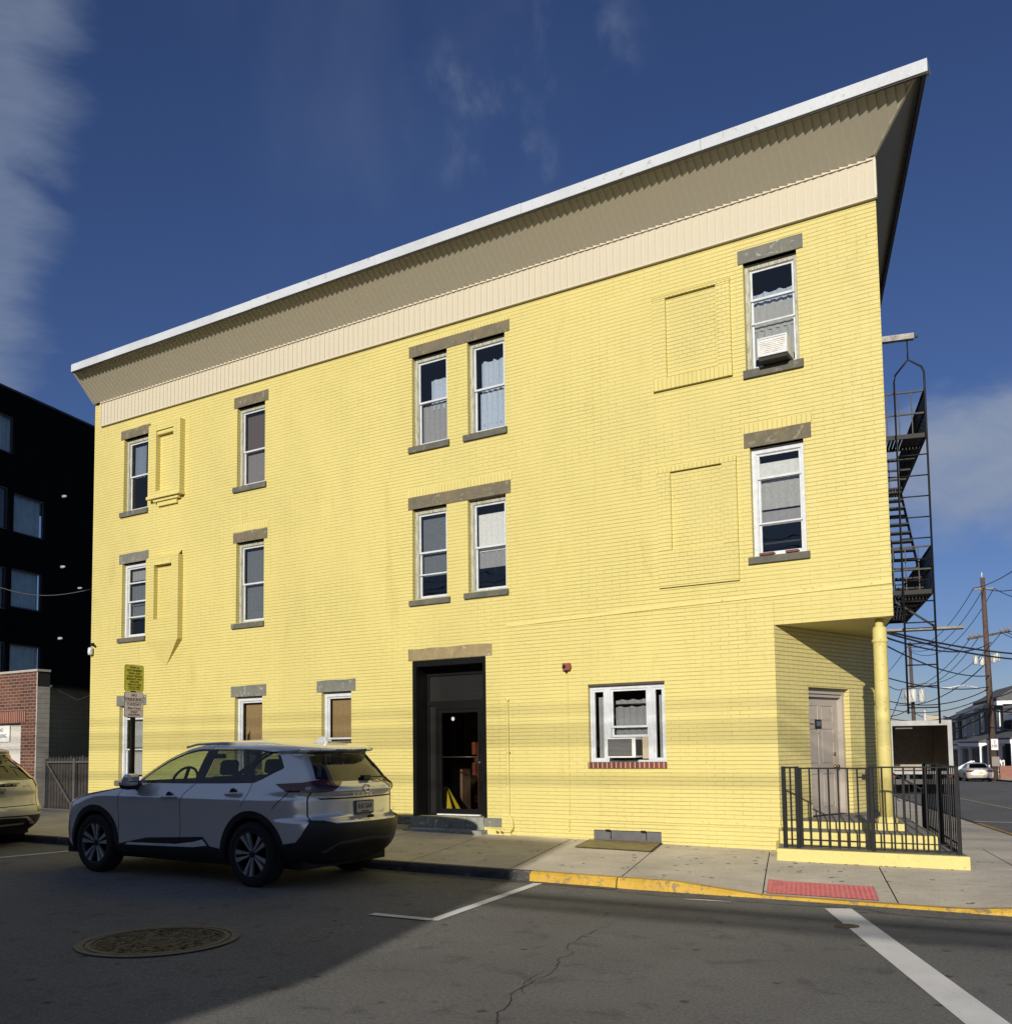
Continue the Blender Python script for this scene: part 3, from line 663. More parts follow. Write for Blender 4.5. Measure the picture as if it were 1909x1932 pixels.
b = MB(); b.box(-17.62, -1.82, -.055, -.002, 8.535, 8.556); b.box(-17.62, -17.595, -.055, -.002, 8.556, 9.06); b.box(-1.85, -1.815, -.058, -.002, 8.556, 9.06); b.box(-17.6, -1.82, -.062, -.0, 9.048, 9.078)
b.build('fascia_trim', M_FAS, YB)
SO, SI = 9.585, 9.078
b = MB(); xx = -17.83; hn_ = Vector((0, -.55, -.83))*.020
def sof(x, lo):
    f = max(0., (x+1.84)/.64) if lo else min(1., (x+17.83)/.17+.02)
    return Vector((x, -.06-.65*f, SI+(SO-SI)*f))
while xx < -1.21:
    x2 = min(xx+.112, -1.20); a0, a1, c0, c1 = sof(xx, 1), sof(x2, 1), sof(xx, 0), sof(x2, 0)
    b.face([a0, a1+hn_, c1+hn_, c0]); b.face([a1+hn_, a1, c1, c1+hn_]); xx = x2
b.build('soffit', M_SOF, YB, fix=False)
b = MB(); b.bar((-17.83, -.05, SI), (-17.66, -.71, SO), .03); b.bar((-1.84, -.05, SI), (-1.19, -.72, SO-.005), .03); b.bar((-17.66, -.70, SO-.012), (-1.2, -.70, SO-.012), .03, .02); b.build('soffit_trim', M_SOF, YB)
b = MB(); b.face([(-17.83, -.0, SI), (-17.66, -.71, SO), (-17.66, 0, SO)]); b.face([(-17.86, 0, SI), (-17.66, 0, SO), (-17.9, 3, SO), (-17.9, 3, SI)]); b.build('soffit_end', M_SOF, YB, fix=False)
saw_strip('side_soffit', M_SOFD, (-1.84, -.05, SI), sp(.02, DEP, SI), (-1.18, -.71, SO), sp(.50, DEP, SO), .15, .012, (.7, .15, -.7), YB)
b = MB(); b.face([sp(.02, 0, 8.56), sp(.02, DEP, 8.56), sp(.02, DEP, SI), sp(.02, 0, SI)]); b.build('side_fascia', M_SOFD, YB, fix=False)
b = MB()
segs = [-17.62, -15.2, -12.35, -9.5, -6.7, -3.9, -1.09]
for i, (a, c_) in enumerate(zip(segs, segs[1:])):
    dy = random.uniform(0, .004); b.box(a+.002, c_-.002, -.755-dy, -.70, 9.505+random.uniform(-.003, .003), 9.665+random.uniform(-.003, .004))
    b.box(a+.002, c_-.002, -.70, -.45, 9.63, 9.665)
cop = b.build('coping', M_COP, YB, bevel=.004)
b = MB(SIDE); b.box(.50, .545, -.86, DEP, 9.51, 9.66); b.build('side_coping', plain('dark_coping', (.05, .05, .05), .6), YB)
b = MB(); b.box(-17.6, -1.14, -.735, -.705, 9.487, 9.506); b.build('coping_shade_strip', M_BLK, YB)  # black strip painted in for the dark gap under the coping
# ---- lintels and sills
LS = [('lintel', -16.96, -16.02, 8.12, 8.315, M_LIN), ('lintel', -16.955, -16.03, 5.455, 5.66, M_LINB), ('lintel', -13.57, -12.66, 8.12, 8.33, M_LIN), ('lintel', -13.57, -12.67, 5.48, 5.68, M_LIN),
      ('lintel', -9.36, -7.37, 8.15, 8.34, M_LIN), ('lintel', -9.395, -7.385, 5.525, 5.73, M_LIN), ('lintel', -3.67, -2.78, 8.17, 8.365, M_LINB), ('lintel', -3.66, -2.76, 5.56, 5.76, M_LIN),
      ('lintel', -16.965, -16.035, 2.475, 2.69, M_LINB), ('lintel', -13.6, -12.68, 2.53, 2.74, M_LINB), ('lintel', -11.44, -10.55, 2.53, 2.74, M_LINB), ('door_lintel', -9.41, -7.77, 2.97, 3.165, M_LINT)]
for nm_, x0, x1, z0, z1, mt_ in LS:
    b = MB(); j = lambda: random.uniform(-.008, .008)
    n_ = max(2, int((x1-x0)/.22)); top = [(x0+(x1-x0)*i/n_, z1+j()) for i in range(n_+1)]
    poly = [(x0, -.012, z0)]+[(x1, -.012, z0)]+[(x, -.012, z) for x, z in reversed(top)]
    b.prism(poly, 0, (0, .10, 0)); b.build(nm_, mt_, YB, bevel=.006)
SL = [(-16.94, -16.06, 6.445, 6.56), (-16.95, -16.09, 3.795, 3.90), (-13.57, -12.70, 6.455, 6.57), (-13.575, -12.74, 3.825, 3.935), (-9.37, -8.54, 6.49, 6.605), (-8.26, -7.43, 6.495, 6.61),
      (-9.37, -8.55, 3.885, 3.99), (-8.27, -7.44, 3.905, 4.01), (-3.63, -2.82, 6.525, 6.65), (-3.64, -2.825, 3.945, 4.05), (-16.96, -16.08, .84, .95), (-13.58, -12.72, .89, 1.0), (-11.4, -10.6, .89, 1.0)]
for x0, x1, z0, z1 in SL:
    b = MB(); b.prism([(x0, -.045, z0), (x0, -.045, z1-.012), (x0, .12, z1+.012), (x0, .12, z0)], 0, (x1-x0, 0, 0)); b.build('sill', M_SIL, YB, bevel=.006)
# ---- sash windows
def cloth(name, col, tr=0.): return plain(name, col, .9, var=.12, scale=30)
M_LACE = cloth('white_lace', (.40, .46, .56)); M_LACEG = cloth('grey_lace', (.27, .27, .275)); M_BLIND = cloth('white_blind', (.66, .66, .64)); M_GREYB = cloth('grey_blind', (.36, .36, .35))
M_TAN = cloth('tan_blind', (.30, .20, .09)); M_BRN = cloth('brown_curtain', (.10, .078, .075)); M_BLUEC = cloth('blue_grey_curtain', (.16, .20, .27)); M_MAUV = cloth('mauve_shade', (.20, .175, .18)); M_SLATE = cloth('slate_shade', (.12, .135, .15))
def curtain(parent, x0, x1, z0, z1, y, mat, pleat=.012, n=14, scallop=0., name='curtain'):
    b = MB(); R_ = []; ph = random.uniform(0, 6)
    for i in range(n+1):
        f = i/n; x = x0+(x1-x0)*f; dy = pleat*math.sin(f*(x1-x0)*60+ph)+pleat*.5*math.sin(f*(x1-x0)*137+ph*2)
        zt = z1-scallop*abs(math.sin(f*math.pi*3+ph)); R_.append((b.av((x, y+dy, z0)), b.av((x, y+dy*.6, zt))))
    for (a, c_), (d_, e) in zip(R_, R_[1:]): b.f.append([a, d_, e, c_]); b.sm.append(True)
    return b.build(name, mat, parent, fix=False)
def frame(b, x0, x1, z0, z1, y0, y1, wl, wb=None, wt=None):
    wb = wl if wb is None else wb; wt = wl if wt is None else wt
    b.box(x0, x0+wl, y0, y1, z0, z1); b.box(x1-wl, x1, y0, y1, z0, z1); b.box(x0+wl, x1-wl, y0+.0015, y1-.0015, z0, z0+wb); b.box(x0+wl, x1-wl, y0+.0015, y1-.0015, z1-wt, z1)
def room(parent, x0, x1, z0, z1, y0, dep=.9):
    b = MB(); X0, X1, A_, B_ = x0-.25, x1+.25, z0-.3, z1+.15; Y1 = y0+dep
    b.face([(X0, Y1, A_), (X1, Y1, A_), (X1, Y1, B_), (X0, Y1, B_)])
    for q in (((X0, A_), (X1, A_)), ((X1, A_), (X1, B_)), ((X1, B_), (X0, B_)), ((X0, B_), (X0, A_))):
        b.face([(q[0][0], y0, q[0][1]), (q[1][0], y0, q[1][1]), (q[1][0], Y1, q[1][1]), (q[0][0], Y1, q[0][1])])
    for u, v in (((X0, A_), (x0, z0)),): pass
    b.face([(X0, y0, A_), (X1, y0, A_), (X1, y0, z0), (X0, y0, z0)]); b.face([(X0, y0, z1), (X1, y0, z1), (X1, y0, B_), (X0, y0, B_)])
    b.face([(X0, y0, z0), (x0, y0, z0), (x0, y0, z1), (X0, y0, z1)]); b.face([(x1, y0, z0), (X1, y0, z0), (X1, y0, z1), (x1, y0, z1)])
    return b.build('room', M_DRK, parent, fix=False)
def sash_window(key, meet=.5, upper=(), lower=(), casing=M_WOOD, extra=()):
    x0, x1, z0, z1 = OPEN[key]
    b = MB(); frame(b, x0+.002, x1-.002, z0+.002, z1-.002, .085, .135, .055, .02, .075)
    frame(b, x0+.045, x1-.045, z0+.015, z1-.065, .100, .15, .022, .02, .02)
    wn = b.build('window', casing, YB)
    xa, xb, za, zb = x0+.067, x1-.067, z0+.035, z1-.085; zm = za+(zb-za)*meet
    b = MB(); frame(b, xa, xb, zm-.012, zb, .112, .134, .026, .030); b.build('upper_sash', M_VIN, wn)
    b = MB(); frame(b, xa, xb, za, zm+.014, .136, .158, .030, .038, .030); b.build('lower_sash', M_VIN, wn)
    b = MB(); b.face([(xa, .125, zm), (xb, .125, zm), (xb, .125, zb), (xa, .125, zb)]); b.face([(xa, .149, za), (xb, .149, za), (xb, .149, zm), (xa, .149, zm)]); b.build('pane', M_GL, wn, fix=False)
    H = zb-za; W_ = xb-xa
    for (fx0, fx1, fz0, fz1, mt_, pl, sc) in list(upper)+list(lower):
        curtain(wn, xa+W_*fx0, xa+W_*fx1, za+H*fz0, za+H*fz1, .20+random.uniform(0, .02), mt_, pl, 40, sc)
    room(wn, x0, x1, z0, z1, .16)
    for (fx0, fx1, fz0, fz1) in extra:                    # extra glazing bars of screens
        b = MB(); b.box(xa+W_*fx0, xa+W_*fx1, .108, .118, za+H*fz0, za+H*fz1); b.build('screen_bar', M_VIN, wn)
    return wn
sash_window('3L', .5, [(.05, .62, .5, .97, M_BLUEC, .012, 0), (.72, 1, .5, .97, M_BLUEC, .01, 0)], [])
sash_window('2L', .5, [(.0, 1, .82, 1, M_LACEG, .006, .02), (0, 1, .45, .74, M_SLATE, .006, 0)], [(0, 1, .25, .44, M_SLATE, 0, 0)], M_VIN, [(0, 1, .765, .785), (0, 1, .265, .285)])
sash_window('3M', .46, [(0, 1, .46, 1, M_BRN, .004, 0)], [(0, 1, 0, .45, M_MAUV, .002, 0)])
sash_window('2M', .5, [(0, 1, .0, 1, M_SLATE, .003, 0)], [])
sash_window('3Pa', .51, [(.30, .98, .42, .80, M_LACE, .018, .02)], [(0, 1, 0, .5, M_LACEG, .012, 0)])
sash_window('3Pb', .50, [(.12, .98, .10, .86, M_LACE, .020, .035)], [(.1, 1, 0, .47, M_LACE, .016, 0)])
sash_window('2Pa', .54, [(0, 1, .27, 1, M_SLATE, .002, 0)], [], M_WOOD, [(0, 1, .27, .285)])
sash_window('2Pb', .50, [(.02, 1, .46, .90, M_BLIND, .003, 0)], [(.02, 1, .27, .47, M_LACEG, .004, 0)])
w3r = sash_window('3R', .70, [(0, 1, .64, .80, M_LACE, .012, .03)], [(0, 1, .40, .66, M_GREYB, .004, 0), (0, 1, .12, .41, M_GREYB, .012, 0)], M_WOOD, [(0, 1, .45, .465)])
sash_window('2R', .76, [(0, 1, .76, .93, M_BLIND, .001, 0)], [(0, 1, .46, .75, M_GREYB, .004, 0), (0, 1, .30, .44, M_LACEG, .003, 0)], M_VIN, [(0, 1, .30, .315)])
sash_window('1a', .42, [(0, 1, .45, .97, M_GREYB, .004, 0)], [(0, 1, .05, .43, M_GREYB, .004, 0)], M_VIN, [(0, 1, .86, .885)])
sash_window('1b', .46, [(0, 1, .40, 1, M_TAN, .003, 0)], [(0, 1, 0, .42, M_BRN, .002, 0)], M_VIN)
sash_window('1c', .48, [(0, 1, .40, 1, M_TAN, .003, 0)], [(0, 1, 0, .44, M_BRN, .002, 0)], M_VIN)
b = MB(); b.box(-3.49, -3.30, -.03, .08, 4.053, 4.085); b.box(-3.14, -2.98, -.03, .08, 4.053, 4.083); b.build('loose_sill_brick', plain('loose_brick_red', (.14, .045, .035), .8, var=.3, scale=20), YB)
# three light window
x0, x1, z0, z1 = HB[0]
b = MB(); frame(b, x0+.003, x1-.003, z0+.002, z1-.035, .05, .11, .04, .03, .05)
for a, c_ in ((-5.855, -5.765), (-5.185, -5.10)): b.box(a, c_, .045, .115, z0+.03, z1-.08)
bw = b.build('window', M_VIN, YB, bevel=.003); tag(bw, 'white three part window with brick sill')
for a, c_ in ((x0+.043, -5.855), (-5.10, x1-.043)):
    b = MB(); frame(b, a, c_, z0+.032, z1-.085, .062, .10, .030); b.build('side_light', M_VIN, bw)
    b = MB(); b.face([(a, .08, z0+.03), (c_, .08, z0+.03), (c_, .08, z1-.085), (a, .08, z1-.085)]); b.build('pane', M_GL, bw, fix=False)
    curtain(bw, a+.045, c_-.02, z0+.05, z1-.19, .16, M_GREYB, .012, 30)
b = MB(); frame(b, -5.765, -5.185, 1.78, z1-.085, .066, .092, .030); b.build('upper_sash', M_VIN, bw)
b = MB(); frame(b, -5.765, -5.185, 1.645, 1.80, .094, .118, .028, .032, .02); b.build('lower_sash', M_VIN, bw)
b = MB(); b.face([(-5.765, .08, 1.80), (-5.185, .08, 1.80), (-5.185, .08, z1-.085), (-5.765, .08, z1-.085)]); b.face([(-5.765, .106, 1.65), (-5.185, .106, 1.65), (-5.185, .106, 1.79), (-5.765, .106, 1.79)]); b.build('pane', M_GL, bw, fix=False)
curtain(bw, -5.74, -5.20, 1.62, 2.10, .17, M_LACEG, .01, 40, .02); curtain(bw, -5.72, -5.20, 2.13, 2.20, .15, M_LACEG, .012, 30, .02)
b = MB(); b.tube((-5.76, .15, 2.12), (-5.19, .15, 2.12), .006); b.build('curtain_rod', M_BLK, bw)
b = MB(); b.box(-5.30, -5.19, .10, .12, 1.33, 1.645); b.build('side_filler', cloth('tan_filler', (.40, .34, .24)), bw)
room(bw, x0, x1, z0, z1, .13)
b = MB(); b.box(x0-.012, x1+.012, -.035, .12, z0-.085, z0); b.build('brick_sill', M_RL, YB)
b = MB(); b.box(x0, x1, -.002, .10, z1-.034, z1-.001); b.build('window_head', plain('dark_steel_lintel', (.06, .045, .035), .7, var=.4), YB)
# cellar shutter
b = MB(); b.box(-6.05, -5.0, .03, .06, -.1, .298); ch_ = b.build('cellar_shutter', plain('grey_metal_shutter', (.105, .105, .11), .5, .1, var=.15), YB)
b = MB()
for x in (-5.82, -5.27): b.box(x-.035, x+.035, -.025, .028, .285, .31); b.tube((x+.03, .02, .29), (x+.03, .02, .17), .006)
b.build('hinge', M_IRON, ch_)
b = MB(); b.box(-6.04, -5.01, .0, .029, .0, .155); b.build('shutter_kick_strip', plain('flaking_red', (.16, .085, .065), .8, var=.6, scale=16), ch_)
# ---- main entrance
E0, E1, EZ0, EZ1 = -9.32, -7.89, .42, 2.965
b = MB(); b.box(E0, E0+.07, -.016, .34, EZ0, EZ1); b.box(E1-.05, E1, -.016, .34, EZ0, EZ1); b.box(E0+.07, E1-.05, -.016, .34, EZ1-.10, EZ1)
b.box(E0+.07, E0+.075, 0, .34, EZ0, EZ1-.1)
ent = b.build('entrance_surround', M_BLKD, YB)
b = MB(); Y = .30; frame(b, E0+.07, E1-.05, EZ0, EZ1-.10, Y, Y+.06, .035, .02, .14); b.box(E0+.1, E1-.08, Y-.004, Y+.06, 2.225, 2.30)
for x in (-9.09, -8.18): b.box(x, x+.055, Y-.002, Y+.06, EZ0, 2.225)
b.box(-9.035, -8.18, Y-.002, Y+.06, 2.16, 2.225)
fr_ = b.build('entrance_frame', M_BLKD, YB)
b = MB(); b.face([(E0+.1, Y+.03, EZ0+.02), (-9.09, Y+.03, EZ0+.02), (-9.09, Y+.03, 2.225), (E0+.1, Y+.03, 2.225)]); b.face([(-8.125, Y+.03, EZ0+.02), (E1-.08, Y+.03, EZ0+.02), (E1-.08, Y+.03, 2.225), (-8.125, Y+.03, 2.225)])
b.face([(E0+.1, Y+.03, 2.30), (E1-.08, Y+.03, 2.30), (E1-.08, Y+.03, 2.75), (E0+.1, Y+.03, 2.75)]); b.build('side_and_transom_glass', M_GLDOOR, fr_, fix=False)
b = MB(); b.box(E0+.1, E1-.08, Y+.033, Y+.05, 2.30, 2.75); b.box(E0+.1, -9.09, Y+.033, Y+.05, EZ0+.02, 2.225); b.build('backing_panel', plain('charcoal_panel', (.020, .020, .019), .45), fr_)
b = MB(); frame(b, -9.03, -8.185, EZ0+.02, 2.155, Y+.004, Y+.045, .065, .085, .055); ed = b.build('glazed_door', M_BLKD, YB); 
b = MB(); b.face([(-8.97, Y+.025, .5), (-8.24, Y+.025, .5), (-8.24, Y+.025, 2.11), (-8.97, Y+.025, 2.11)]); b.build('pane', M_GLDOOR, ed, fix=False)
b = MB(); b.tube((-9.0, Y-.02, 1.37), (-8.22, Y-.02, 1.37), .010); b.build('push_bar', plain('dark_bar', (.06, .035, .025), .4, .5), ed)
b = MB(); b.lathe([(.016, Y+.004), (.016, Y-.012)], (-8.215, 0, 1.28), 'y', 14); b.build('lock', plain('steel_lock', (.5, .5, .5), .3, .9), ed)
b = MB(); b.lathe([(.032, Y+.022), (.032, Y+.020)], (-8.745, 0, 2.0), 'y', 24); b.build('round_sticker', M_VIN, ed)
b = MB(); b.box(-9.03, -8.19, Y-.05, Y+.0, EZ0, EZ0+.022); b.build('threshold', plain('aluminium_sill', (.75, .75, .72), .4, .3), ed)
M_MAH = plain('mahogany', (.16, .045, .018), .35, var=.35, scale=4); M_BOX = plain('hallway_box', (.14, .075, .04), .7, var=.2)
b = MB(); b.face([(-10.4, 1.9, .3), (-7.2, 1.9, .3), (-7.2, 1.9, 3), (-10.4, 1.9, 3)]); b.face([(-10.4, .38, .43), (-7.2, .38, .43), (-7.2, 1.9, .43), (-10.4, 1.9, .43)])
b.face([(-10.4, .38, .4), (-10.4, 1.9, .4), (-10.4, 1.9, 3), (-10.4, .38, 3)]); b.face([(-7.2, .38, .4), (-7.2, 1.9, .4), (-7.2, 1.9, 3), (-7.2, .38, 3)]); b.face([(-10.4, .38, 2.9), (-7.2, .38, 2.9), (-7.2, 1.9, 2.9), (-10.4, 1.9, 2.9)])
b.build('hallway', plain('dark_hallway', (.03, .018, .013), .8), YB, fix=False)
b = MB(); frame(b, -9.80, -9.15, .45, 2.45, 1.80, 1.86, .08); b.box(-9.69, -9.50, 1.78, 1.85, .55, 1.25); b.box(-9.44, -9.25, 1.78, 1.85, .55, 1.25); b.box(-9.69, -9.60, 1.78, 1.85, 1.9, 2.3); b.box(-9.50, -9.25, 1.78, 1.85, 1.40, 2.3); b.build('inner_door', M_MAH, YB)
# steps
M_ = M_STEP
b = MB(); b.prism([(-9.37, -.03, .20), (-7.95, -.03, .22), (-7.95, -.03, .425), (-9.37, -.03, .405)], 0, (0, .45, 0)); st1 = b.build('upper_step', M_STEP, YB, bevel=.012)
b = MB(); b.prism([(-9.40, -.22, .06), (-7.87, -.22, .07), (-7.87, -.22, .232), (-9.40, -.22, .212)], 0, (0, .26, 0)); b.build('lower_step', M_STEP, YB, bevel=.015)
b = MB(); b.box(-9.36, -7.93, -.05, -.031, .214, .228); b.build('step_joint', plain('white_mortar', (.75, .73, .68), .9), YB)
b = MB(); b.box(-9.83, -9.375, -.014, .1, .275, .395); b.build('base_stone', M_LINB, YB); b = MB(); b.box(-7.945, -7.63, -.016, .1, .285, .42); b.build('base_stone', M_LINB, YB)
b = MB(); b.prism([(-7.86, -.05, .05), (-7.86, -.05, .26), (-7.86, -.0, .29), (-7.86, .1, .29), (-7.86, .1, .05)], 0, (.42, 0, -.03)); b.box(-9.86, -9.41, -.03, .1, .05, .27); b.build('render_patch', M_YP, YB)
b = MB(); b.prism([(-17.8, -.05, 0), (-17.8, -.05, .33), (-17.8, 0, .345)], 0, (7.9, 0, -.1)); 
# ---- blind panels and soldier courses
M_YBH = brick('yellow_header_brick', (.618, .533, .192), (.588, .503, .170), (.29, .24, .07), .120, .0563, .004, .62, .009, .004, .14, True)
M_SOL = brick('yellow_soldier_brick', (.62, .535, .195), (.595, .51, .175), (.47, .40, .135), .064, .5, .005, 1, .006, .002, .12)
for x0, x1, z0 in ((-9.40, -7.36, 5.735), (-3.67, -2.74, 5.765), (-13.60, -12.64, 5.685), (-9.38, -7.35, 8.345)):
    b = MB(); b.box(x0, x1, -.007, .02, z0, z0+.125 if z0 < 8 else z0+.06); b.build('soldier_course', M_SOL, YB)
b = MB()
yF = -.125
def P_box(x0, x1, z0, z1, nx0, nx1, nz0, nz1, nd):
    for q in ((x0, nx0, z0, z1), (nx1, x1, z0, z1)): b.box(q[0], q[1], yF, .01, q[2], q[3])
    b.box(nx0, nx1, yF+.0005, .01, z0, nz0); b.box(nx0, nx1, yF+.0005, .01, nz1, z1); b.box(nx0, nx1, yF+nd, .01, nz0, nz1)
P_box(-15.92, -14.97, 6.67, 8.196, -15.69, -15.17, 6.80, 8.06, .11)
b.box(-15.689, -15.171, yF+.03, yF+.108, 7.98, 8.059)
b.build('blind_panel', M_YB, YB)
b = MB(); b.box(-15.95, -14.95, -.150, .012, 6.655, 6.712); b.box(-15.80, -15.05, -.095, .008, 6.598, 6.654); b.box(-15.72, -15.14, -.055, .006, 6.51, 6.597); b.build('blind_panel_corbel', M_YP, YB)
b = MB(); P_box(-15.93, -14.98, 3.75, 5.44, -15.70, -15.18, 4.18, 5.28, .095)
tip = (-15.46, .0, 3.22); q = [(-15.93, yF, 3.7505), (-14.98, yF, 3.7505), (-14.98, 0, 3.7505), (-15.93, 0, 3.7505)]
b.face([q[0], q[1], tip]); b.face([q[1], q[2], tip]); b.face([q[3], q[0], tip])
b.build('blind_panel', M_YB, YB)
b = MB(); b.box(-15.72, -15.20, yF-.008, yF+.03, 5.28, 5.345); b.prism([(-15.93, yF, 5.44), (-14.98, yF, 5.44), (-15.02, -.0, 5.56), (-15.93, 0, 5.50)], 0, (0, .02, 0)); b.build('blind_panel_cap', M_YP, YB)
for (x0, x1, z0, z1, a, c_, d_, e) in ((-4.94, -3.785, 6.62, 8.02, -4.735, -3.985, 6.81, 7.95), (-4.93, -3.77, 3.75, 5.48, -4.725, -3.975, 4.28, 5.385)):
    b = MB(); yP = -.042; lo = z0+.17 if z0 > 5 else d_-.005
    b.box(x0, a, yP, .01, lo, e+.02); b.box(c_, x1, yP, .01, lo, e+.02); b.box(a, c_, -.003, .01, d_, e)
    if z0 < 5: b.box(x0, x1, yP+.006, .01, z0, d_-.006)
    bp_ = b.build('blind_panel', M_YBH, YB)
    b = MB(); b.box(x0-.004, x1+.004, yP-.006, .01, e+.021, z1); b.build('soldier_course', M_SOL, bp_); b = MB()
    if z0 <= 5: continue
    b.box(x0-.004, x1+.004, yP-.008, .01, z0, z0+.168)
    b.build('soldier_course', M_SOL, bp_)
# ---- porch
PO = empty('corner_porch', (0, 0, 0), 'yellow painted porch base and two steps with grey treads at the corner door', 'porch')
M_TRD = plain('grey_tread', (.20, .19, .175), .85, var=.25, scale=7, bump=.15)
def tier(name, y0, xl, nr, z0, z1, tend):
    fl = [(xl, y0), (px_of(nr, y0), y0), tuple(side_pt(nr, tend))[:2]]
    back = side_pt(-.25, 2.3); fl += [tuple(back)[:2], (xl-.25*max(0, .0-y0)-.02, .0)]
    b = MB(); b.slab(fl, z0, z1); o = b.build(name, M_YP, PO, bevel=.018)
    cen = Vector((sum(p[0] for p in fl)/len(fl), sum(p[1] for p in fl)/len(fl)))
    b = MB(); b.face([(*(Vector(p)+(cen-Vector(p)).normalized()*.05), z1+.003) for p in fl]); b.build('tread', M_TRD, o, fix=False)
tier('base', -1.0, -3.13, .563, -.1, .250, 2.6)
tier('lower_step', -.50, -3.22, .32, .250, .415, 2.4)
tier('upper_step', .03, -3.33, .05, .415, .503, 2.3)
# ---- railing round the porch
RA = empty('porch_railing', (0, 0, 0), 'black iron railing with a small gate round the yellow porch', 'railing')
yR, zb_, zt_ = -.88, .255, 1.225
nR = (-1.12+1.84-.2195)/1.03
for x in (-3.045, -2.885, -2.03, -1.125):
    b = MB(); b.box(x-.022, x+.022, yR-.022, yR+.022, zb_-.003, zt_+.012); b.build('post', M_IRON, RA, bevel=.003)
def rail(p, q, w=.03, h=.018): b = MB(); b.bar(p, q, w, h); return b.build('rail', M_IRON, RA)
for a, c_ in ((-3.02, -2.91), (-2.005, -1.15)):
    rail((a, yR, zt_), (c_, yR, zt_)); rail((a, yR, .355), (c_, yR, .355), .02, .012); rail((a, yR, .275), (c_, yR, .275), .02, .012)
xs = [-2.965]+[-2.03+.117*i for i in range(1, 8)]
for x in xs: b = MB(); b.box(x-.009, x+.009, yR-.009, yR+.009, .27, zt_); b.build('baluster', M_IRON, RA)
b = MB()
for x in (-2.845, -2.075): b.box(x-.016, x+.016, yR-.015, yR+.015, .275, zt_-.002)
for z in (zt_-.012, .355, .285): b.box(-2.83, -2.09, yR-.010, yR+.010, z-.009, z+.009)
gt = b.build('gate', M_IRON, RA)
for i in range(1, 7): x = -2.845+.11*i; b = MB(); b.box(x-.009, x+.009, yR-.009, yR+.009, .29, zt_-.02); b.build('baluster', M_IRON, gt)
b = MB(); b.box(-2.17, -2.04, yR-.035, yR-.018, 1.10, 1.118); b.box(-2.125, -2.075, yR-.04, yR-.015, 1.08, 1.145); b.build('latch', M_IRON, gt)
for t_ in (.35, 1.78): p = side_pt(nR, t_); b = MB(); b.box(p.x-.022, p.x+.022, p.y-.022, p.y+.022, .12, zt_+.01); b.build('post', M_IRON, RA, bevel=.003)
rail(side_pt(nR, -1.0, zt_), side_pt(nR, 1.78, zt_)); rail(side_pt(nR, -1.0, .36), side_pt(nR, 1.78, .36), .02, .012); rail(side_pt(nR, -1.0, .27), side_pt(nR, 1.78, .27), .02, .012)
t_ = -.90
while t_ < 1.72: p = side_pt(nR, t_); b = MB(); b.box(p.x-.0065, p.x+.0065, p.y-.0065, p.y+.0065, .27, zt_); b.build('baluster', M_IRON, RA); t_ += .15
p0, p1 = side_pt(.10, 2.05), side_pt(nR-.01, 1.95)
hr = empty('stair_handrail', (0, 0, 0), 'sloping iron handrail with a scroll behind the porch railing, beside the column', 'handrail')
b = MB(); b.bar((p0.x, p0.y, 1.07), (p1.x, p1.y, .84), .035, .02); b.build('handrail', M_IRON, hr); b = MB(); b.bar((p0.x, p0.y, .42), (p1.x, p1.y, .18), .025, .02); b.build('rail', M_IRON, hr)
b = MB(); b.box(p1.x-.02, p1.x+.02, p1.y-.02, p1.y+.02, .0, .86); b.build('post', M_IRON, hr)
for f in (.08, .32, .55, .78): q_ = p0.lerp(p1, f); b = MB(); b.box(q_.x-.007, q_.x+.007, q_.y-.007, q_.y+.007, .42-.24*f, 1.07-.23*f); b.build('baluster', M_IRON, hr)
q_ = p0.lerp(p1, .32); b = MB()
for s_ in (-1, 1): b.path([(q_.x+s_*(.04-.035*math.cos(a)), q_.y, .72+.05*math.sin(a)) for a in [i*.7 for i in range(8)]], .006)
b.build('scroll', M_IRON, hr)

# ---- fire escape
FE = empty('fire_escape', (0, 0, 0), 'black iron fire escape with two balconies and a hung ladder on the side wall', 'fire escape')
def fplat(z, t0, t1, hole=None):
    b = MB(SIDE)
    for n_ in (.06, .80): b.box(n_-.012, n_+.012, t0, t1, z-.04, z+.02)
    for t_ in (t0, t1): b.box(.06, .80, t_-.012, t_+.012, z-.045, z+.022)
    tt = t0+.6
    while tt < t1: b.box(.06, .80, tt-.02, tt+.02, z-.04, z-.01); tt += .6
    pl = b.build('balcony_floor', M_IRON, FE)
    b = MB(SIDE); n_ = .11
    while n_ < .79:
        if hole and n_ > .30: b.box(n_-.018, n_+.018, t0, hole[0], z-.008, z+.006); b.box(n_-.018, n_+.018, hole[1], t1, z-.008, z+.006)
        else: b.box(n_-.018, n_+.018, t0, t1, z-.008, z+.006)
        n_ += .050
    b.build('floor_slats', M_IRON, pl)
    b = MB(SIDE); top = z+.67
    for zz in (top, z+.36): b.bar((.80, t0, zz), (.80, t1, zz), .03, .014); 
    tt = t0
    while tt <= t1+.01: b.box(.793, .807, tt-.007, tt+.007, z, top); tt += .125
    b.build('outer_railing', M_IRON, FE)
    for te, mt_ in ((t0, M_IRG), (t1, M_IRON)):
        b = MB(SIDE)
        for zz in (top, z+.33): b.bar((.03, te, zz), (.80, te, zz), .028, .022)
        for n_ in (.10, .27, .44, .62): b.box(n_-.007, n_+.007, te-.007, te+.007, z, top)
        b.build('end_railing', mt_, FE)
    b = MB(SIDE)
    for te in (t1-.6, t1-.05): b.bar((.0, te, z-.5), (.5, te, z-.04), .03)
    b.build('bracket', M_IRON, FE)
fplat(6.13, 2.45, 6.0, (3.2, 5.6)); fplat(3.76, 2.45, 6.0)
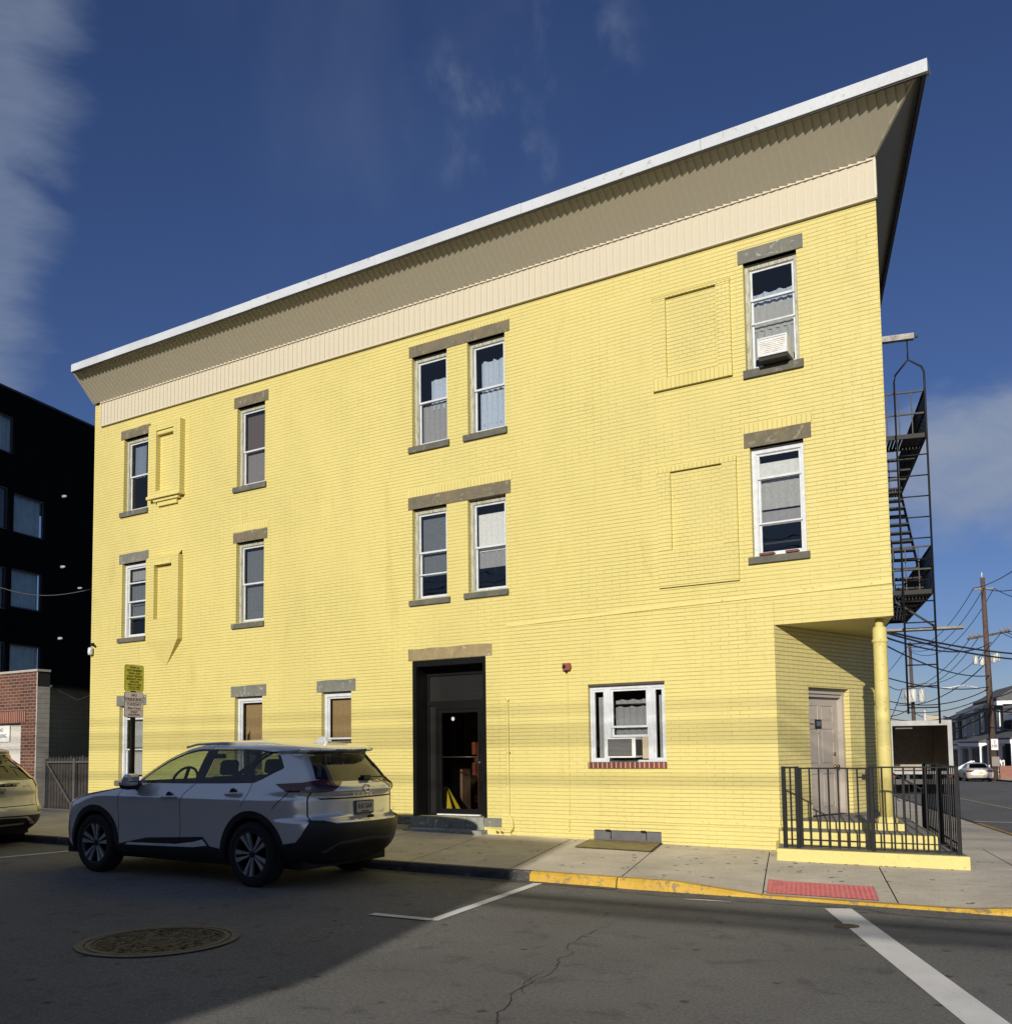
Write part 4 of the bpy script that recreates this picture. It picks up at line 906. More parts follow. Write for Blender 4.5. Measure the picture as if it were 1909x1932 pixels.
b = MB(SIDE); s0, s1 = (5.5, 6.10), (2.95, 3.80)
for n_ in (.34, .74): b.bar((n_, s0[0], s0[1]), (n_, s1[0], s1[1]), .016, .12); 
b.build('stair_stringers', M_IRON, FE)
for i in range(12): f = (i+.5)/12; t_, z = s0[0]+(s1[0]-s0[0])*f, s0[1]+(s1[1]-s0[1])*f; b = MB(SIDE); b.box(.34, .74, t_-.095, t_+.095, z-.016, z+.010); b.build('tread', M_IRON, FE)
b = MB(SIDE); b.path([(.32, 5.4, 6.75), (.32, 5.2, 6.55), (.32, 3.0, 4.50), (.32, 2.8, 4.3)], .015); b.path([(.32, 3.0, 3.8), (.32, 3.0, 4.50)], .012); b.path([(.32, 4.2, 4.95), (.32, 4.2, 5.62)], .012); b.build('stair_handrail', M_IRON, FE)
b = MB(SIDE); tl = 2.36; b.path([(.38, tl, 1.93), (.38, tl, 6.95), (.40, tl, 7.05), (.585, tl, 7.27), (.77, tl, 7.14), (.80, tl, 7.05), (.80, tl, 1.78)], .016, 6); b.tube((.585, tl, 7.27), (.585, tl, 7.60), .010)
b.build('ladder_rails', M_IRON, FE)
z = 2.02
while z < 6.0:
    if not (5.95 < z < 7.2): b = MB(SIDE); b.tube((.38, tl, z), (.80, tl, z), .010); b.build('rung', M_IRON, FE)
    z += .315
b = MB(SIDE); b.box(-.05, .68, tl-.045, tl+.045, 7.575, 7.66); b.build('hanger_beam', plain('worn_white_beam', (.30, .29, .27), .8, var=.4, scale=10), FE)
b = MB(SIDE); b.box(.68, .74, tl-.02, tl+.02, 7.60, 7.635); b.bar((.0, tl, 7.35), (.12, tl, 7.57), .03); b.box(-.02, .03, tl-.02, tl+.02, 3.7, 7.6); b.build('wall_bracket', M_IRON, FE)
b = MB(SIDE); b.box(-.1, 1.22, 2.55, 2.75, 3.19, 3.225); b.build('plank', plain('grey_plank', (.23, .22, .20), .85, var=.25, scale=12), FE)
b = MB(SIDE); b.bar((.30, 2.65, 3.64), (.86, 2.65, 3.22), .03, .03); b.build('plank_brace', M_IRON, FE)

# ---- small things on the facade
b = MB(); pp = [(-7.48, -.03, 2.26), (-7.48, -.03, .52), (-7.47, -.03, .47), (-7.42, -.04, .40), (-7.41, -.04, .36), (-7.41, -.04, .25), (-7.44, -.05, .215), (-7.60, -.06, .215)]
b.path(pp, .014, 8); b.tube((-7.48, -.03, 2.235), (-7.48, -.03, 2.265), .024); b.tube((-7.41, -.04, .28), (-7.41, -.04, .32), .02)
pi_ = b.build('vent_pipe', M_YP); tag(pi_, 'thin yellow painted pipe up the wall right of the entrance', 'pipe')
for x in (-7.66, -7.575):
    b = MB(); b.lathe([(.034, -.01), (.034, -.07), (.026, -.075), (.02, -.09)], (x, 0, .225), 'y', 16); b.build('pipe_cap', M_YP, pi_)
    b = MB(); b.lathe([(.024, -.076), (.020, -.094)], (x, 0, .215), 'y', 10); b.build('nozzle', plain('rusty_nozzle', (.16, .07, .03), .8), pi_)
b = MB()
for x in (-7.48,): b.box(x-.03, x+.03, -.018, .0, 1.42, 1.44)
b.build('clip', M_BRASS, pi_)
b = MB(); b.box(-6.49, -6.375, -.075, -.007, 2.655, 2.765); b.box(-6.385, -6.36, -.05, -.02, 2.68, 2.74); hn = b.build('wall_siren', plain('rusty_red', (.22, .055, .035), .6, var=.3, scale=18), bevel=.006); tag(hn, 'small rusty red alarm box high on the yellow wall', 'alarm')
b = MB(); b.lathe([(.030, -.076), (.020, -.082)], (-6.46, 0, 2.71), 'y', 12); b.lathe([(.02, 0), (.02, -.03)], (-6.44, -.04, 2.655), 'z', 8); b.build('horn', M_IRON, hn)
b = MB(); b.path([(-6.435, -.014, 2.64), (-6.435, -.014, 1.6), (-6.43, -.014, .8), (-6.445, -.014, .30)], .005, 6); b.tube((-6.445, -.02, .30), (-6.445, -.02, .26), .012); b.build('conduit', M_YP, hn)
b = MB(); b.box(-17.84, -17.74, -.03, 0, 3.80, 3.86); b.bar((-17.79, -.02, 3.83), (-17.66, -.10, 3.80), .04); cm_ = b.build('security_camera', M_IRON); tag(cm_, 'dark wall camera over a small white lamp at the left edge of the yellow wall', 'camera')
b = MB(); b.lathe([(.045, 3.60), (.055, 3.66), (.05, 3.74), (.03, 3.76)], (-17.79, -.06, 0), 'z', 14); fl_ = b.build('wall_lamp', M_VIN); tag(fl_, 'small white lamp under the dark wall camera', 'lamp')
b = MB(); b.lathe([(.03, 0), (.03, -.02)], (-17.74, -.06, 3.68), 'x', 12); b.build('lens', M_BLK, fl_)
def ac(name, x0, x1, z0, z1, yf, yb, label, lou=True):
    b = MB(); b.box(x0, x1, yf, yb, z0, z1); o = b.build(name, plain('ac_white_'+name[-1], (.66, .66, .63), .5, var=.1), bevel=.008); tag(o, label, 'air conditioner')
    if lou:
        b = MB(); b.box(x0+.02, x1-.05, yf-.004, yf+.002, z0+.025, z1-.02); gr = b.build('grille', plain('ac_dark_coil', (.06, .06, .06), .6), o)
        b = MB(); z = z0+.04
        while z < z1-.03: b.box(x0+.02, x1-.05, yf-.008, yf-.003, z, z+.006); z += .018
        b.build('louvres', plain('ac_louvre', (.16, .16, .155), .5), gr)
        b = MB(); b.box(x1-.001, x1+.003, yf+.02, yb-.01, z0+.03, z1-.03); b.build('side_vent', M_DRK, o)
    else:
        b = MB(); frame(b, x0, x1, z0, z1, yf-.012, yf, .022); b.build('rim', M_VIN, o)
        b = MB(); z = z0+.04; 
        while z < z1-.04: b.box(x0+.03, x1-.03, yf-.006, yf-.002, z, z+.01); z += .026
        b.build('louvres', plain('ac_louvre_pale', (.50, .48, .45), .6, var=.5, scale=20), o)
        b = MB(); b.box(x0+.01, x1-.01, yf+.01, yb, z0-.05, z0+.001); b.build('support', M_DRK, o)
    return o
ac('air_conditioner', -5.755, -5.31, 1.345, 1.635, -.14, .14, 'window air conditioner with dark louvres in the three part ground floor window')
ac('air_conditioner', -3.37, -2.975, 6.70, 6.955, -.22, .12, 'small white air conditioner in the top right window', False)
wf = empty('wet_floor_sign', (-9.02, .47, .43), 'yellow folding floor sign behind the glass of the entrance door', 'floor sign')
b = MB(); b.prism([(-.15, 0, 0), (.16, 0, 0), (-.02, .07, .44), (-.09, .07, .44)], 0, (0, .02, 0)); b.prism([(-.15, .27, 0), (.16, .27, 0), (-.02, .10, .44), (-.09, .10, .44)], 0, (0, .02, 0))
b.build('panel', plain('yellow_plastic', (.42, .33, .02), .4), wf)
text_mesh('lettering', 'CAUTION', .085, M_BLK, wf, facing((-.01, .028, .20), (-.12, .16, .98), (-1, 0, 0)), .001)
b = MB(); b.box(-9.36, -9.12, 1.15, 1.4, .43, 1.15); bx1 = b.build('cardboard_box', M_BOX); tag(bx1, 'tall brown box standing in the dark hallway behind the door glass', 'box')

# ------------------------------------------------------------------ garage, alley gate, black apartment block on the left
GA = empty('brick_garage', (0, 0, 0), 'low red brick garage with a white panel door and grey side wall', 'garage')
b = MB()
gx0, gx1 = -30, -19.74; dx0, dx1, dzt = -25.0, -20.33, 2.22
wall_cells(b, gx0, gx1, -.1, 3.36, [(dx0, dx1, -.1, dzt)], 0, .18); b.build('front_wall', M_RB, GA, fix=False)
b = MB(); b.box(dx0-.05, dx1+.18, -.012, .1, dzt+.002, dzt+.26); b.build('door_head', M_RL, GA)
b = MB(); b.prism([(gx1, .30, -.1), (gx1, .30, 3.02), (gx1, .004, 3.02), (gx1, .004, -.1)], 0, (.006, 0, 0)); b.face([(gx1, .0, -.1), (gx1-7.5, 30, -.1), (gx1-7.5, 30, 3.02), (gx1, .0, 3.02)]); b.build('side_wall', M_GW, GA, fix=False)
b = MB(); b.face([(gx1, .3, 3.02), (gx1-7.5, 30, 3.02), (-34, 30, 3.02), (-30, .3, 3.02)]); b.build('roof', plain('garage_felt', (.05, .05, .05), .9), GA, fix=False)
b = MB(); b.box(gx0, gx1+.03, -.03, .30, 3.36, 3.41); b.build('coping', plain('cement_coping', (.36, .34, .30), .8), GA)
b = MB(); b.box(gx1-.25, gx1-.001, .005, .30, 3.0, 3.36); b.bar((gx1+.02, .3, 3.04), (gx1-7.48, 30, 3.04), .09, .05); b.build('parapet_end', plain('black_felt', (.02, .02, .02), .7), GA)
b = MB(); b.box(gx1-.012, gx1+.006, -.010, .004, -.1, 3.35); b.build('corner_paint_edge', plain('pale_paint_edge', (.50, .48, .44), .7), GA)
b = MB(); zz = .0
D = MB(); rows = [.03, .56, 1.11, 1.66, 2.20]; cols = [dx0+.02, -23.85, -22.68, -21.5, -20.34]
hol = [(a+.05, c_-.05, d+.04, e-.04) for a, c_ in zip(cols, cols[1:]) for d, e in zip(rows, rows[1:])]
wall_cells(D, dx0, dx1, -.02, dzt, hol, .14, .02)
for a, c_, d, e in hol: D.face([(a, .16, d), (c_, .16, d), (c_, .16, e), (a, .16, e)])
gd = D.build('panel_door', plain('garage_door_white', (.52, .50, .46), .6, var=.08), GA, fix=False)
b = MB(); b.box(-21.62, -20.98, .128, .137, 1.80, 2.22); b.build('notice', plain('notice_white', (.7, .7, .68), .6), gd)
text_mesh('notice_letters', 'NO\nPARKING', .13, M_BLK, gd, facing((-21.3, .126, 2.0), (1, 0, 0)), .001, sx=.75)
GT = empty('alley_gate', (0, 0, 0), 'dark iron framed picket gate closing the alley beside the yellow building', 'gate')
b = MB(); yG = .12
for x in (-19.55, -18.50, -17.92): b.box(x-.035, x+.035, yG-.035, yG+.035, .1, 1.40)
for x0, x1 in ((-19.5, -18.54), (-18.46, -17.93)):
    b.bar((x0, yG, 1.33), (x1, yG, 1.33), .04, .04); b.bar((x0, yG, .30), (x1, yG, .30), .04, .04)
b.bar((-19.5, yG, 1.30), (-18.54, yG, .34), .03, .03)
b.build('iron_frame', plain('grey_iron_frame', (.075, .075, .075), .5), GT)
x = -19.50; M_PK = plain('dark_picket', (.030, .026, .022), .9, var=.4, scale=9)
while x < -17.92: b = MB(); h_ = random.uniform(-.02, .02); b.prism([(x, yG+.04, .16), (x+.085, yG+.04, .16), (x+.085, yG+.04, 1.40+h_), (x+.043, yG+.04, 1.46+h_), (x, yG+.04, 1.40+h_)], 0, (0, .02, 0)); b.build('picket', M_PK, GT); x += .105
x = -18.75
TF = empty('back_fence', (0, 0, 0), 'taller dark wooden stake fence standing behind the alley gate', 'fence')
while x < -17.6: b = MB(); h_ = random.uniform(-.06, .06); b.prism([(x, 1.6, .1), (x+.11, 1.6, .1), (x+.11, 1.6, 1.95+h_), (x+.055, 1.6, 2.05+h_), (x, 1.6, 1.95+h_)], 0, (0, .03, 0)); b.build('stake', M_PK, TF); x += .16
b = MB(); b.bar((-18.8, 1.65, 1.5), (-17.6, 1.65, 1.5), .05); b.build('rail', M_PK, TF)
b = MB(); b.path([(-19.6, .4, 2.95), (-19.0, .5, 2.70), (-18.3, .5, 2.85), (-17.87, .3, 3.1)], .012); tag(b.build('slack_cable', M_BLK), 'slack black cable hanging between the garage roof and the yellow wall', 'cable')

BB = empty('black_apartment_block', (0, 0, 0), 'tall black rendered apartment block rising behind the brick garage', 'building')
q0 = Vector((-35.2, 9.5, 0)); qd = Vector((-.24, .97, 0)).normalized(); qn = Vector((qd.y, -qd.x, 0))
Q = Matrix(((qd.x, -qn.x, 0, q0.x), (qd.y, -qn.y, 0, q0.y), (0, 0, 1, 0), (0, 0, 0, 1)))   # local (s along, depth, z)
def qhit(px, py):
    d = at(px, py, 1)-CAM; t_ = ((q0-CAM).dot(qn))/d.dot(qn); h = CAM+d*t_; return (h-q0).dot(qd), h.z
rows_ = [[(27, 929), (86, 947), (84, 1019)], [(22, 1072), (81, 1083), (79, 1155)], [(19, 1213), (79, 1222), (78, 1296)], [(-35, 758), (28, 790), (27, 858)]]
wins = []
for tl_, tr_, br_ in rows_:
    s0_, z1_ = qhit(*tl_); s1_, z1b = qhit(*tr_); _, z0_ = qhit(*br_); wins.append((s0_, s1_, z0_, (z1_+z1b)/2))
wide = list(wins)
for (tr_, br_) in (((18, 920), (16, 1000)), ((14, 1070), (12, 1150)), ((12, 1211), (12, 1296))):
    s1_, z1_ = qhit(*tr_); _, z0_ = qhit(*br_); wins.append((s1_-1.6, s1_, z0_, z1_))
zt_b = sum(qhit(*p)[1] for p in ((0, 724), (178, 806)))/2
M_TRG = plain('vent_grey', (.33, .34, .35), .5); M_BR = plain('black_render', (.0045, .0045, .005), .95, var=.3, scale=1.5); M_BR.node_tree.nodes['Principled BSDF'].inputs['Specular IOR Level'].default_value = .1
b = MB(Q); wall_cells(b, -6, 26, -1, zt_b, wins, 0, .15)
b.face([(-6, 0, -1), (-6, 14, -1), (-6, 14, zt_b), (-6, 0, zt_b)]); b.face([(26, 0, -1), (26, 14, -1), (26, 14, zt_b), (26, 0, zt_b)]); b.face([(-6, 0, zt_b), (26, 0, zt_b), (26, 14, zt_b), (-6, 14, zt_b)])
b.build('wall', M_BR, BB, fix=False)
b = MB(Q); b.box(-6, 26, -.05, .1, zt_b-.06, zt_b+.03); b.build('parapet_edge', plain('dark_grey_edge', (.02, .02, .022), .5), BB)
M_CUR = plain('pale_teal_curtain', (.55, .68, .68), .9, var=.15, scale=3)
for i, (s0_, s1_, z0_, z1_) in enumerate(wins):
    b = MB(Q); frame(b, s0_, s1_, z0_, z1_, .06, .14, .06); wn = b.build('window', plain('dark_window_frame', (.06, .064, .07), .4), BB)
    b = MB(Q); b.face([(s0_, .12, z0_), (s1_, .12, z0_), (s1_, .12, z1_), (s0_, .12, z1_)]); b.build('pane', M_GL, wn, fix=False)
    b = MB(Q); n_ = 40; R_ = []
    for k in range(n_+1): s_ = s0_+(s1_-s0_)*k/n_; dy = .05*math.sin(k*1.3+i)+.03*math.sin(k*.6); R_.append((b.av((s_, .28+dy, z0_)), b.av((s_, .28+dy, z1_))))
    for (a, c_), (d, e) in zip(R_, R_[1:]): b.f.append([a, d, e, c_]); b.sm.append(True)
    b.build('curtain', M_CUR if i < len(wide) else M_SLATE, wn, fix=False)
    b = MB(Q); b.face([(s0_-.3, .7, z0_-.3), (s1_+.3, .7, z0_-.3), (s1_+.3, .7, z1_+.3), (s0_-.3, .7, z1_+.3)]); b.build('room', M_DRK, wn, fix=False)
for i, (px, py) in enumerate(((119, 937), (116, 1070), (111, 1205), (148, 1110))):
    s_, z_ = qhit(px, py); b = MB(Q); r_ = .065 if i < 3 else .045; b.lathe([(r_, 0), (r_*.95, -.10), (r_*.7, -.17), (r_*.3, -.20)], (s_, 0, z_), 'y', 14)
    b.build('vent_cover', M_TRG, BB)
b = MB(); p_, q_ = at(-30, 1098, 24), at(172, 1112, 24); pts = [p_.lerp(q_, i/12)+Vector((0, 0, -.25*math.sin(math.pi*i/12))) for i in range(13)]; b.path(pts, .012); tag(b.build('service_cable', M_BLK), 'thin cable crossing in front of the black apartment block', 'cable')

# ------------------------------------------------------------------ parking signs
SG = empty('parking_sign_post', (-12.56, -2.95, .13), 'post by the kerb with a yellow permit sign over a white no parking sign', 'sign post')
b = MB(Matrix.Rotation(R(95.7), 4, 'Z')); b.box(-.032, .032, .010, .022, -.1, 2.72); b.box(-.040, -.031, -.006, .020, -.1, 2.72); b.box(.031, .040, -.006, .020, -.1, 2.72)
b.build('post', M_IRON, SG)
sgd = Vector((.86, .20, 0)).normalized()
def signplate(zc, h, w_, mat, edge, name, lines, tm, ang=.0):
    rd_ = Vector((1, 0, 0)); r_ = .035
    def rr(w2, h2, r): 
        o = []
        for cx_, cz_, a0 in ((w2-r, h2-r, 0), (-w2+r, h2-r, 90), (-w2+r, -h2+r, 180), (w2-r, -h2+r, 270)):
            for k in range(5): a = R(a0+k*22.5); o.append((cx_+r*math.cos(a), cz_+r*math.sin(a)))
        return o
    M4 = Matrix.Rotation(ang, 4, 'Z') @ Matrix.Translation((.0, -.012, zc))
    b = MB(M4); b.prism([(x, 0, z) for x, z in rr(w_/2, h/2, r_)], 0, (0, .004, 0)); o = b.build(name, edge, SG)
    b = MB(M4); b.face([(x, -.0015, z) for x, z in rr(w_/2-.008, h/2-.008, r_-.006)]); b.build('face', mat, o)
    for s, size, dz, sx in lines: text_mesh('lettering', s, size, tm, o, M4 @ facing((0, -.003, dz), (1, 0, 0)), .0006, sx=sx)
    return o, M4
M_SY = plain('sign_yellow_green', (.62, .60, .04), .5, var=.06); M_SW = plain('sign_white', (.66, .62, .64), .45, var=.05); M_ST = plain('sign_text_dark', (.035, .03, .03), .6); M_SR = plain('sign_text_maroon', (.13, .045, .06), .6)
an = R(95.7)
signplate(2.545, .415, .38, M_SY, M_ST, 'permit_sign', [('TOWN OF', .042, .165, 1), ('GUTTENBERG', .048, .118, 1.0), ('PERMIT ZONE', .042, .072, .9), ('PERMIT PARKING', .042, .028, .92), ('RESIDENTS ONLY', .042, -.016, .95), ('TIME LIMIT', .042, -.06, 1), ('10PM TO 7AM', .042, -.103, 1), ('7 DAYS A WEEK', .034, -.142, 1), ('TOW AWAY ZONE', .026, -.172, 1)], M_ST, an)
o_, M4_ = signplate(2.130, .40, .38, M_SW, M_ST, 'no_parking_sign', [('NO', .062, .145, 1.1), ('PARKING', .078, .078, 1.08), ('TUESDAY', .058, .002, 1.15), ('8am-11am', .055, -.055, 1.1), ('STREET', .042, -.118, 1.05), ('SWEEPING', .046, -.160, 1.1)], M_SR, an)
b = MB(M4_); b.box(-.165, .165, -.003, -.001, .036, .041); b.box(-.165, .165, -.003, -.001, -.092, -.087); b.build('rule', M_SR, o_)

# ------------------------------------------------------------------ the street side behind the camera: house whose shadow lies on the road, overhead cables
OB = empty('house_across_the_street', (0, 0, 0), 'two storey red brick house across the street whose shadow covers the parked cars', 'building')
b = MB(); wall_cells(b, -48, -1.9, -.2, 6.78, [(x, x+1.0, z, z+1.6) for x in (-5, -8.5, -12, -15.5, -19, -22.5, -26) for z in (.9, 3.9)], 0, -.15)
for f_ in range(len(b.v)): b.v[f_].y = -20.8-b.v[f_].y*1
b.box(-48, -1.9, -33, -21.2, -.2, 6.77); b.box(-48, -4.3, -21.2, -20.8, 6.78, 7.08); b.build('wall', M_RB, OB)  # raised parapet on the left, unseen, added to put the SUV in shade
b = MB(); b.slab([(-1.9, -20.8), (-1.05, -20.8), (-1.05, -33), (-1.9, -33)], 4.24, 6.78); b.prism([(-1.9, -20.8, 3.78), (-1.05, -20.8, 4.23), (-1.9, -20.8, 4.23)], 0, (0, -12.2, 0)); b.build('bay', M_RB, OB)
b = MB()
for x in (-5, -8.5, -12, -15.5, -19, -22.5, -26):
    for z in (.9, 3.9): frame(b, x, x+1, z, z+1.6, -20.93, -20.87, .06); b.box(x, x+1, -20.92, -20.88, z+.77, z+.83)
wo = b.build('window_frame', M_VIN, OB)
b = MB()
for x in (-5, -8.5, -12, -15.5, -19, -22.5, -26):
    for z in (.9, 3.9): b.face([(x, -20.95, z), (x+1, -20.95, z), (x+1, -20.95, z+1.6), (x, -20.95, z+1.6)])
b.build('pane', M_GLD, wo, fix=False)
b = MB(); b.box(-60, 60, -20.75, -15.4, -.3, .12); o = b.build('opposite_pavement', M_CON); tag(o, kind='structure')
def wire(pts_, r, sag=0., label=None, group=None, n=24, mat=None):
    a, c_ = Vector(pts_[0]), Vector(pts_[1]); P = [a.lerp(c_, i/n)-Vector((0, 0, sag*4*(i/n)*(1-i/n))) for i in range(n+1)]
    b = MB(); b.path(P, r, 5); o = b.build('utility_wire', mat or M_WIRE); tag(o, label, 'wire', group); return o
M_WIRE = plain('wire_black', (.02, .02, .022), .6)
for z_, r_, y_, sl_ in ((9.15, .014, -20.2, .12), (8.86, .020, -20.2, .10), (8.70, .022, -20.2, .05), (8.08, .022, -20.1, .03), (5.25, .070, -18.6, -.03), (5.03, .045, -18.4, -.06)):
    wire([(-52, y_, z_+sl_*3), (42, y_, z_-sl_*2)], r_, .55, 'overhead cable running along the far side of the street, seen only by its shadow', 'cables across the street', 60)

# ------------------------------------------------------------------ side street: poles, wires, truck, cars, houses, trees
M_POLE = plain('brown_pole_wood', (.085, .055, .042), .9, var=.35, scale=6, bump=.2)
M_TRF = plain('pale_transformer', (.50, .50, .47), .5)
M_ARM = plain('grey_crossarm', (.22, .20, .18), .85)
def pole(base, top, r0, r1, name, label):
    o = empty(name, base, label, 'utility pole', 'utility poles along the side street'); bl = Vector(base)
    b = MB(); b.tube((0, 0, -.3), Vector(top)-bl, r0, 12, r1); b.build('pole', M_POLE, o); return o, bl
base = at(1877, 1474, 68); top = at(1853.5, 1090, 68)
P1, bl = pole(base, top, .26, .15, 'utility_pole', 'tall brown utility pole behind the parked tan sedan, nearest the camera')
pr = rt.copy()                                              # crossarm direction
def on1(px, py, Z=68): return at(px, py, Z)-bl
b = MB(); b.bar(on1(1836, 1112), on1(1875, 1110), .12); b.build('crossarm', M_ARM, P1)
b = MB(); b.bar(on1(1826, 1206), on1(1905, 1191), .16); b.build('crossarm', M_POLE, P1)
for px in (1830, 1838, 1847, 1888, 1897, 1903): b = MB(); q_ = on1(px, 1206-(px-1826)*.19-3); b.tube(q_, q_+Vector((0, 0, .22)), .08, 6); b.build('insulator', M_ARM, P1)
b = MB(); b.tube(on1(1852, 1092), on1(1852, 1080), .05); b.build('pin', M_TRF, P1)
for i, (px, py) in enumerate(((1840, 1246), (1852, 1248), (1882, 1240), (1874, 1243))):
    b = MB(); q_ = on1(px, py, 67.6); b.lathe([(.15, -.3), (.17, -.26), (.17, .22), (.10, .32)], q_, 'z', 12); b.build('transformer', M_TRF, P1)
b = MB(); b.path([on1(1866, 1304), on1(1840, 1297), on1(1815, 1293), on1(1790, 1298)], .05); q_ = on1(1788, 1299); b.box(q_.x-.5, q_.x+.3, q_.y-.15, q_.y+.15, q_.z-.06, q_.z+.08); b.build('street_light_arm', M_TRF, P1)
q_ = on1(1877, 1401, 67.6); b = MB(); b.box(q_.x-.25, q_.x+.2, q_.y-.02, q_.y+.02, q_.z-.55, q_.z+.25); b.build('pole_sign', M_SW, P1)
text_mesh('sign_letters', '2\nHR', .30, M_ST, P1, Matrix.Translation(q_+Vector((-.02, -.04, -.12))) @ facing((0, 0, 0), (1, 0, 0)), .002)
b = MB(); q_ = on1(1880, 1437, 67.6); b.box(q_.x-.3, q_.x+.2, q_.y-.05, q_.y+.1, q_.z-.35, q_.z+.35); b.build('cable_box', M_ARM, P1)
base2 = at(1730, 1470, 92); top2 = at(1716, 1212, 92)
P2, bl2 = pole(base2, top2, .22, .14, 'utility_pole', 'farther utility pole with three transformers, above the box truck')
def on2(px, py, Z=92): return at(px, py, Z)-bl2
for y0, y1, x0_, x1_ in ((1301, 1288, 1701, 1747), (1317, 1311, 1700, 1744)):
    b = MB(); b.bar(on2(x0_, y0), on2(x1_, y1), .14); b.build('crossarm', M_ARM, P2)
for px in (1713, 1723, 1739): b = MB(); b.lathe([(.28, -.62), (.31, -.52), (.31, .5), (.2, .68)], on2(px, 1313+(2 if px < 1720 else 0), 91.5), 'z', 12); b.build('transformer', M_TRF, P2)
WG = 'overhead wires above the side street'
WL = 'thin black overhead wire strung between the side street poles and houses'
WD = [((1836, 1110, 68), (1990, 1015, 40), .4), ((1855, 1110, 68), (2000, 1075, 40), .5), ((1875, 1110, 68), (2040, 1120, 45), .6), ((1836, 1111, 68), (1715, 1222, 92), 1.2), ((1855, 1111, 68), (1717, 1226, 92), 1.6), ((1875, 1110, 68), (1719, 1230, 92), 2.),
      ((1830, 1205, 68), (1702, 1300, 92), 1.0), ((1847, 1202, 68), (1713, 1298, 92), 1.2), ((1888, 1195, 68), (1740, 1290, 92), 1.1), ((1903, 1191, 68), (1990, 1150, 45), .4), ((1897, 1192, 68), (2010, 1175, 45), .5), ((1888, 1193, 68), (2010, 1205, 45), .4),
      ((1660, 1188, 30), (2000, 1236, 45), .25), ((1664, 1192, 30), (2000, 1246, 45), .3), ((1662, 1200, 30), (1870, 1212, 68), .6), ((1660, 1212, 40), (1867, 1275, 68), .5), ((1862, 1250, 68), (1690, 1330, 80), 1.), ((1866, 1300, 68), (1650, 1316, 60), .8),
      ((1866, 1312, 68), (1650, 1330, 70), .9), ((1868, 1325, 68), (1640, 1345, 75), 1.0), ((1868, 1332, 68), (1640, 1385, 85), .8), ((1868, 1336, 68), (2010, 1290, 45), .5), ((1868, 1330, 68), (2010, 1268, 45), .6), ((1870, 1340, 68), (2010, 1325, 45), .3),
      ((1866, 1322, 68), (1760, 1400, 80), .6), ((1868, 1318, 68), (2010, 1235, 45), .4), ((1866, 1296, 68), (1660, 1275, 50), .4), ((1868, 1372, 68), (2010, 1372, 45), .2), ((1702, 1300, 92), (1640, 1420, 120), 1.), ((1716, 1215, 92), (1650, 1290, 150), .5), ((1723, 1330, 92), (1640, 1345, 60), .6),
      ((1866, 1330, 68), (1725, 1345, 92), 1.0), ((1866, 1338, 68), (1660, 1362, 60), .7), ((1700, 1302, 92), (1640, 1260, 60), .4)]
def wlabel(i):
    for lim, s in ((3, 'thin wire running from the short top crossarm of the nearer pole to the right edge'), (6, 'thin wire sagging from the top crossarm of the nearer pole to the farther pole top'), (9, 'thin wire sagging between the lower crossarms of the two utility poles'),
                   (12, 'thin wire from the lower crossarm of the nearer pole out to the right edge'), (16, 'dark cable crossing from the fire escape to the nearer pole and beyond'), (21, 'dark cable from the middle of the nearer pole leftwards behind the column'),
                   (24, 'dark cable from the middle of the nearer pole rightwards over the row houses'), (34, 'low dark cable in the tangle above the box truck roof')):
        if i < lim: return s
for i, (a, c_, sg) in enumerate(WD): wire([at(*a), at(*c_)], .036 if i > 11 else .026, sg, wlabel(i), WG, 20)
for a, c_ in (((1860, 1335, 67.8), (1780, 1352, 75)), ((1868, 1334, 67.8), (1925, 1322, 55)), ((1866, 1345, 67.8), (1750, 1378, 80))): wire([at(*a), at(*c_)], .055, .5, 'thick bundled cable hanging from the nearer utility pole', 'bundled cables on the nearer pole', 20)

# box truck, open at the back
TM = Matrix.Translation(side_pt(3.62, 28.6, street_z(28.6))) @ Matrix.Rotation(R(14), 4, 'Z')      # local: x right, y ahead, z up
BT = empty('box_truck', (0, 0, 0), 'grey box truck parked on the side street with its cargo box open at the back', 'truck')
M_TB = plain('truck_box_grey', (.34, .34, .33), .6, var=.2, scale=3); M_TI = plain('truck_lining', (.34, .30, .235), .8, var=.2)
hw, zb2, zt2, ln = 1.19, .82, 2.98, 5.4
b = MB(TM); frame(b, -hw, hw, zb2, zt2, 0, .12, .16, .12, .20); b.build('rear_frame', M_TB, BT)
b = MB(TM); b.box(-hw, -hw+.04, .12, ln, zb2, zt2-.02); b.box(hw-.04, hw, .12, ln, zb2, zt2-.02); b.box(-hw+.04, hw-.04, .12, ln, zt2-.06, zt2-.021); b.box(-hw+.04, hw-.04, ln-.05, ln, zb2, zt2-.06); b.build('cargo_box', M_TB, BT)
b = MB(TM); b.face([(-hw+.05, ln-.06, zb2+.05), (hw-.05, ln-.06, zb2+.05), (hw-.05, ln-.06, zt2-.08), (-hw+.05, ln-.06, zt2-.08)]); b.face([(-hw+.045, .12, zb2+.05), (-hw+.045, ln, zb2+.05), (-hw+.045, ln, zt2-.08), (-hw+.045, .12, zt2-.08)]); b.face([(hw-.045, .12, zb2+.05), (hw-.045, ln, zb2+.05), (hw-.045, ln, zt2-.08), (hw-.045, .12, zt2-.08)])
b.face([(-hw+.04, .12, zt2-.063), (hw-.04, .12, zt2-.063), (hw-.04, ln, zt2-.063), (-hw+.04, ln, zt2-.063)]); b.build('lining', M_TI, BT, fix=False)
b = MB(TM); b.box(-hw+.04, hw-.04, .05, ln, zb2-.02, zb2+.03); b.build('floor', M_BRN, BT)
b = MB(TM)
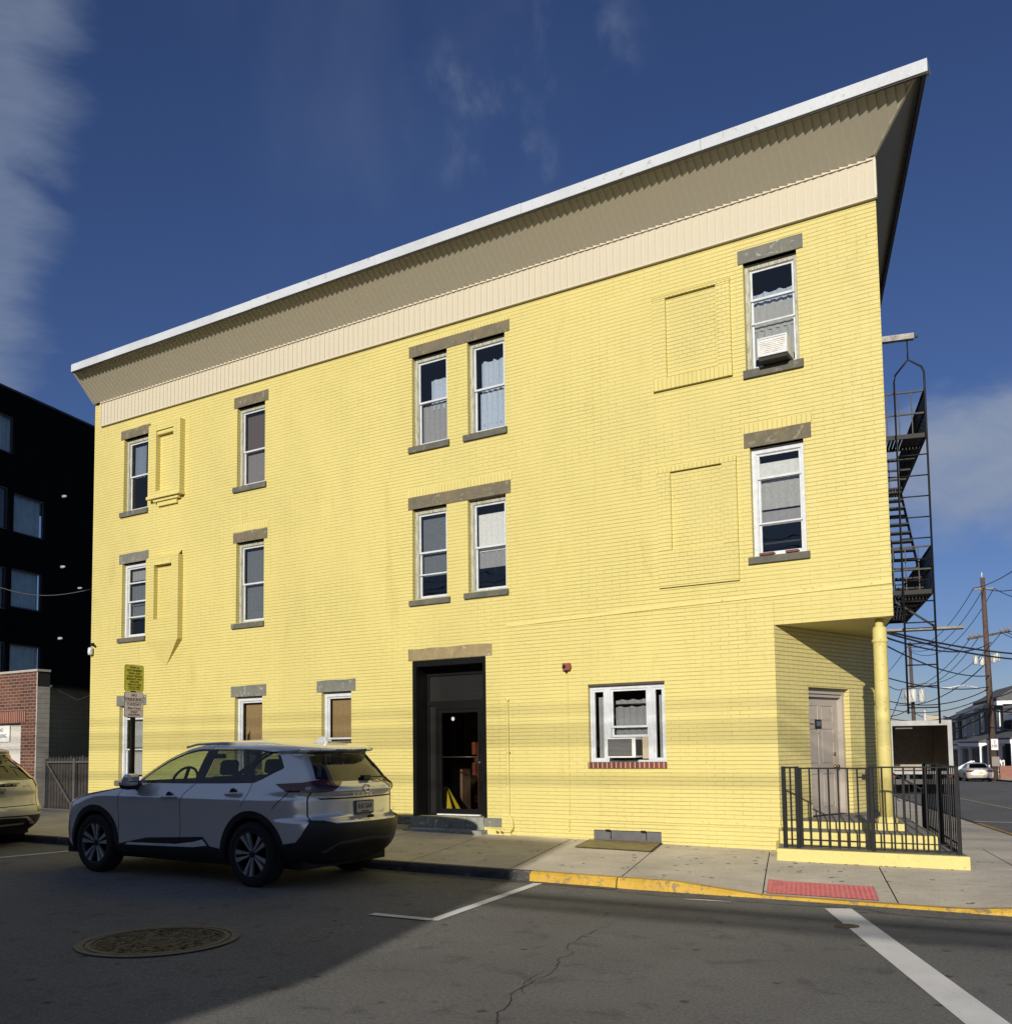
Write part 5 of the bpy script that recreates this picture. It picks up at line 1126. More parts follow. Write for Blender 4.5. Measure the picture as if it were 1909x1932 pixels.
for x in (-.5, .5): b.box(x-.06, x+.06, .1, 7.2, .55, .80)
b.box(-hw, hw, -.05, .02, .42, .62); b.box(-hw+.1, -hw+.16, .0, .05, .5, .8); b.box(hw-.16, hw-.1, .0, .05, .5, .8); b.build('chassis', M_BLK, BT)
b = MB(TM); b.box(-.95, .95, 5.4, 7.4, .55, 2.1); b.build('cab', M_TB, BT, bevel=.12)
for x in (-.80, .80, -.50, .50):
    for y in ((1.3, 6.4) if abs(x) > .6 else (1.3,)): b = MB(TM); b.tube((x-.12, y, .42), (x+.12, y, .42), .42, 24); b.build('wheel', M_BLK, BT)
b = MB(TM)
for x in (-hw+.08, hw-.22): b.box(x, x+.14, -.06, -.045, .68, .76)
b.build('rear_lamp', plain('lamp_red', (.30, .015, .01), .4), BT)
b = MB(TM); b.bar((-hw+.3, .2, zt2-.30), (-.25, .2, zt2-.30), .05); b.build('lift_arm', M_BLK, BT)

# houses
M_SHG = plain('grey_shingle', (.10, .10, .10), .9, var=.3, scale=3, bump=.2); M_SID = plain('charcoal_siding', (.045, .048, .055), .7, var=.2); M_SIDG = plain('pale_grey_siding', (.30, .31, .33), .7); M_TRIM = plain('white_trim', (.72, .73, .74), .5)
def house(t0, t1, n0, dep, hz_, label, wallm, gable, nwin=3, porch=True, z_off=0.):
    o = empty('row_house', (0, 0, 0), label, 'house', 'row houses along the side street'); z0 = street_z(t0)+.1; z1 = z0+hz_
    b = MB(SIDE); b.box(n0, n0+dep, t0, t1, z0-1, z1); b.build('wall', wallm, o)
    b = MB(SIDE)
    if gable: b.prism([(n0-.35, t0-.35, z1), (n0+dep/2, t0-.35, z1+2.0), (n0+dep+.3, t0-.35, z1)], 0, (0, t1-t0+.7, 0))
    else: b.prism([(n0-.5, t0-.2, z1+.0), (n0-.5, t0-.2, z1+.25), (n0+1.6, t0-.2, z1+1.5), (n0+dep, t0-.2, z1+1.5), (n0+dep, t0-.2, z1)], 0, (0, t1-t0+.4, 0))
    rf = b.build('roof', M_SHG, o)
    b = MB(SIDE); b.box(n0-.50, n0-.02, t0-.2, t1+.2, z1-.38, z1-.01); b.box(n0-.15, n0+dep*.5, t0-.30, t0-.02, z1-.30, z1-.01); b.build('cornice', M_TRIM, o)
    W = (t1-t0)/nwin
    for i in range(nwin):
        c_ = t0+W*(i+.5)
        for zc in ((z0+4.1, z0+1.2) if not porch else (z0+4.1,)):
            b = MB(SIDE); b.box(n0-.10, n0-.012, c_-.62, c_+.62, zc-.1, zc+1.8); wn = b.build('window', M_TRIM, o)
            b = MB(SIDE); b.box(n0-.13, n0-.101, c_-.44, c_+.44, zc+.05, zc+1.62); b.build('pane', plain('dark_pane', (.03, .035, .04), .15), wn)
    for zc in (z0+4.2,):
        b = MB(SIDE); b.box(n0+1.2, n0+2.4, t0-.10, t0-.012, zc, zc+1.6); wn = b.build('window', M_TRIM, o); b = MB(SIDE); b.box(n0+1.35, n0+2.25, t0-.13, t0-.101, zc+.12, zc+1.48); b.build('pane', MATS['dark_pane'] if 'dark_pane' in MATS else M_BLK, wn)
    if porch:
        b = MB(SIDE); b.prism([(n0-2.0, t0+.1, z0+2.95), (n0-2.0, t0+.1, z0+3.1), (n0, t0+.1, z0+3.8), (n0, t0+.1, z0+2.95)], 0, (0, t1-t0-.2, 0)); b.build('porch_roof', M_SHG, o)
        b = MB(SIDE); b.box(n0-2.03, n0, t0+.08, t1-.08, z0+2.65, z0+2.95); b.build('porch_beam', M_TRIM, o)
        b = MB(SIDE); b.box(n0-2, n0, t0+.1, t1-.1, z0, z0+.55); b.build('porch_floor', plain('brick_red_base', (.16, .05, .035), .8, var=.3), o)
        for tt in (t0+.25, (t0+t1)/2, t1-.25): b = MB(SIDE); b.box(n0-1.97, n0-1.72, tt-.13, tt+.13, z0+.55, z0+2.65); b.build('porch_post', M_TRIM, o)
        b = MB(SIDE); b.box(n0-.03, n0-.012, t0+1, t1-1, z0+.6, z0+2.5); b.build('front_door', plain('house_front_dark', (.05, .055, .06), .5), o)
        b = MB(SIDE)
        for s_ in (t0+2.2, t0+3.4):
            b.bar((n0-2.1, s_, z0+1.35), (n0-3.6, s_, z0+.55), .09); b.bar((n0-2.1, s_, z0+.75), (n0-3.6, s_, z0+.0), .07)
            for k in range(9): f = k/8; b.box(n0-2.1-1.5*f-.03, n0-2.1-1.5*f+.03, s_-.03, s_+.03, z0+.7-.7*f, z0+1.35-.8*f)
        b.build('stair_railing', M_TRIM, o)
        b = MB(SIDE)
        for k in range(4): b.box(n0-2.1-.35*(k+1), n0-2.0, t0+2.3, t0+3.3, z0-.2, z0+.5-.13*k)
        b.build('front_steps', M_CON, o)
    return o
house(66.5, 76, 16.4, 9, 5.0, 'nearest side street house, cut by the right edge, low with a deep white porch', M_SID, True, 3)
house(78, 89, 16.2, 9, 6.6, 'charcoal two storey row house with white cornice and white window trim', M_SID, False, 3)
house(90, 100, 16.3, 8, 6.6, 'pale grey row house beyond the charcoal one, with a gabled roof', M_SIDG, True, 2)
house(101, 112, 16.3, 8, 6.2, 'farthest charcoal row house with a dark pitched roof', M_SID, True, 3)
LB = empty('low_flat_roofed_building', (0, 0, 0), 'low dark building with flat roof beyond the box truck', 'building')
b = MB(SIDE); b.box(-12, -.5, 48, 78, -2.5, 2.55); b.build('wall', plain('brown_wall', (.07, .05, .04), .9), LB); b = MB(SIDE); b.box(-12, -.3, 47.8, 78.2, 2.55, 2.75); b.build('roof_edge', M_ARM, LB)
q_ = at(1760, 1358, 78); b = MB(); b.box(q_.x-.5, q_.x+.5, q_.y-.5, q_.y+.5, 1.5, q_.z+.35); b.build('stair_head', plain('beige_render', (.42, .37, .28), .8), LB)
q_ = at(1745, 1352, 77); b = MB(); b.tube((q_.x, q_.y, 2), (q_.x, q_.y, q_.z+.6), .12); b.build('flue', M_TRF, LB)
FB = empty('distant_row_building', (0, 0, 0), 'far brown building closing the end of the side street', 'building')
b = MB(SIDE); b.box(-2, 22, 135, 145, -3.5, 3.6); b.build('wall', plain('far_brown', (.12, .09, .075), .9), FB); b = MB(SIDE); b.prism([(-2.3, 134.5, 3.6), (10, 134.5, 5.0), (22.3, 134.5, 3.6)], 0, (0, 11, 0)); b.build('roof', M_SHG, FB)

# bare winter trees
M_BRK = plain('bare_bark', (.075, .06, .055), .95, var=.3)
def bare_tree(p, h, seed, label):
    rnd = random.Random(seed); o = empty('bare_tree', p, label, 'tree', 'bare winter trees at the end of the side street'); tr = MB(); cr = MB()
    def grow(a, d, L_, r, k):
        c_ = a+d*L_; (tr if k == 0 else cr).tube(a, c_, r, 5 if k < 3 else 3, r*.66, cap=False)
        if k >= 6: return
        for i in range(rnd.choice((2, 3, 3)) if k else 4):
            nd = (d+Vector((rnd.uniform(-1, 1), rnd.uniform(-1, 1), rnd.uniform(-.15, .7)))*.62).normalized(); grow(a+d*L_*rnd.uniform(.6, 1), nd, L_*rnd.uniform(.62, .85), r*.62, k+1)
    grow(Vector((0, 0, 0)), Vector((0, 0, 1)), h*.27, .17, 0); tr.build('trunk', M_BRK, o, fix=False); cr.build('crown', M_BRK, o, fix=False)
for i, (n_, t_, h) in enumerate(((2, 118, 7.5), (6, 124, 8.5), (10, 117, 7.5), (14, 126, 8), (-1.5, 128, 8), (8, 130, 9), (4, 112, 6.5))):
    bare_tree(side_pt(n_, t_, street_z(110)), h, i+2, 'leafless brown tree in the thicket at the end of the side street')

# ------------------------------------------------------------------ cars
def curve(pts):
    """monotone cubic through (key, value) pairs"""
    X = [p[0] for p in pts]; Y = [p[1] for p in pts]; n = len(X); d = [(Y[i+1]-Y[i])/(X[i+1]-X[i]) for i in range(n-1)]
    mm = [d[0]]+[0 if d[i-1]*d[i] <= 0 else 2*d[i-1]*d[i]/(d[i-1]+d[i]) for i in range(1, n-1)]+[d[-1]]
    def f(x):
        if x <= X[0]: return Y[0]
        if x >= X[-1]: return Y[-1]
        i = max(k for k in range(n-1) if X[k] <= x); h = X[i+1]-X[i]; t = (x-X[i])/h
        return (2*t**3-3*t*t+1)*Y[i]+(t**3-2*t*t+t)*h*mm[i]+(-2*t**3+3*t*t)*Y[i+1]+(t**3-t*t)*h*mm[i+1]
    return f
class Body:
    """car skin sliced horizontally: at each height a rounded outline. local x = rearwards, y = half width, z = up"""
    def __init__(s, xf, xr, w, fr, rr, nf=3.2, nr=3.2, z0=.22):
        s.xf, s.xr, s.w, s.fr, s.rr = map(curve, (xf, xr, w, fr, rr)); s.nf, s.nr = nf, nr; s.z0 = z0; s.z1 = w[-1][0]
    def pt(s, U, z, off=0.):
        u = U/2.; w = s.w(z)+off; xf, xr = s.xf(z), s.xr(z); L_ = xr-xf; a = xf+min(s.fr(z), L_*.45); c_ = xr-min(s.rr(z), L_*.45)
        if 0 <= u <= 1: return Vector((a+(c_-a)*u, w, z))
        if u > 1:
            t = min(1., (u-1))*math.pi/2; return Vector((c_+(xr+off-c_)*max(0, math.sin(t))**(2/s.nr), w*max(0, math.cos(t))**(2/s.nr), z))
        t = min(1., -u)*math.pi/2; return Vector((a-(a-xf+off)*max(0, math.sin(t))**(2/s.nf), w*max(0, math.cos(t))**(2/s.nf), z))
    def nrm(s, U, z):
        e = .012; U_ = min(max(U, -1.97), 3.97); z_ = min(max(z, s.z0+e), s.z1-e)
        a = s.pt(U_+e, z_)-s.pt(U_-e, z_); b = s.pt(U_, z_+e)-s.pt(U_, z_-e); n = b.cross(a)
        if n.length < 1e-9: return Vector((0, 0, 1))
        n.normalize(); return n if n.y > -.2 or True else n
    def S(s, x, z):
        xf, xr = s.xf(z), s.xr(z); L_ = xr-xf; a = xf+min(s.fr(z), L_*.45); c_ = xr-min(s.rr(z), L_*.45)
        if x > c_: q = min(.9999, (x-c_)/max(1e-4, xr-c_)); return (2*(1+math.asin(q**(s.nr/2))*2/math.pi), z)
        if x < a: q = min(.9999, (a-x)/max(1e-4, a-xf)); return (-2*math.asin(q**(s.nf/2))*2/math.pi, z)
        return (2*(x-a)/(c_-a), z)
    def Rr(s, y, z):
        q = min(1., abs(y)/s.w(z)); return (2*(1+math.acos(q**(s.nr/2))*2/math.pi), z)
    def poly(s, pts, step=.04, close=True):
        o = []
        n = len(pts)
        for i in range(n if close else n-1):
            a, b = pts[i], pts[(i+1) % n]; cv = lambda p: s.S(p[1], p[2]) if p[0] == 's' else s.Rr(p[1], p[2])
            d = math.hypot(a[1]-b[1], a[2]-b[2]) if a[0] == b[0] else .4; k = max(1, int(d/step))
            A_, B_ = cv(a), cv(b)
            for j in range(k):
                f = j/k
                if a[0] == b[0]: o.append(cv((a[0], a[1]+(b[1]-a[1])*f, a[2]+(b[2]-a[2])*f)))
                else: o.append((A_[0]+(B_[0]-A_[0])*f, A_[1]+(B_[1]-A_[1])*f))
        return o
def inside(p, poly):
    x, y = p; r = False; j = len(poly)-1
    for i in range(len(poly)):
        xi, yi = poly[i]; xj, yj = poly[j]
        if (yi > y) != (yj > y) and x < (xj-xi)*(y-yi)/(yj-yi)+xi: r = not r
        j = i
    return r
def skin(body, regions, nu=70, zs=None, M=None):
    """regions: (key, polygon in (U,z)); later ones win. returns {key: (verts, normals, faces)} for both sides"""
    z0, z1 = body.z0, body.z1; U0, U1 = -2., 4.
    V = []; E = []
    def add(p): V.append((p[0]*1., p[1]*1.)); return len(V)-1
    zs = zs or [z0+(z1-z0)*i/44 for i in range(45)]
    us = [U0+(U1-U0)*i/nu for i in range(nu+1)]
    for i, u in enumerate(us):
        for j, z in enumerate(zs): add((u, z))
    nz_ = len(zs)
    for j in range(nz_-1): E += [(j, j+1), (nu*nz_+j, nu*nz_+j+1)]
    for i in range(nu): E += [(i*nz_, (i+1)*nz_), (i*nz_+nz_-1, (i+1)*nz_+nz_-1)]
    bb = []
    for key, pl in regions:
        pl = [(min(max(x, U0), U1), min(max(y, z0), z1)) for x, y in pl]
        st = len(V)
        for p in pl: add(p)
        E += [(st+i, st+(i+1) % len(pl)) for i in range(len(pl))]
        bb.append((key, pl, min(p[0] for p in pl), max(p[0] for p in pl), min(p[1] for p in pl), max(p[1] for p in pl)))
    r = delaunay_2d_cdt([Vector(v) for v in V], E, [], 0, 1e-5)
    ov, of = r[0], r[2]
    P = [body.pt(v.x, v.y) for v in ov]; NN = [body.nrm(v.x, v.y) for v in ov]
    out = {}
    for f in of:
        cx_ = sum(ov[i].x for i in f)/len(f); cy_ = sum(ov[i].y for i in f)/len(f)
        if not (U0 <= cx_ <= U1 and z0 <= cy_ <= z1): continue
        key = 'paint'
        for k, pl, a, c_, d, e in bb:
            if a <= cx_ <= c_ and d <= cy_ <= e and inside((cx_, cy_), pl): key = k
        if key != 'hole': out.setdefault(key, []).append(f)
    res = {}
    for key, fs in out.items():
        idx = {}; vs_ = []; ns_ = []; ff = []
        for f in fs:
            q = []
            for i in f:
                if i not in idx: idx[i] = len(vs_); vs_.append(P[i]); ns_.append(NN[i])
                q.append(idx[i])
            ff.append(q)
        n0 = len(vs_)
        vs2 = vs_+[Vector((v.x, -v.y, v.z)) for v in vs_]; ns2 = ns_+[Vector((n.x, -n.y, n.z)) for n in ns_]
        ff2 = []
        for f in ff:
            a, b_, c_ = (vs_[f[0]], vs_[f[1]], vs_[f[2]]); fn = (b_-a).cross(c_-a)
            g = list(f) if fn.dot(ns_[f[0]]) >= 0 else list(f)[::-1]
            ff2.append(g); ff2.append([i+n0 for i in g[::-1]])
        res[key] = (vs2, ns2, ff2)
    return res
def skin_obj(name, data, mat, parent, M, inset=0.):
    vs_, ns_, ff = data; ff = [f[::-1] for f in ff] if M.determinant() < 0 else ff; me = bpy.data.meshes.new(name); R3 = M.to_3x3()
    me.from_pydata([tuple(M @ (v-n*inset)) for v, n in zip(vs_, ns_)], [], ff); me.polygons.foreach_set('use_smooth', [True]*len(ff))
    uv(me); me.materials.append(mat)
    try: me.normals_split_custom_set_from_vertices([tuple((R3 @ n).normalized()) for n in ns_])
    except Exception as e: print('normals', e)
    return link(name, me, parent)
def wheel(parent, M, r=.355, wd=.22, spokes='v', rim_r=.245, name='wheel'):
    """at M origin, outward = -y"""
    b = MB(M); t = wd/2
    b.lathe([(rim_r, t), (r*.93, t), (r*.985, t*.80), (r, t*.45), (r, -t*.45), (r*.985, -t*.80), (r*.93, -t), (r*.80, -t*1.02), (rim_r+.005, -t*.96), (rim_r, -t*.85)], (0, 0, 0), 'y', 48, cap=False)
    wh = b.build(name, M_TYRE, parent)
    b = MB(M); b.lathe([(rim_r, -t*.9), (rim_r+.006, -t*.97), (rim_r-.008, -t*.95), (rim_r-.014, -t*.6), (rim_r-.02, 0)], (0, 0, 0), 'y', 48, cap=False); b.build('rim', M_RIMD, wh)
    b = MB(M); b.lathe([(0.001, -t*.28), (rim_r-.012, -t*.28)], (0, 0, 0), 'y', 32); b.build('brake_disc', M_WELL, wh)
    b = MB(M)
    if spokes:
        for k in range(5):
            for s_ in (-1, 1):
                a = 2*math.pi*k/5+.31
                for w0, w1, da in ((.006, .026, .20),) if True else ():
                    a1 = a+s_*da; p0 = Vector((math.cos(a+s_*.30)*.035, 0, math.sin(a+s_*.30)*.035)); p1 = Vector((math.cos(a1)*(rim_r-.010), 0, math.sin(a1)*(rim_r-.010)))
                    d_ = (p1-p0).normalized(); q_ = Vector((-d_.z, 0, d_.x))
                    y0_, y1_ = -t*.72, -t*.93
                    b.face([p0+q_*w0+Vector((0, y0_, 0)), p0-q_*w0+Vector((0, y0_, 0)), p1-q_*w1+Vector((0, y1_, 0)), p1+q_*w1+Vector((0, y1_, 0))])
                    for sg_ in (-1, 1): b.face([p0+q_*w0*sg_+Vector((0, y0_, 0)), p1+q_*w1*sg_+Vector((0, y1_, 0)), p1+q_*w1*sg_+Vector((0, y1_+.03, 0)), p0+q_*w0*sg_+Vector((0, y0_+.03, 0))])
                # thin dark-backed blade between the pairs
            a1 = 2*math.pi*(k+.5)/5+.31; p0 = Vector((math.cos(a1)*.05, 0, math.sin(a1)*.05)); p1 = Vector((math.cos(a1)*(rim_r-.01), 0, math.sin(a1)*(rim_r-.01))); d_ = (p1-p0).normalized(); q_ = Vector((-d_.z, 0, d_.x))
            for s_ in ():
                o_ = q_*s_*.016; b.face([p0+o_+q_*.004+Vector((0, -t*.70, 0)), p0+o_-q_*.004+Vector((0, -t*.70, 0)), p1+o_*2.1-q_*.008+Vector((0, -t*.92, 0)), p1+o_*2.1+q_*.008+Vector((0, -t*.92, 0))])
    b.build('spokes', M_RIM, wh, fix=False)
    b = MB(M); b.lathe([(.034, -t*.70), (.032, -t*.82), (.012, -t*.85)], (0, 0, 0), 'y', 16); b.build('hub_cap', M_WELL, wh)
    return wh
M_TYRE = plain('tyre_rubber', (.008, .008, .008), .9, var=.2); M_RIM = plain('machined_alloy', (.50, .50, .51), .35, .7, var=.08); M_RIMD = plain('dark_rim', (.04, .04, .042), .35, .5); M_WELL = plain('wheel_well_black', (.006, .006, .006), .8)
def paint(name, col, metal=.55, rough=.32):
    m = MT(name); m.set(Metallic=metal, Roughness=rough, Coat_Weight=.8, Coat_Roughness=.04)
    m.color(m.mix(1., col, m.ramp(m.noise(900, 2), [(.3, .88), (.7, 1.1)]), 'MULTIPLY')); return m.m
M_SILV = paint('silver_car_paint', (.68, .685, .675), .5, .2); M_BEIG = paint('beige_car_paint', (.62, .61, .54), .3); M_TANP = paint('tan_car_paint', (.62, .55, .48), .3); M_DKP = paint('dark_car_paint', (.02, .022, .026), .3)
M_CLAD = plain('black_cladding', (.007, .007, .008), .5, var=.15); M_GLOSS = MT('gloss_black').set(Roughness=.06, Specular_IOR_Level=.6); M_GLOSS.b.inputs['Base Color'].default_value = (.006, .006, .007, 1); M_GLOSS = M_GLOSS.m
M_CHR = MT('chrome_trim').set(Roughness=.16, Metallic=1.); M_CHR.b.inputs['Base Color'].default_value = (.75, .76, .78, 1); M_CHR = M_CHR.m
M_TL = MT('tail_light_red').set(Roughness=.08, Coat_Weight=1.); M_TL.b.inputs['Base Color'].default_value = (.075, .003, .004, 1); M_TL = M_TL.m
M_TLB = MT('tail_light_smoked').set(Roughness=.08, Coat_Weight=1.); M_TLB.b.inputs['Base Color'].default_value = (.035, .008, .010, 1); M_TLB = M_TLB.m
M_SEAT = plain('seat_black', (.016, .016, .018), .8)
def circ(cx_, cz_, r, a0=0, a1=360, n=40): return [('s', cx_+r*math.cos(R(a0+(a1-a0)*i/n)), cz_+r*math.sin(R(a0+(a1-a0)*i/n))) for i in range(n+1)]
def S_(*p): return [('s', x, z) for x, z in p]
def R_(*p): return [('r', y, z) for y, z in p]
def line_poly(b, pts, wd):                                 # thin strip along a polyline given in native coords
    P = pts; o1 = []; o2 = []
    for i, p in enumerate(P):
        a = P[max(i-1, 0)]; c_ = P[min(i+1, len(P)-1)]; d = Vector((c_[1]-a[1], c_[2]-a[2])); d = d.normalized() if d.length else Vector((1, 0)); q = Vector((-d.y, d.x))*wd/2
        o1.append((p[0], p[1]+q.x, p[2]+q.y)); o2.append((p[0], p[1]-q.x, p[2]-q.y))
    return b.poly(o1+o2[::-1])

# silver SUV. origin: ground under the front axle, x rearwards, y towards the street (near side +)
SB = Body(
 xf=[(.22, -.74), (.35, -.88), (.55, -.93), (.75, -.92), (.84, -.88), (.91, -.74), (.96, -.52), (1.005, -.22), (1.05, .12), (1.085, .34), (1.115, .46), (1.16, .52), (1.30, .76), (1.43, 1.02), (1.52, 1.27), (1.58, 1.56), (1.61, 1.85), (1.635, 2.3)],
 xr=[(.22, 3.30), (.32, 3.48), (.42, 3.58), (.55, 3.64), (.66, 3.66), (.715, 3.655), (.735, 3.61), (.77, 3.555), (.95, 3.55), (1.0, 3.56), (1.045, 3.595), (1.09, 3.59), (1.145, 3.53), (1.30, 3.40), (1.43, 3.285), (1.462, 3.27), (1.478, 3.375), (1.505, 3.395), (1.535, 3.33), (1.565, 3.12), (1.60, 2.75), (1.635, 2.4)],
 w=[(.22, .80), (.30, .875), (.40, .895), (.60, .895), (.78, .905), (.90, .915), (.945, .915), (.99, .895), (1.06, .872), (1.13, .85), (1.17, .835), (1.30, .785), (1.46, .705), (1.52, .665), (1.555, .62), (1.59, .50), (1.615, .34), (1.635, .02)],
 fr=[(.22, .7), (.9, .85), (1.1, .55), (1.3, .45), (1.6, .4)], rr=[(.22, .75), (.9, .85), (1.15, .80), (1.45, .75), (1.6, .5)], nf=3.0, nr=2.9)
bd = SB
WC = [(0., .36), (2.705, .36)]
reg = []
reg.append(('cladding', bd.poly(S_((-.95, .22), (3.25, .22), (3.25, .30), (-.95, .30)))))
reg.append(('cladding', bd.poly(S_((.40, .22), (.49, .38), (.98, .47), (1.95, .52), (2.06, .42), (2.22, .40), (2.22, .22)))))
for cx_, cz_ in WC: reg.append(('cladding', bd.poly(circ(cx_, cz_, .475, 0, 180)+S_((cx_-.475, .22), (cx_+.475, .22)))))
bump = [('s', 3.14, .22), ('s', 3.17, .49), ('s', 3.30, .51), ('s', 3.36, .585), ('s', 3.42, .70), ('r', .74, .74), ('r', .62, .735), ('r', .50, .70), ('r', 0, .70), ('r', 0, .22)]
reg.append(('bumper', bd.poly(bump)))
reg.append(('paint', bd.poly([('r', .62, .395), ('r', .44, .505), ('r', 0, .525), ('r', 0, .49), ('r', .44, .47), ('r', .56, .38)])))
reg[-1] = ('diffuser_trim', reg[-1][1])
reg.append(('cladding', bd.poly(R_((.42, .36), (.40, .43), (0, .445), (0, .36)))))
for cx_, cz_ in WC: reg.append(('hole', bd.poly(circ(cx_, cz_, .405, 0, 180)+S_((cx_-.400, .20), (cx_+.400, .20)))))
reg.append(('sill_chrome', bd.poly(S_((.60, .375), (.66, .402), (1.50, .420), (1.80, .455), (1.955, .490), (2.03, .425), (1.80, .398), (1.2, .385)))))
# glass house
dlo = S_((.72, 1.112), (.80, 1.165), (1.00, 1.285), (1.19, 1.385), (1.44, 1.475), (1.66, 1.507), (1.95, 1.512), (2.3, 1.508), (2.64, 1.497), (2.905, 1.472), (3.045, 1.305), (3.03, 1.285), (2.81, 1.175), (2.70, 1.135), (2.3, 1.125), (1.6, 1.115))
reg.append(('window_trim', bd.poly(dlo)))
reg.append(('window_chrome', line_poly(bd, S_((.78, 1.165), (1.00, 1.297), (1.19, 1.397), (1.44, 1.487), (1.66, 1.518), (1.95, 1.523), (2.3, 1.519), (2.64, 1.508), (2.92, 1.483)), .014)))
reg.append(('front_glass', bd.poly(S_((.84, 1.135), (.88, 1.175), (1.02, 1.262), (1.21, 1.362), (1.46, 1.455), (1.66, 1.488), (1.79, 1.492), (1.74, 1.135)))))
reg.append(('rear_glass', bd.poly(S_((1.90, 1.14), (1.97, 1.494), (2.3, 1.490), (2.60, 1.480), (2.60, 1.150)))))
reg.append(('quarter_glass', bd.poly(S_((2.66, 1.165), (2.66, 1.478), (2.885, 1.456), (3.005, 1.305), (2.79, 1.20)))))
# black wrap behind the D pillar and the back window
reg.append(('black_wrap', bd.poly([('s', 3.235, 1.425), ('s', 3.20, 1.445), ('r', .62, 1.465), ('r', 0, 1.468), ('r', 0, 1.145), ('r', .32, 1.148), ('r', .56, 1.155), ('s', 3.445, 1.20), ('s', 3.40, 1.25)])))
reg.append(('tail_light', bd.poly([('s', 3.02, 1.128), ('s', 3.30, 1.140), ('s', 3.40, 1.165), ('s', 3.455, 1.20), ('r', .56, 1.175), ('r', .40, 1.150), ('r', .31, 1.150), ('r', .40, 1.10), ('r', .50, 1.045), ('r', .62, 1.038), ('s', 3.30, 1.04), ('s', 3.18, 1.045)])))
reg.append(('light_core', bd.poly([('s', 3.32, 1.060), ('s', 3.36, 1.10), ('r', .62, 1.115), ('r', .46, 1.10), ('r', .52, 1.058)])))
reg.append(('reverse_lamp', bd.poly([('s', 3.40, 1.062), ('s', 3.405, 1.095), ('r', .73, 1.097), ('r', .74, 1.065)])))
reg.append(('back_glass', bd.poly([('r', .60, 1.175), ('r', .50, 1.425), ('r', .42, 1.435), ('r', 0, 1.440), ('r', 0, 1.160), ('r', .45, 1.163)])))
# gaps
for g_ in (S_((.47, .40), (.465, .75), (.47, .98), (.62, 1.10)), S_((1.565, .42), (1.575, .90), (1.62, 1.00), (1.78, 1.12)), S_((2.56, .875), (2.62, .96), (2.66, 1.05), (2.68, 1.13)), S_((3.02, .86), (3.10, .94), (3.20, 1.04)),
           S_((-.30, .93), (.1, 1.0), (.40, 1.055)), S_((3.13, 1.50), (3.20, 1.44))):
    reg.append(('gap', line_poly(bd, g_, .009)))
reg.append(('gap', line_poly(bd, R_((.715, .74), (.72, .95), (.70, 1.04)), .012)))
reg.append(('gap', bd.poly(R_((.64, .972), (0, .968), (0, .952), (.60, .955)))))
reg.append(('windscreen', bd.poly([('s', .62, 1.135), ('s', .76, 1.205), ('s', .98, 1.31), ('s', 1.16, 1.40), ('s', 1.34, 1.47)][::-1], .04, False) + [bd.S(.62, 1.135), (-2, 1.13), (-2, 1.53)]))
zs_ = [.22, .25, .28, .31, .35, .39, .43, .47, .51, .55, .59, .63, .665, .70, .715, .725, .735, .75, .77, .80, .83, .86, .89, .915, .935, .955, .975, 1.0, 1.02, 1.04, 1.06, 1.08, 1.10, 1.12, 1.14, 1.16, 1.19, 1.22, 1.25, 1.28, 1.31, 1.34, 1.37, 1.40, 1.43, 1.452, 1.464, 1.470, 1.478, 1.49, 1.505, 1.52, 1.535, 1.55, 1.565, 1.58, 1.592, 1.603, 1.612, 1.62, 1.628, 1.635]
sk = skin(bd, reg, 96, zs_)
CX, CY = -10.45, -4.20
MC = Matrix(((1, 0, 0, CX), (0, -1, 0, CY), (0, -.000, 1, .028), (0, 0, 0, 1)))
MC = Matrix.Translation((CX, CY, .036)) @ Matrix.Rotation(R(.35), 4, 'Y') @ Matrix.Diagonal((1, -1, 1, 1))
SV = empty('silver_suv', (0, 0, 0), 'silver sport utility vehicle parked at the kerb in the shade', 'car', 'parked cars')
MT_ = {'paint': ('body', M_SILV, 0), 'cladding': ('cladding', M_CLAD, -.006), 'bumper': ('rear_bumper', M_CLAD, -.004), 'diffuser_trim': ('bumper_trim', plain('dark_grey_trim', (.06, .062, .066), .5), -.006), 'sill_chrome': ('sill_trim', plain('sky_sheen_silver', (.75, .78, .82), .35, .4), -.010), 'window_trim': ('window_surround', M_GLOSS, .002),  # sill trim: pale satin colour in place of reflected sky
       'window_chrome': ('window_chrome', M_CHR, -.004), 'front_glass': ('front_side_window', M_GLC, .004), 'rear_glass': ('rear_side_window', M_GLD, .004), 'quarter_glass': ('quarter_window', M_GLD, .004), 'black_wrap': ('tailgate_surround', M_GLOSS, .0), 'tail_light': ('tail_light', M_TL, -.006), 'light_core': ('tail_light_core', M_TLB, -.008), 'reverse_lamp': ('reversing_lamp', plain('lamp_grey', (.35, .35, .36), .2), -.008),
       'back_glass': ('rear_window', M_GLR, .002), 'gap': ('panel_gap', M_WELL, .006), 'windscreen': ('windscreen', M_GLC, .0)}
def halves(dat):
    v, n, f = dat; h = len(v)//2; return (v[:h], n[:h], [q for q in f if max(q) < h]), (v[h:], n[h:], [[i-h for i in q] for q in f if min(q) >= h])
SPLIT = ('front_glass', 'rear_glass', 'quarter_glass', 'window_trim', 'window_chrome', 'sill_chrome', 'tail_light', 'light_core', 'reverse_lamp', 'lamp', 'reflector')
for key, dat in sk.items():
    nm_, mt_, ins = MT_[key]
    for part in (halves(dat) if key in SPLIT else (dat,)): skin_obj(nm_, part, mt_, SV, MC, ins)
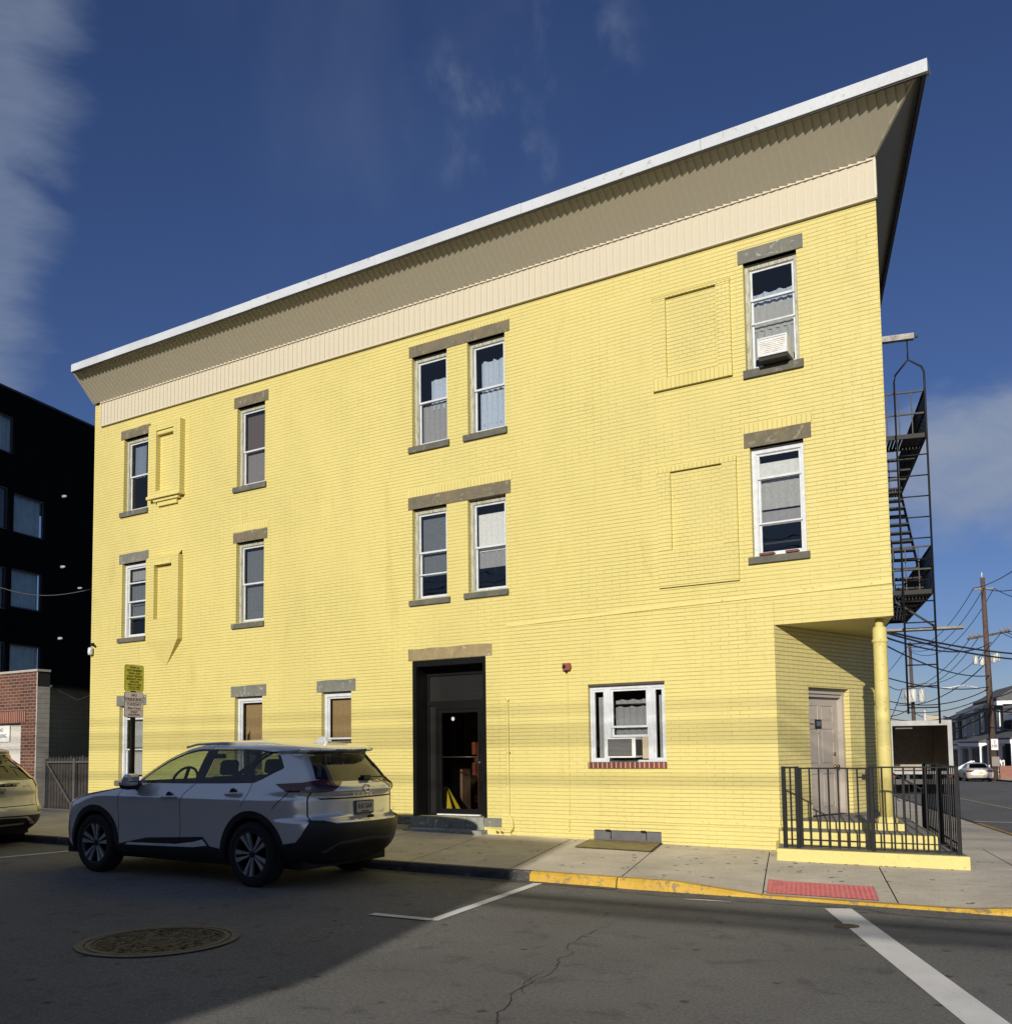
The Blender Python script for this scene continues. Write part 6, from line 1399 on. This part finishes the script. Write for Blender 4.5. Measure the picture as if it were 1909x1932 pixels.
def inner(parent, M, L0, L1, hw_, zc, seats, wheel_at=None):
    b = MB(M); b.box(L0, L1, -hw_, hw_, .24, .28); b.box(L0+.5, L1-.3, -hw_+.02, hw_-.02, .28, zc-.25); b.build('floor_pan', M_WELL, parent)
    for sx_, sy_, hz_ in seats:
        b = MB(M); prof = [(sx_, zc-.30), (sx_-.45, zc-.32), (sx_-.5, zc-.22), (sx_, zc-.20)]
        b.prism([(sx_-.06, sy_-.25, zc-.3), (sx_+.06, sy_-.25, zc-.3), (sx_+.20, sy_-.21, zc+hz_-.19), (sx_+.10, sy_-.21, zc+hz_-.19)], 0, (0, .46, 0))
        b.prism([(sx_+.10, sy_-.13, zc+hz_-.18), (sx_+.20, sy_-.13, zc+hz_-.18), (sx_+.23, sy_-.12, zc+hz_), (sx_+.14, sy_-.12, zc+hz_)], 0, (0, .25, 0)); b.build('seat', M_SEAT, parent, bevel=.04)
    if wheel_at:
        b = MB(M @ Matrix.Translation(wheel_at) @ Matrix.Rotation(R(-65), 4, 'Y')); n_ = 28
        b.path([(.185*math.cos(2*math.pi*i/n_), .185*math.sin(2*math.pi*i/n_), 0) for i in range(n_+1)], .016, 8); b.bar((-.17, 0, 0), (.17, 0, 0), .04, .02); b.build('steering_wheel', M_SEAT, parent)
inner(SV, MC, -.3, 3.2, .74, 1.10, [(1.62, .36, .28), (1.62, -.36, .28), (2.55, .38, .24), (2.55, -.38, .24), (2.55, 0, .20)], (1.0, .36, 1.12))
b = MB(MC); b.prism([(.45, -.78, 1.0), (1.0, -.76, 1.0), (.95, -.76, 1.13), (.55, -.78, 1.10)], 0, (0, 1.54, 0)); b.build('dashboard', M_SEAT, SV, bevel=.02)
b = MB(MC); b.box(1.18, 1.22, -.11, .11, 1.39, 1.45); b.build('inner_mirror', M_SEAT, SV, bevel=.01)
for cx_, cz_ in WC:
    for sd in (1, -1):
        b = MB(MC); rg = []
        for k in range(25): a = R(-15+210*k/24); rg.append((cx_+.41*math.cos(a), cz_+.41*math.sin(a)))
        for (xa, za), (xb_, zb__) in zip(rg, rg[1:]): b.face([(xa, sd*.895, za), (xb_, sd*.895, zb__), (xb_, sd*.60, zb__), (xa, sd*.60, za)])
        b.face([(x, sd*.60, z) for x, z in rg]); b.build('wheel_well', M_WELL, SV, fix=False)
        Mw = MC @ Matrix.Translation((cx_, sd*.785, cz_)) @ (Matrix.Diagonal((1, -1, 1, 1)) if sd > 0 else Matrix.Identity(4)) @ Matrix.Rotation(.3*cx_, 4, 'Y')
        wheel(SV, Mw, .357, .225)
b = MB(MC); b.box(-.8, 3.3, -.7, .7, .20, .36); b.build('underbody', M_WELL, SV)
# door mirror
for sd in (1, -1):
    b = MB(MC); X, Y, Z = .78, sd*.845, 1.145
    b.prism([(X-.10, Y+sd*.07, Z-.05), (X+.10, Y+sd*.07, Z-.06), (X+.11, Y+sd*.07, Z+.085), (X-.0, Y+sd*.07, Z+.09)], 0, (0, sd*.17, -.012)); mo = b.build('door_mirror', M_SILV, SV, bevel=.035)
    b = MB(MC); b.prism([(X-.09, Y+sd*.05, Z-.10), (X+.06, Y+sd*.05, Z-.11), (X+.112, Y+sd*.068, Z-.0), (X-.105, Y+sd*.068, Z-.02)], 0, (0, sd*.165, -.0)); b.box(X-.04, X+.05, Y-sd*.06, Y+sd*.08, Z-.075, Z-.03); b.build('mirror_base', M_CLAD, mo, bevel=.02)
# handles
for hx, hz_ in ((1.40, .962), (2.43, 1.018)):
    for sd in (1, -1):
        wv = bd.w(hz_)*sd; b = MB(MC); b.lathe([(.060, wv+sd*.001), (.055, wv+sd*.002)], (hx-.01, 0, hz_), 'y', 20); hb = b.build('handle_recess', M_CLAD, SV)
        b = MB(MC); b.path([(hx-.13, wv+sd*.012, hz_-.012), (hx-.09, wv+sd*.035, hz_-.004), (hx, wv+sd*.043, hz_), (hx+.09, wv+sd*.036, hz_+.003), (hx+.125, wv+sd*.012, hz_+.002)], .0135, 8); b.build('door_handle', M_SILV, hb)
# roof rails, fin, spoiler lamp, wiper
for sd in (1, -1): b = MB(MC); b.path([(1.30, sd*.58, 1.535), (1.48, sd*.58, 1.568), (1.9, sd*.58, 1.582), (2.5, sd*.58, 1.575), (2.85, sd*.57, 1.55), (2.95, sd*.56, 1.53)], .014, 8); b.build('roof_rail', M_SILV, SV)
b = MB(MC); b.prism([(2.80, -.018, 1.585), (3.02, -.018, 1.565), (2.99, -.010, 1.645), (2.93, -.008, 1.650)], 0, (0, .036, 0)); b.build('aerial_fin', M_SILV, SV, bevel=.01)
b = MB(MC); b.path([(3.545, -.06, 1.165), (3.525, -.12, 1.185), (3.53, -.40, 1.178)], .010, 6); b.box(3.50, 3.56, -.12, -.0, 1.155, 1.205); b.build('rear_wiper', M_CLAD, SV, bevel=.008)
b = MB(MC); b.box(3.562, 3.572, -.155, .155, .775, .925); np_ = b.build('number_plate_frame', M_BLK, SV)
b = MB(MC); b.box(3.570, 3.575, -.142, .142, .795, .912); b.build('number_plate', plain('plate_cream', (.45, .44, .36), .5), np_)
def rear_text(s, size, x, y, z, mat, parent, sx=1., sp_=1.):
    P_ = MC @ Vector((x, y, z)); text_mesh('lettering', s, size, mat, parent, facing(P_, (0, 1, 0)), .0015, sx=sx, spacing=sp_)
rear_text('K43 SAA', .085, 3.577, 0, .860, M_ST, np_, .76)
rear_text('GARDEN STATE', .018, 3.577, 0, .805, M_ST, np_)
b = MB(MC)
n_ = 28; b.path([(3.60+.0, .052*math.cos(2*math.pi*i/n_), 1.062+.044*math.sin(2*math.pi*i/n_)) for i in range(n_+1)], .0085, 6); b.box(3.598, 3.610, -.070, .070, 1.055, 1.069); b.build('round_badge', M_CHR, SV)
rear_text('ROGUE', .052, 3.588, .06, .995, M_CHR, SV, 1.1, 2.1)
rear_text('SV', .04, 3.572, -.52, .80, M_CHR, SV, 1.2)
b = MB(MC); b.box(3.645, 3.665, -.05, .05, .735, .765); b.build('tailgate_button', M_WELL, SV, bevel=.005)

# beige SUV at the left edge
BB2 = Body(
 xf=[(.22, -.7), (.5, -.9), (.8, -.85), (.95, -.4), (1.05, .2), (1.15, .55), (1.4, 1.0), (1.55, 1.45), (1.62, 1.9), (1.65, 2.3)],
 xr=[(.22, 3.35), (.34, 3.50), (.45, 3.58), (.58, 3.60), (.62, 3.60), (.64, 3.56), (.80, 3.53), (.90, 3.55), (1.0, 3.53), (1.06, 3.50), (1.10, 3.46), (1.25, 3.30), (1.42, 3.10), (1.48, 3.10), (1.50, 3.18), (1.53, 3.17), (1.57, 2.95), (1.62, 2.6), (1.65, 2.4)],
 w=[(.22, .78), (.35, .88), (.5, .90), (.62, .905), (.80, .885), (.95, .865), (1.05, .845), (1.10, .82), (1.25, .755), (1.42, .66), (1.50, .60), (1.56, .50), (1.61, .33), (1.65, .02)],
 fr=[(.22, .7), (.9, .8), (1.2, .5), (1.6, .4)], rr=[(.22, .5), (.9, .55), (1.2, .6), (1.6, .5)], nf=3, nr=3.4)
bd = BB2; reg = []
reg.append(('cladding', bd.poly([('s', -.9, .22), ('s', 3.2, .22), ('s', 3.2, .32), ('s', -.9, .32)])))
for cx_, cz_ in ((0, .34), (2.62, .34)): reg.append(('cladding', bd.poly(circ(cx_, cz_, .44, 0, 180)+S_((cx_-.44, .22), (cx_+.44, .22))))); reg.append(('hole', bd.poly(circ(cx_, cz_, .39, 0, 180)+S_((cx_-.39, .2), (cx_+.39, .2)))))
reg.append(('bumper', bd.poly([('s', 3.1, .22), ('s', 3.1, .46), ('s', 3.3, .50), ('r', .55, .50), ('r', 0, .50), ('r', 0, .22)])))
reg.append(('strip', bd.poly([('r', .72, .36), ('r', .62, .355), ('r', .50, .46), ('r', 0, .47), ('r', 0, .485), ('r', .52, .48)])))
reg.append(('strip', bd.poly([('r', .50, .36), ('r', 0, .345), ('r', 0, .375), ('r', .48, .385)])))
reg.append(('reflector', bd.poly([('s', 3.42, .55), ('s', 3.42, .60), ('r', .72, .60), ('r', .72, .55)])))
reg.append(('glass', bd.poly([('r', .66, 1.075), ('r', .62, 1.20), ('r', .54, 1.40), ('r', .48, 1.455), ('r', 0, 1.465), ('r', 0, 1.075)])))
reg.append(('tail_light', bd.poly([('s', 3.30, .985), ('s', 3.22, 1.09), ('s', 3.12, 1.25), ('s', 2.98, 1.40), ('s', 2.95, 1.46), ('r', .40, 1.46), ('r', .49, 1.38), ('r', .58, 1.22), ('r', .64, 1.09), ('r', .70, 1.06), ('r', .72, .985)])))
reg.append(('lamp', bd.poly([('s', 3.33, .94), ('s', 3.30, 1.04), ('r', .74, 1.04), ('r', .74, .94)])))
reg.append(('window_trim', bd.poly(S_((.9, 1.10), (1.3, 1.40), (1.8, 1.50), (2.5, 1.48), (2.85, 1.38), (2.95, 1.25), (2.5, 1.12)))))
for g_ in (R_((.72, .60), (.735, .80), (.73, .98)), R_((.70, .655), (0, .64)), R_((.72, 1.065), (0, 1.065))): reg.append(('gap', line_poly(bd, g_, .012)))
reg.append(('gap', bd.poly(R_((.36, .975), (.0, .98), (.0, .955), (.34, .955)))))
sk = skin(bd, reg, 72)
MC2 = Matrix.Translation((-17.80, -4.12, .045)) @ Matrix.Diagonal((1, -1, 1, 1))
BV = empty('beige_suv', (0, 0, 0), 'beige sport utility vehicle seen from behind, cut by the left edge', 'car', 'parked cars')
MT2 = {'paint': ('body', M_BEIG, 0), 'cladding': ('cladding', M_CLAD, -.004), 'bumper': ('rear_bumper', M_CLAD, -.002), 'strip': ('bumper_strip', M_RIM, -.008), 'reflector': ('reflector', M_TLB, -.004), 'glass': ('rear_window', M_GLR, .002), 'tail_light': ('tail_light', MT('bright_tail_light').set(Roughness=.1, Coat_Weight=1.).m, -.01), 'lamp': ('lower_lamp', plain('lamp_clear', (.55, .42, .38), .15), -.008), 'window_trim': ('side_window', M_GLR, .001), 'gap': ('panel_gap', M_WELL, .005)}
MATS['bright_tail_light'].node_tree.nodes['Principled BSDF'].inputs['Base Color'].default_value = (.42, .012, .012, 1)
for key, dat in sk.items():
    nm_, mt_, ins = MT2[key]
    for part in (halves(dat) if key in SPLIT else (dat,)): skin_obj(nm_, part, mt_, BV, MC2, ins)
for cx_ in (0, 2.62):
    for sd in (1, -1):
        b = MB(MC2); b.lathe([(.385, sd*.86), (.385, sd*.6), (.02, sd*.6)], (cx_, 0, .34), 'y', 28, cap=False); b.build('wheel_well', M_WELL, BV)
        wheel(BV, MC2 @ Matrix.Translation((cx_, sd*.77, .34)) @ (Matrix.Diagonal((1, -1, 1, 1)) if sd > 0 else Matrix.Identity(4)), .34, .22)
b = MB(MC2); b.box(-.8, 3.3, -.7, .7, .20, .36); b.build('underbody', M_WELL, BV)
b = MB(MC2); b.box(3.545, 3.56, -.16, .16, .80, .935); np2 = b.build('number_plate', plain('plate_cream_dull', (.33, .34, .24), .5), BV)
P_ = MC2 @ Vector((3.563, 0, .865)); text_mesh('lettering', 'R15 KYW', .08, M_ST, np2, facing(P_, (0, 1, 0)), .001, sx=.8)
b = MB(MC2); b.prism([(3.53, -.40, .985), (3.53, .40, .985), (3.575, .38, 1.0), (3.575, -.38, 1.0)], 0, (0, 0, .035)); b.build('plate_garnish', M_CHR, BV, bevel=.006)
P_ = MC2 @ Vector((3.55, -.50, .955)); text_mesh('lettering', 'AWD', .04, M_CHR, BV, facing(P_, (0, 1, 0)), .001, sx=1.3)
b = MB(MC2)
for y in (-.02, -.10, -.24): b.box(3.575, 3.582, y-.02, y+.02, .975, .995)
b.build('plate_lamp', M_WELL, BV)

# three plain far cars (sedans)
def sedan(M, label, pmat, group='parked cars', name='parked_car'):
    bd = Body(xf=[(.2, -.75), (.45, -.88), (.6, -.86), (.70, -.6), (.80, 0), (.88, .55), (.95, .75), (1.15, 1.15), (1.3, 1.5), (1.38, 1.9)],
              xr=[(.2, 3.5), (.35, 3.68), (.5, 3.72), (.8, 3.70), (.93, 3.64), (.96, 3.40), (.99, 3.05), (1.1, 2.85), (1.25, 2.6), (1.33, 2.35), (1.38, 2.1)],
              w=[(.2, .75), (.35, .86), (.6, .88), (.8, .87), (.93, .83), (1.1, .74), (1.25, .66), (1.33, .5), (1.38, .02)],
              fr=[(.2, .6), (1, .5), (1.3, .4)], rr=[(.2, .45), (1, .45), (1.3, .4)], nf=3.2, nr=3.4, z0=.2)
    reg = [('cladding', bd.poly([('s', -.8, .2), ('s', 3.6, .2), ('r', .3, .2), ('r', 0, .2), ('r', 0, .33), ('r', .5, .33), ('s', 3.5, .28), ('s', -.8, .26)])),
           ('glass', bd.poly([('s', .95, .97), ('s', 1.3, 1.20), ('s', 1.7, 1.30), ('s', 2.2, 1.29), ('s', 2.55, 1.18), ('s', 2.75, .98)])), ('glass', bd.poly([('r', .60, 1.0), ('r', .50, 1.28), ('r', 0, 1.30), ('r', 0, 1.0)])),
           ('tail_light', bd.poly([('s', 3.45, .74), ('s', 3.42, .86), ('r', .62, .86), ('r', .34, .85), ('r', .36, .76), ('r', .6, .74)])), ('gap', bd.poly(R_((.7, .52), (0, .52), (0, .50), (.7, .50))))]
    for cx_ in (0, 2.65): reg.append(('hole', bd.poly(circ(cx_, .32, .36, 0, 180)+S_((cx_-.36, .15), (cx_+.36, .15)))))
    sk = skin(bd, reg, 40, [.2+1.18*i/22 for i in range(23)])
    o = empty(name, (0, 0, 0), label, 'car', group)
    for key, dat in sk.items():
        nm_, mt_ = {'paint': ('body', pmat), 'cladding': ('cladding', M_CLAD), 'glass': ('windows', M_GLR), 'tail_light': ('tail_light', M_TL), 'gap': ('panel_gap', M_WELL)}[key]; skin_obj(nm_, dat, mt_, o, M, -.003 if key == 'tail_light' else 0)
    for cx_ in (0, 2.65):
        for sd in (1, -1):
            b = MB(M @ Matrix.Translation((cx_, sd*.76, .32))); b.lathe([(.30, -.1), (.32, -.07), (.32, .07), (.30, .1)], (0, 0, 0), 'y', 24); wh = b.build('wheel', M_TYRE, o)
            b = MB(M @ Matrix.Translation((cx_, sd*.76, .32))); b.lathe([(.20, sd*.10), (.19, sd*.108), (.05, sd*.115)], (0, 0, 0), 'y', 20); b.build('rim', M_RIM, wh)
    b = MB(M); b.box(-.7, 3.4, -.65, .65, .18, .6); b.build('underbody', M_WELL, o)
    b = MB(M); b.box(3.715, 3.735, -.16, .16, .60, .75); b.build('number_plate', plain('plate_yellow_'+label[:4], (.55, .45, .12), .5), o)
    return o
def carM(n_, t_, dz=0): return Matrix.Translation(side_pt(n_, t_, street_z(t_)+dz)) @ Matrix.Rotation(R(14), 4, 'Z') @ Matrix.Rotation(R(-90), 4, 'Z') @ Matrix.Rotation(R(0), 4, 'X')
sedan(carM(11.1, 63.5), 'tan sedan parked on the side street in front of the utility pole', M_TANP)
sedan(carM(4.0, 39.5), 'silver car standing beyond the box truck, half hidden under it', M_SILV)
sedan(Matrix.Translation(side_pt(17.2, 61.5, street_z(62)+.1)) @ Matrix.Rotation(R(-75), 4, 'Z') @ Matrix.Rotation(R(90), 4, 'Z'), 'dark car at the right edge beside the red brick garden wall', M_DKP)
b = MB(SIDE); b.box(13.2, 15.4, 64.5, 64.9, -1.6, street_z(64)+1.05); gw = b.build('garden_wall', brick('garden_brick', (.28, .075, .045), (.20, .05, .035), (.3, .25, .2), .22, .08, .01)); tag(gw, 'low red brick garden wall behind the dark car at the right edge', 'wall')

# ------------------------------------------------------------------ give every thing an origin at its base
bpy.context.view_layer.update()
for o in list(C.objects):
    if o.parent or o.type in ('CAMERA', 'LIGHT') or 'label' not in o.keys(): continue
    if o.location.length > 1e-6: continue
    pts = []
    def walk(q):
        if q.type == 'MESH' and q.data.vertices: pts.extend([q.matrix_world @ Vector(c_) for c_ in q.bound_box])
        for ch in q.children: walk(ch)
    walk(o)
    if not pts: continue
    c_ = Vector(((min(p.x for p in pts)+max(p.x for p in pts))/2, (min(p.y for p in pts)+max(p.y for p in pts))/2, min(p.z for p in pts)))
    T = Matrix.Translation(-c_)
    if o.type == 'MESH': o.data.transform(T); o.location = c_
    else: o.location = c_
    for ch in o.children: ch.location = ch.location - c_
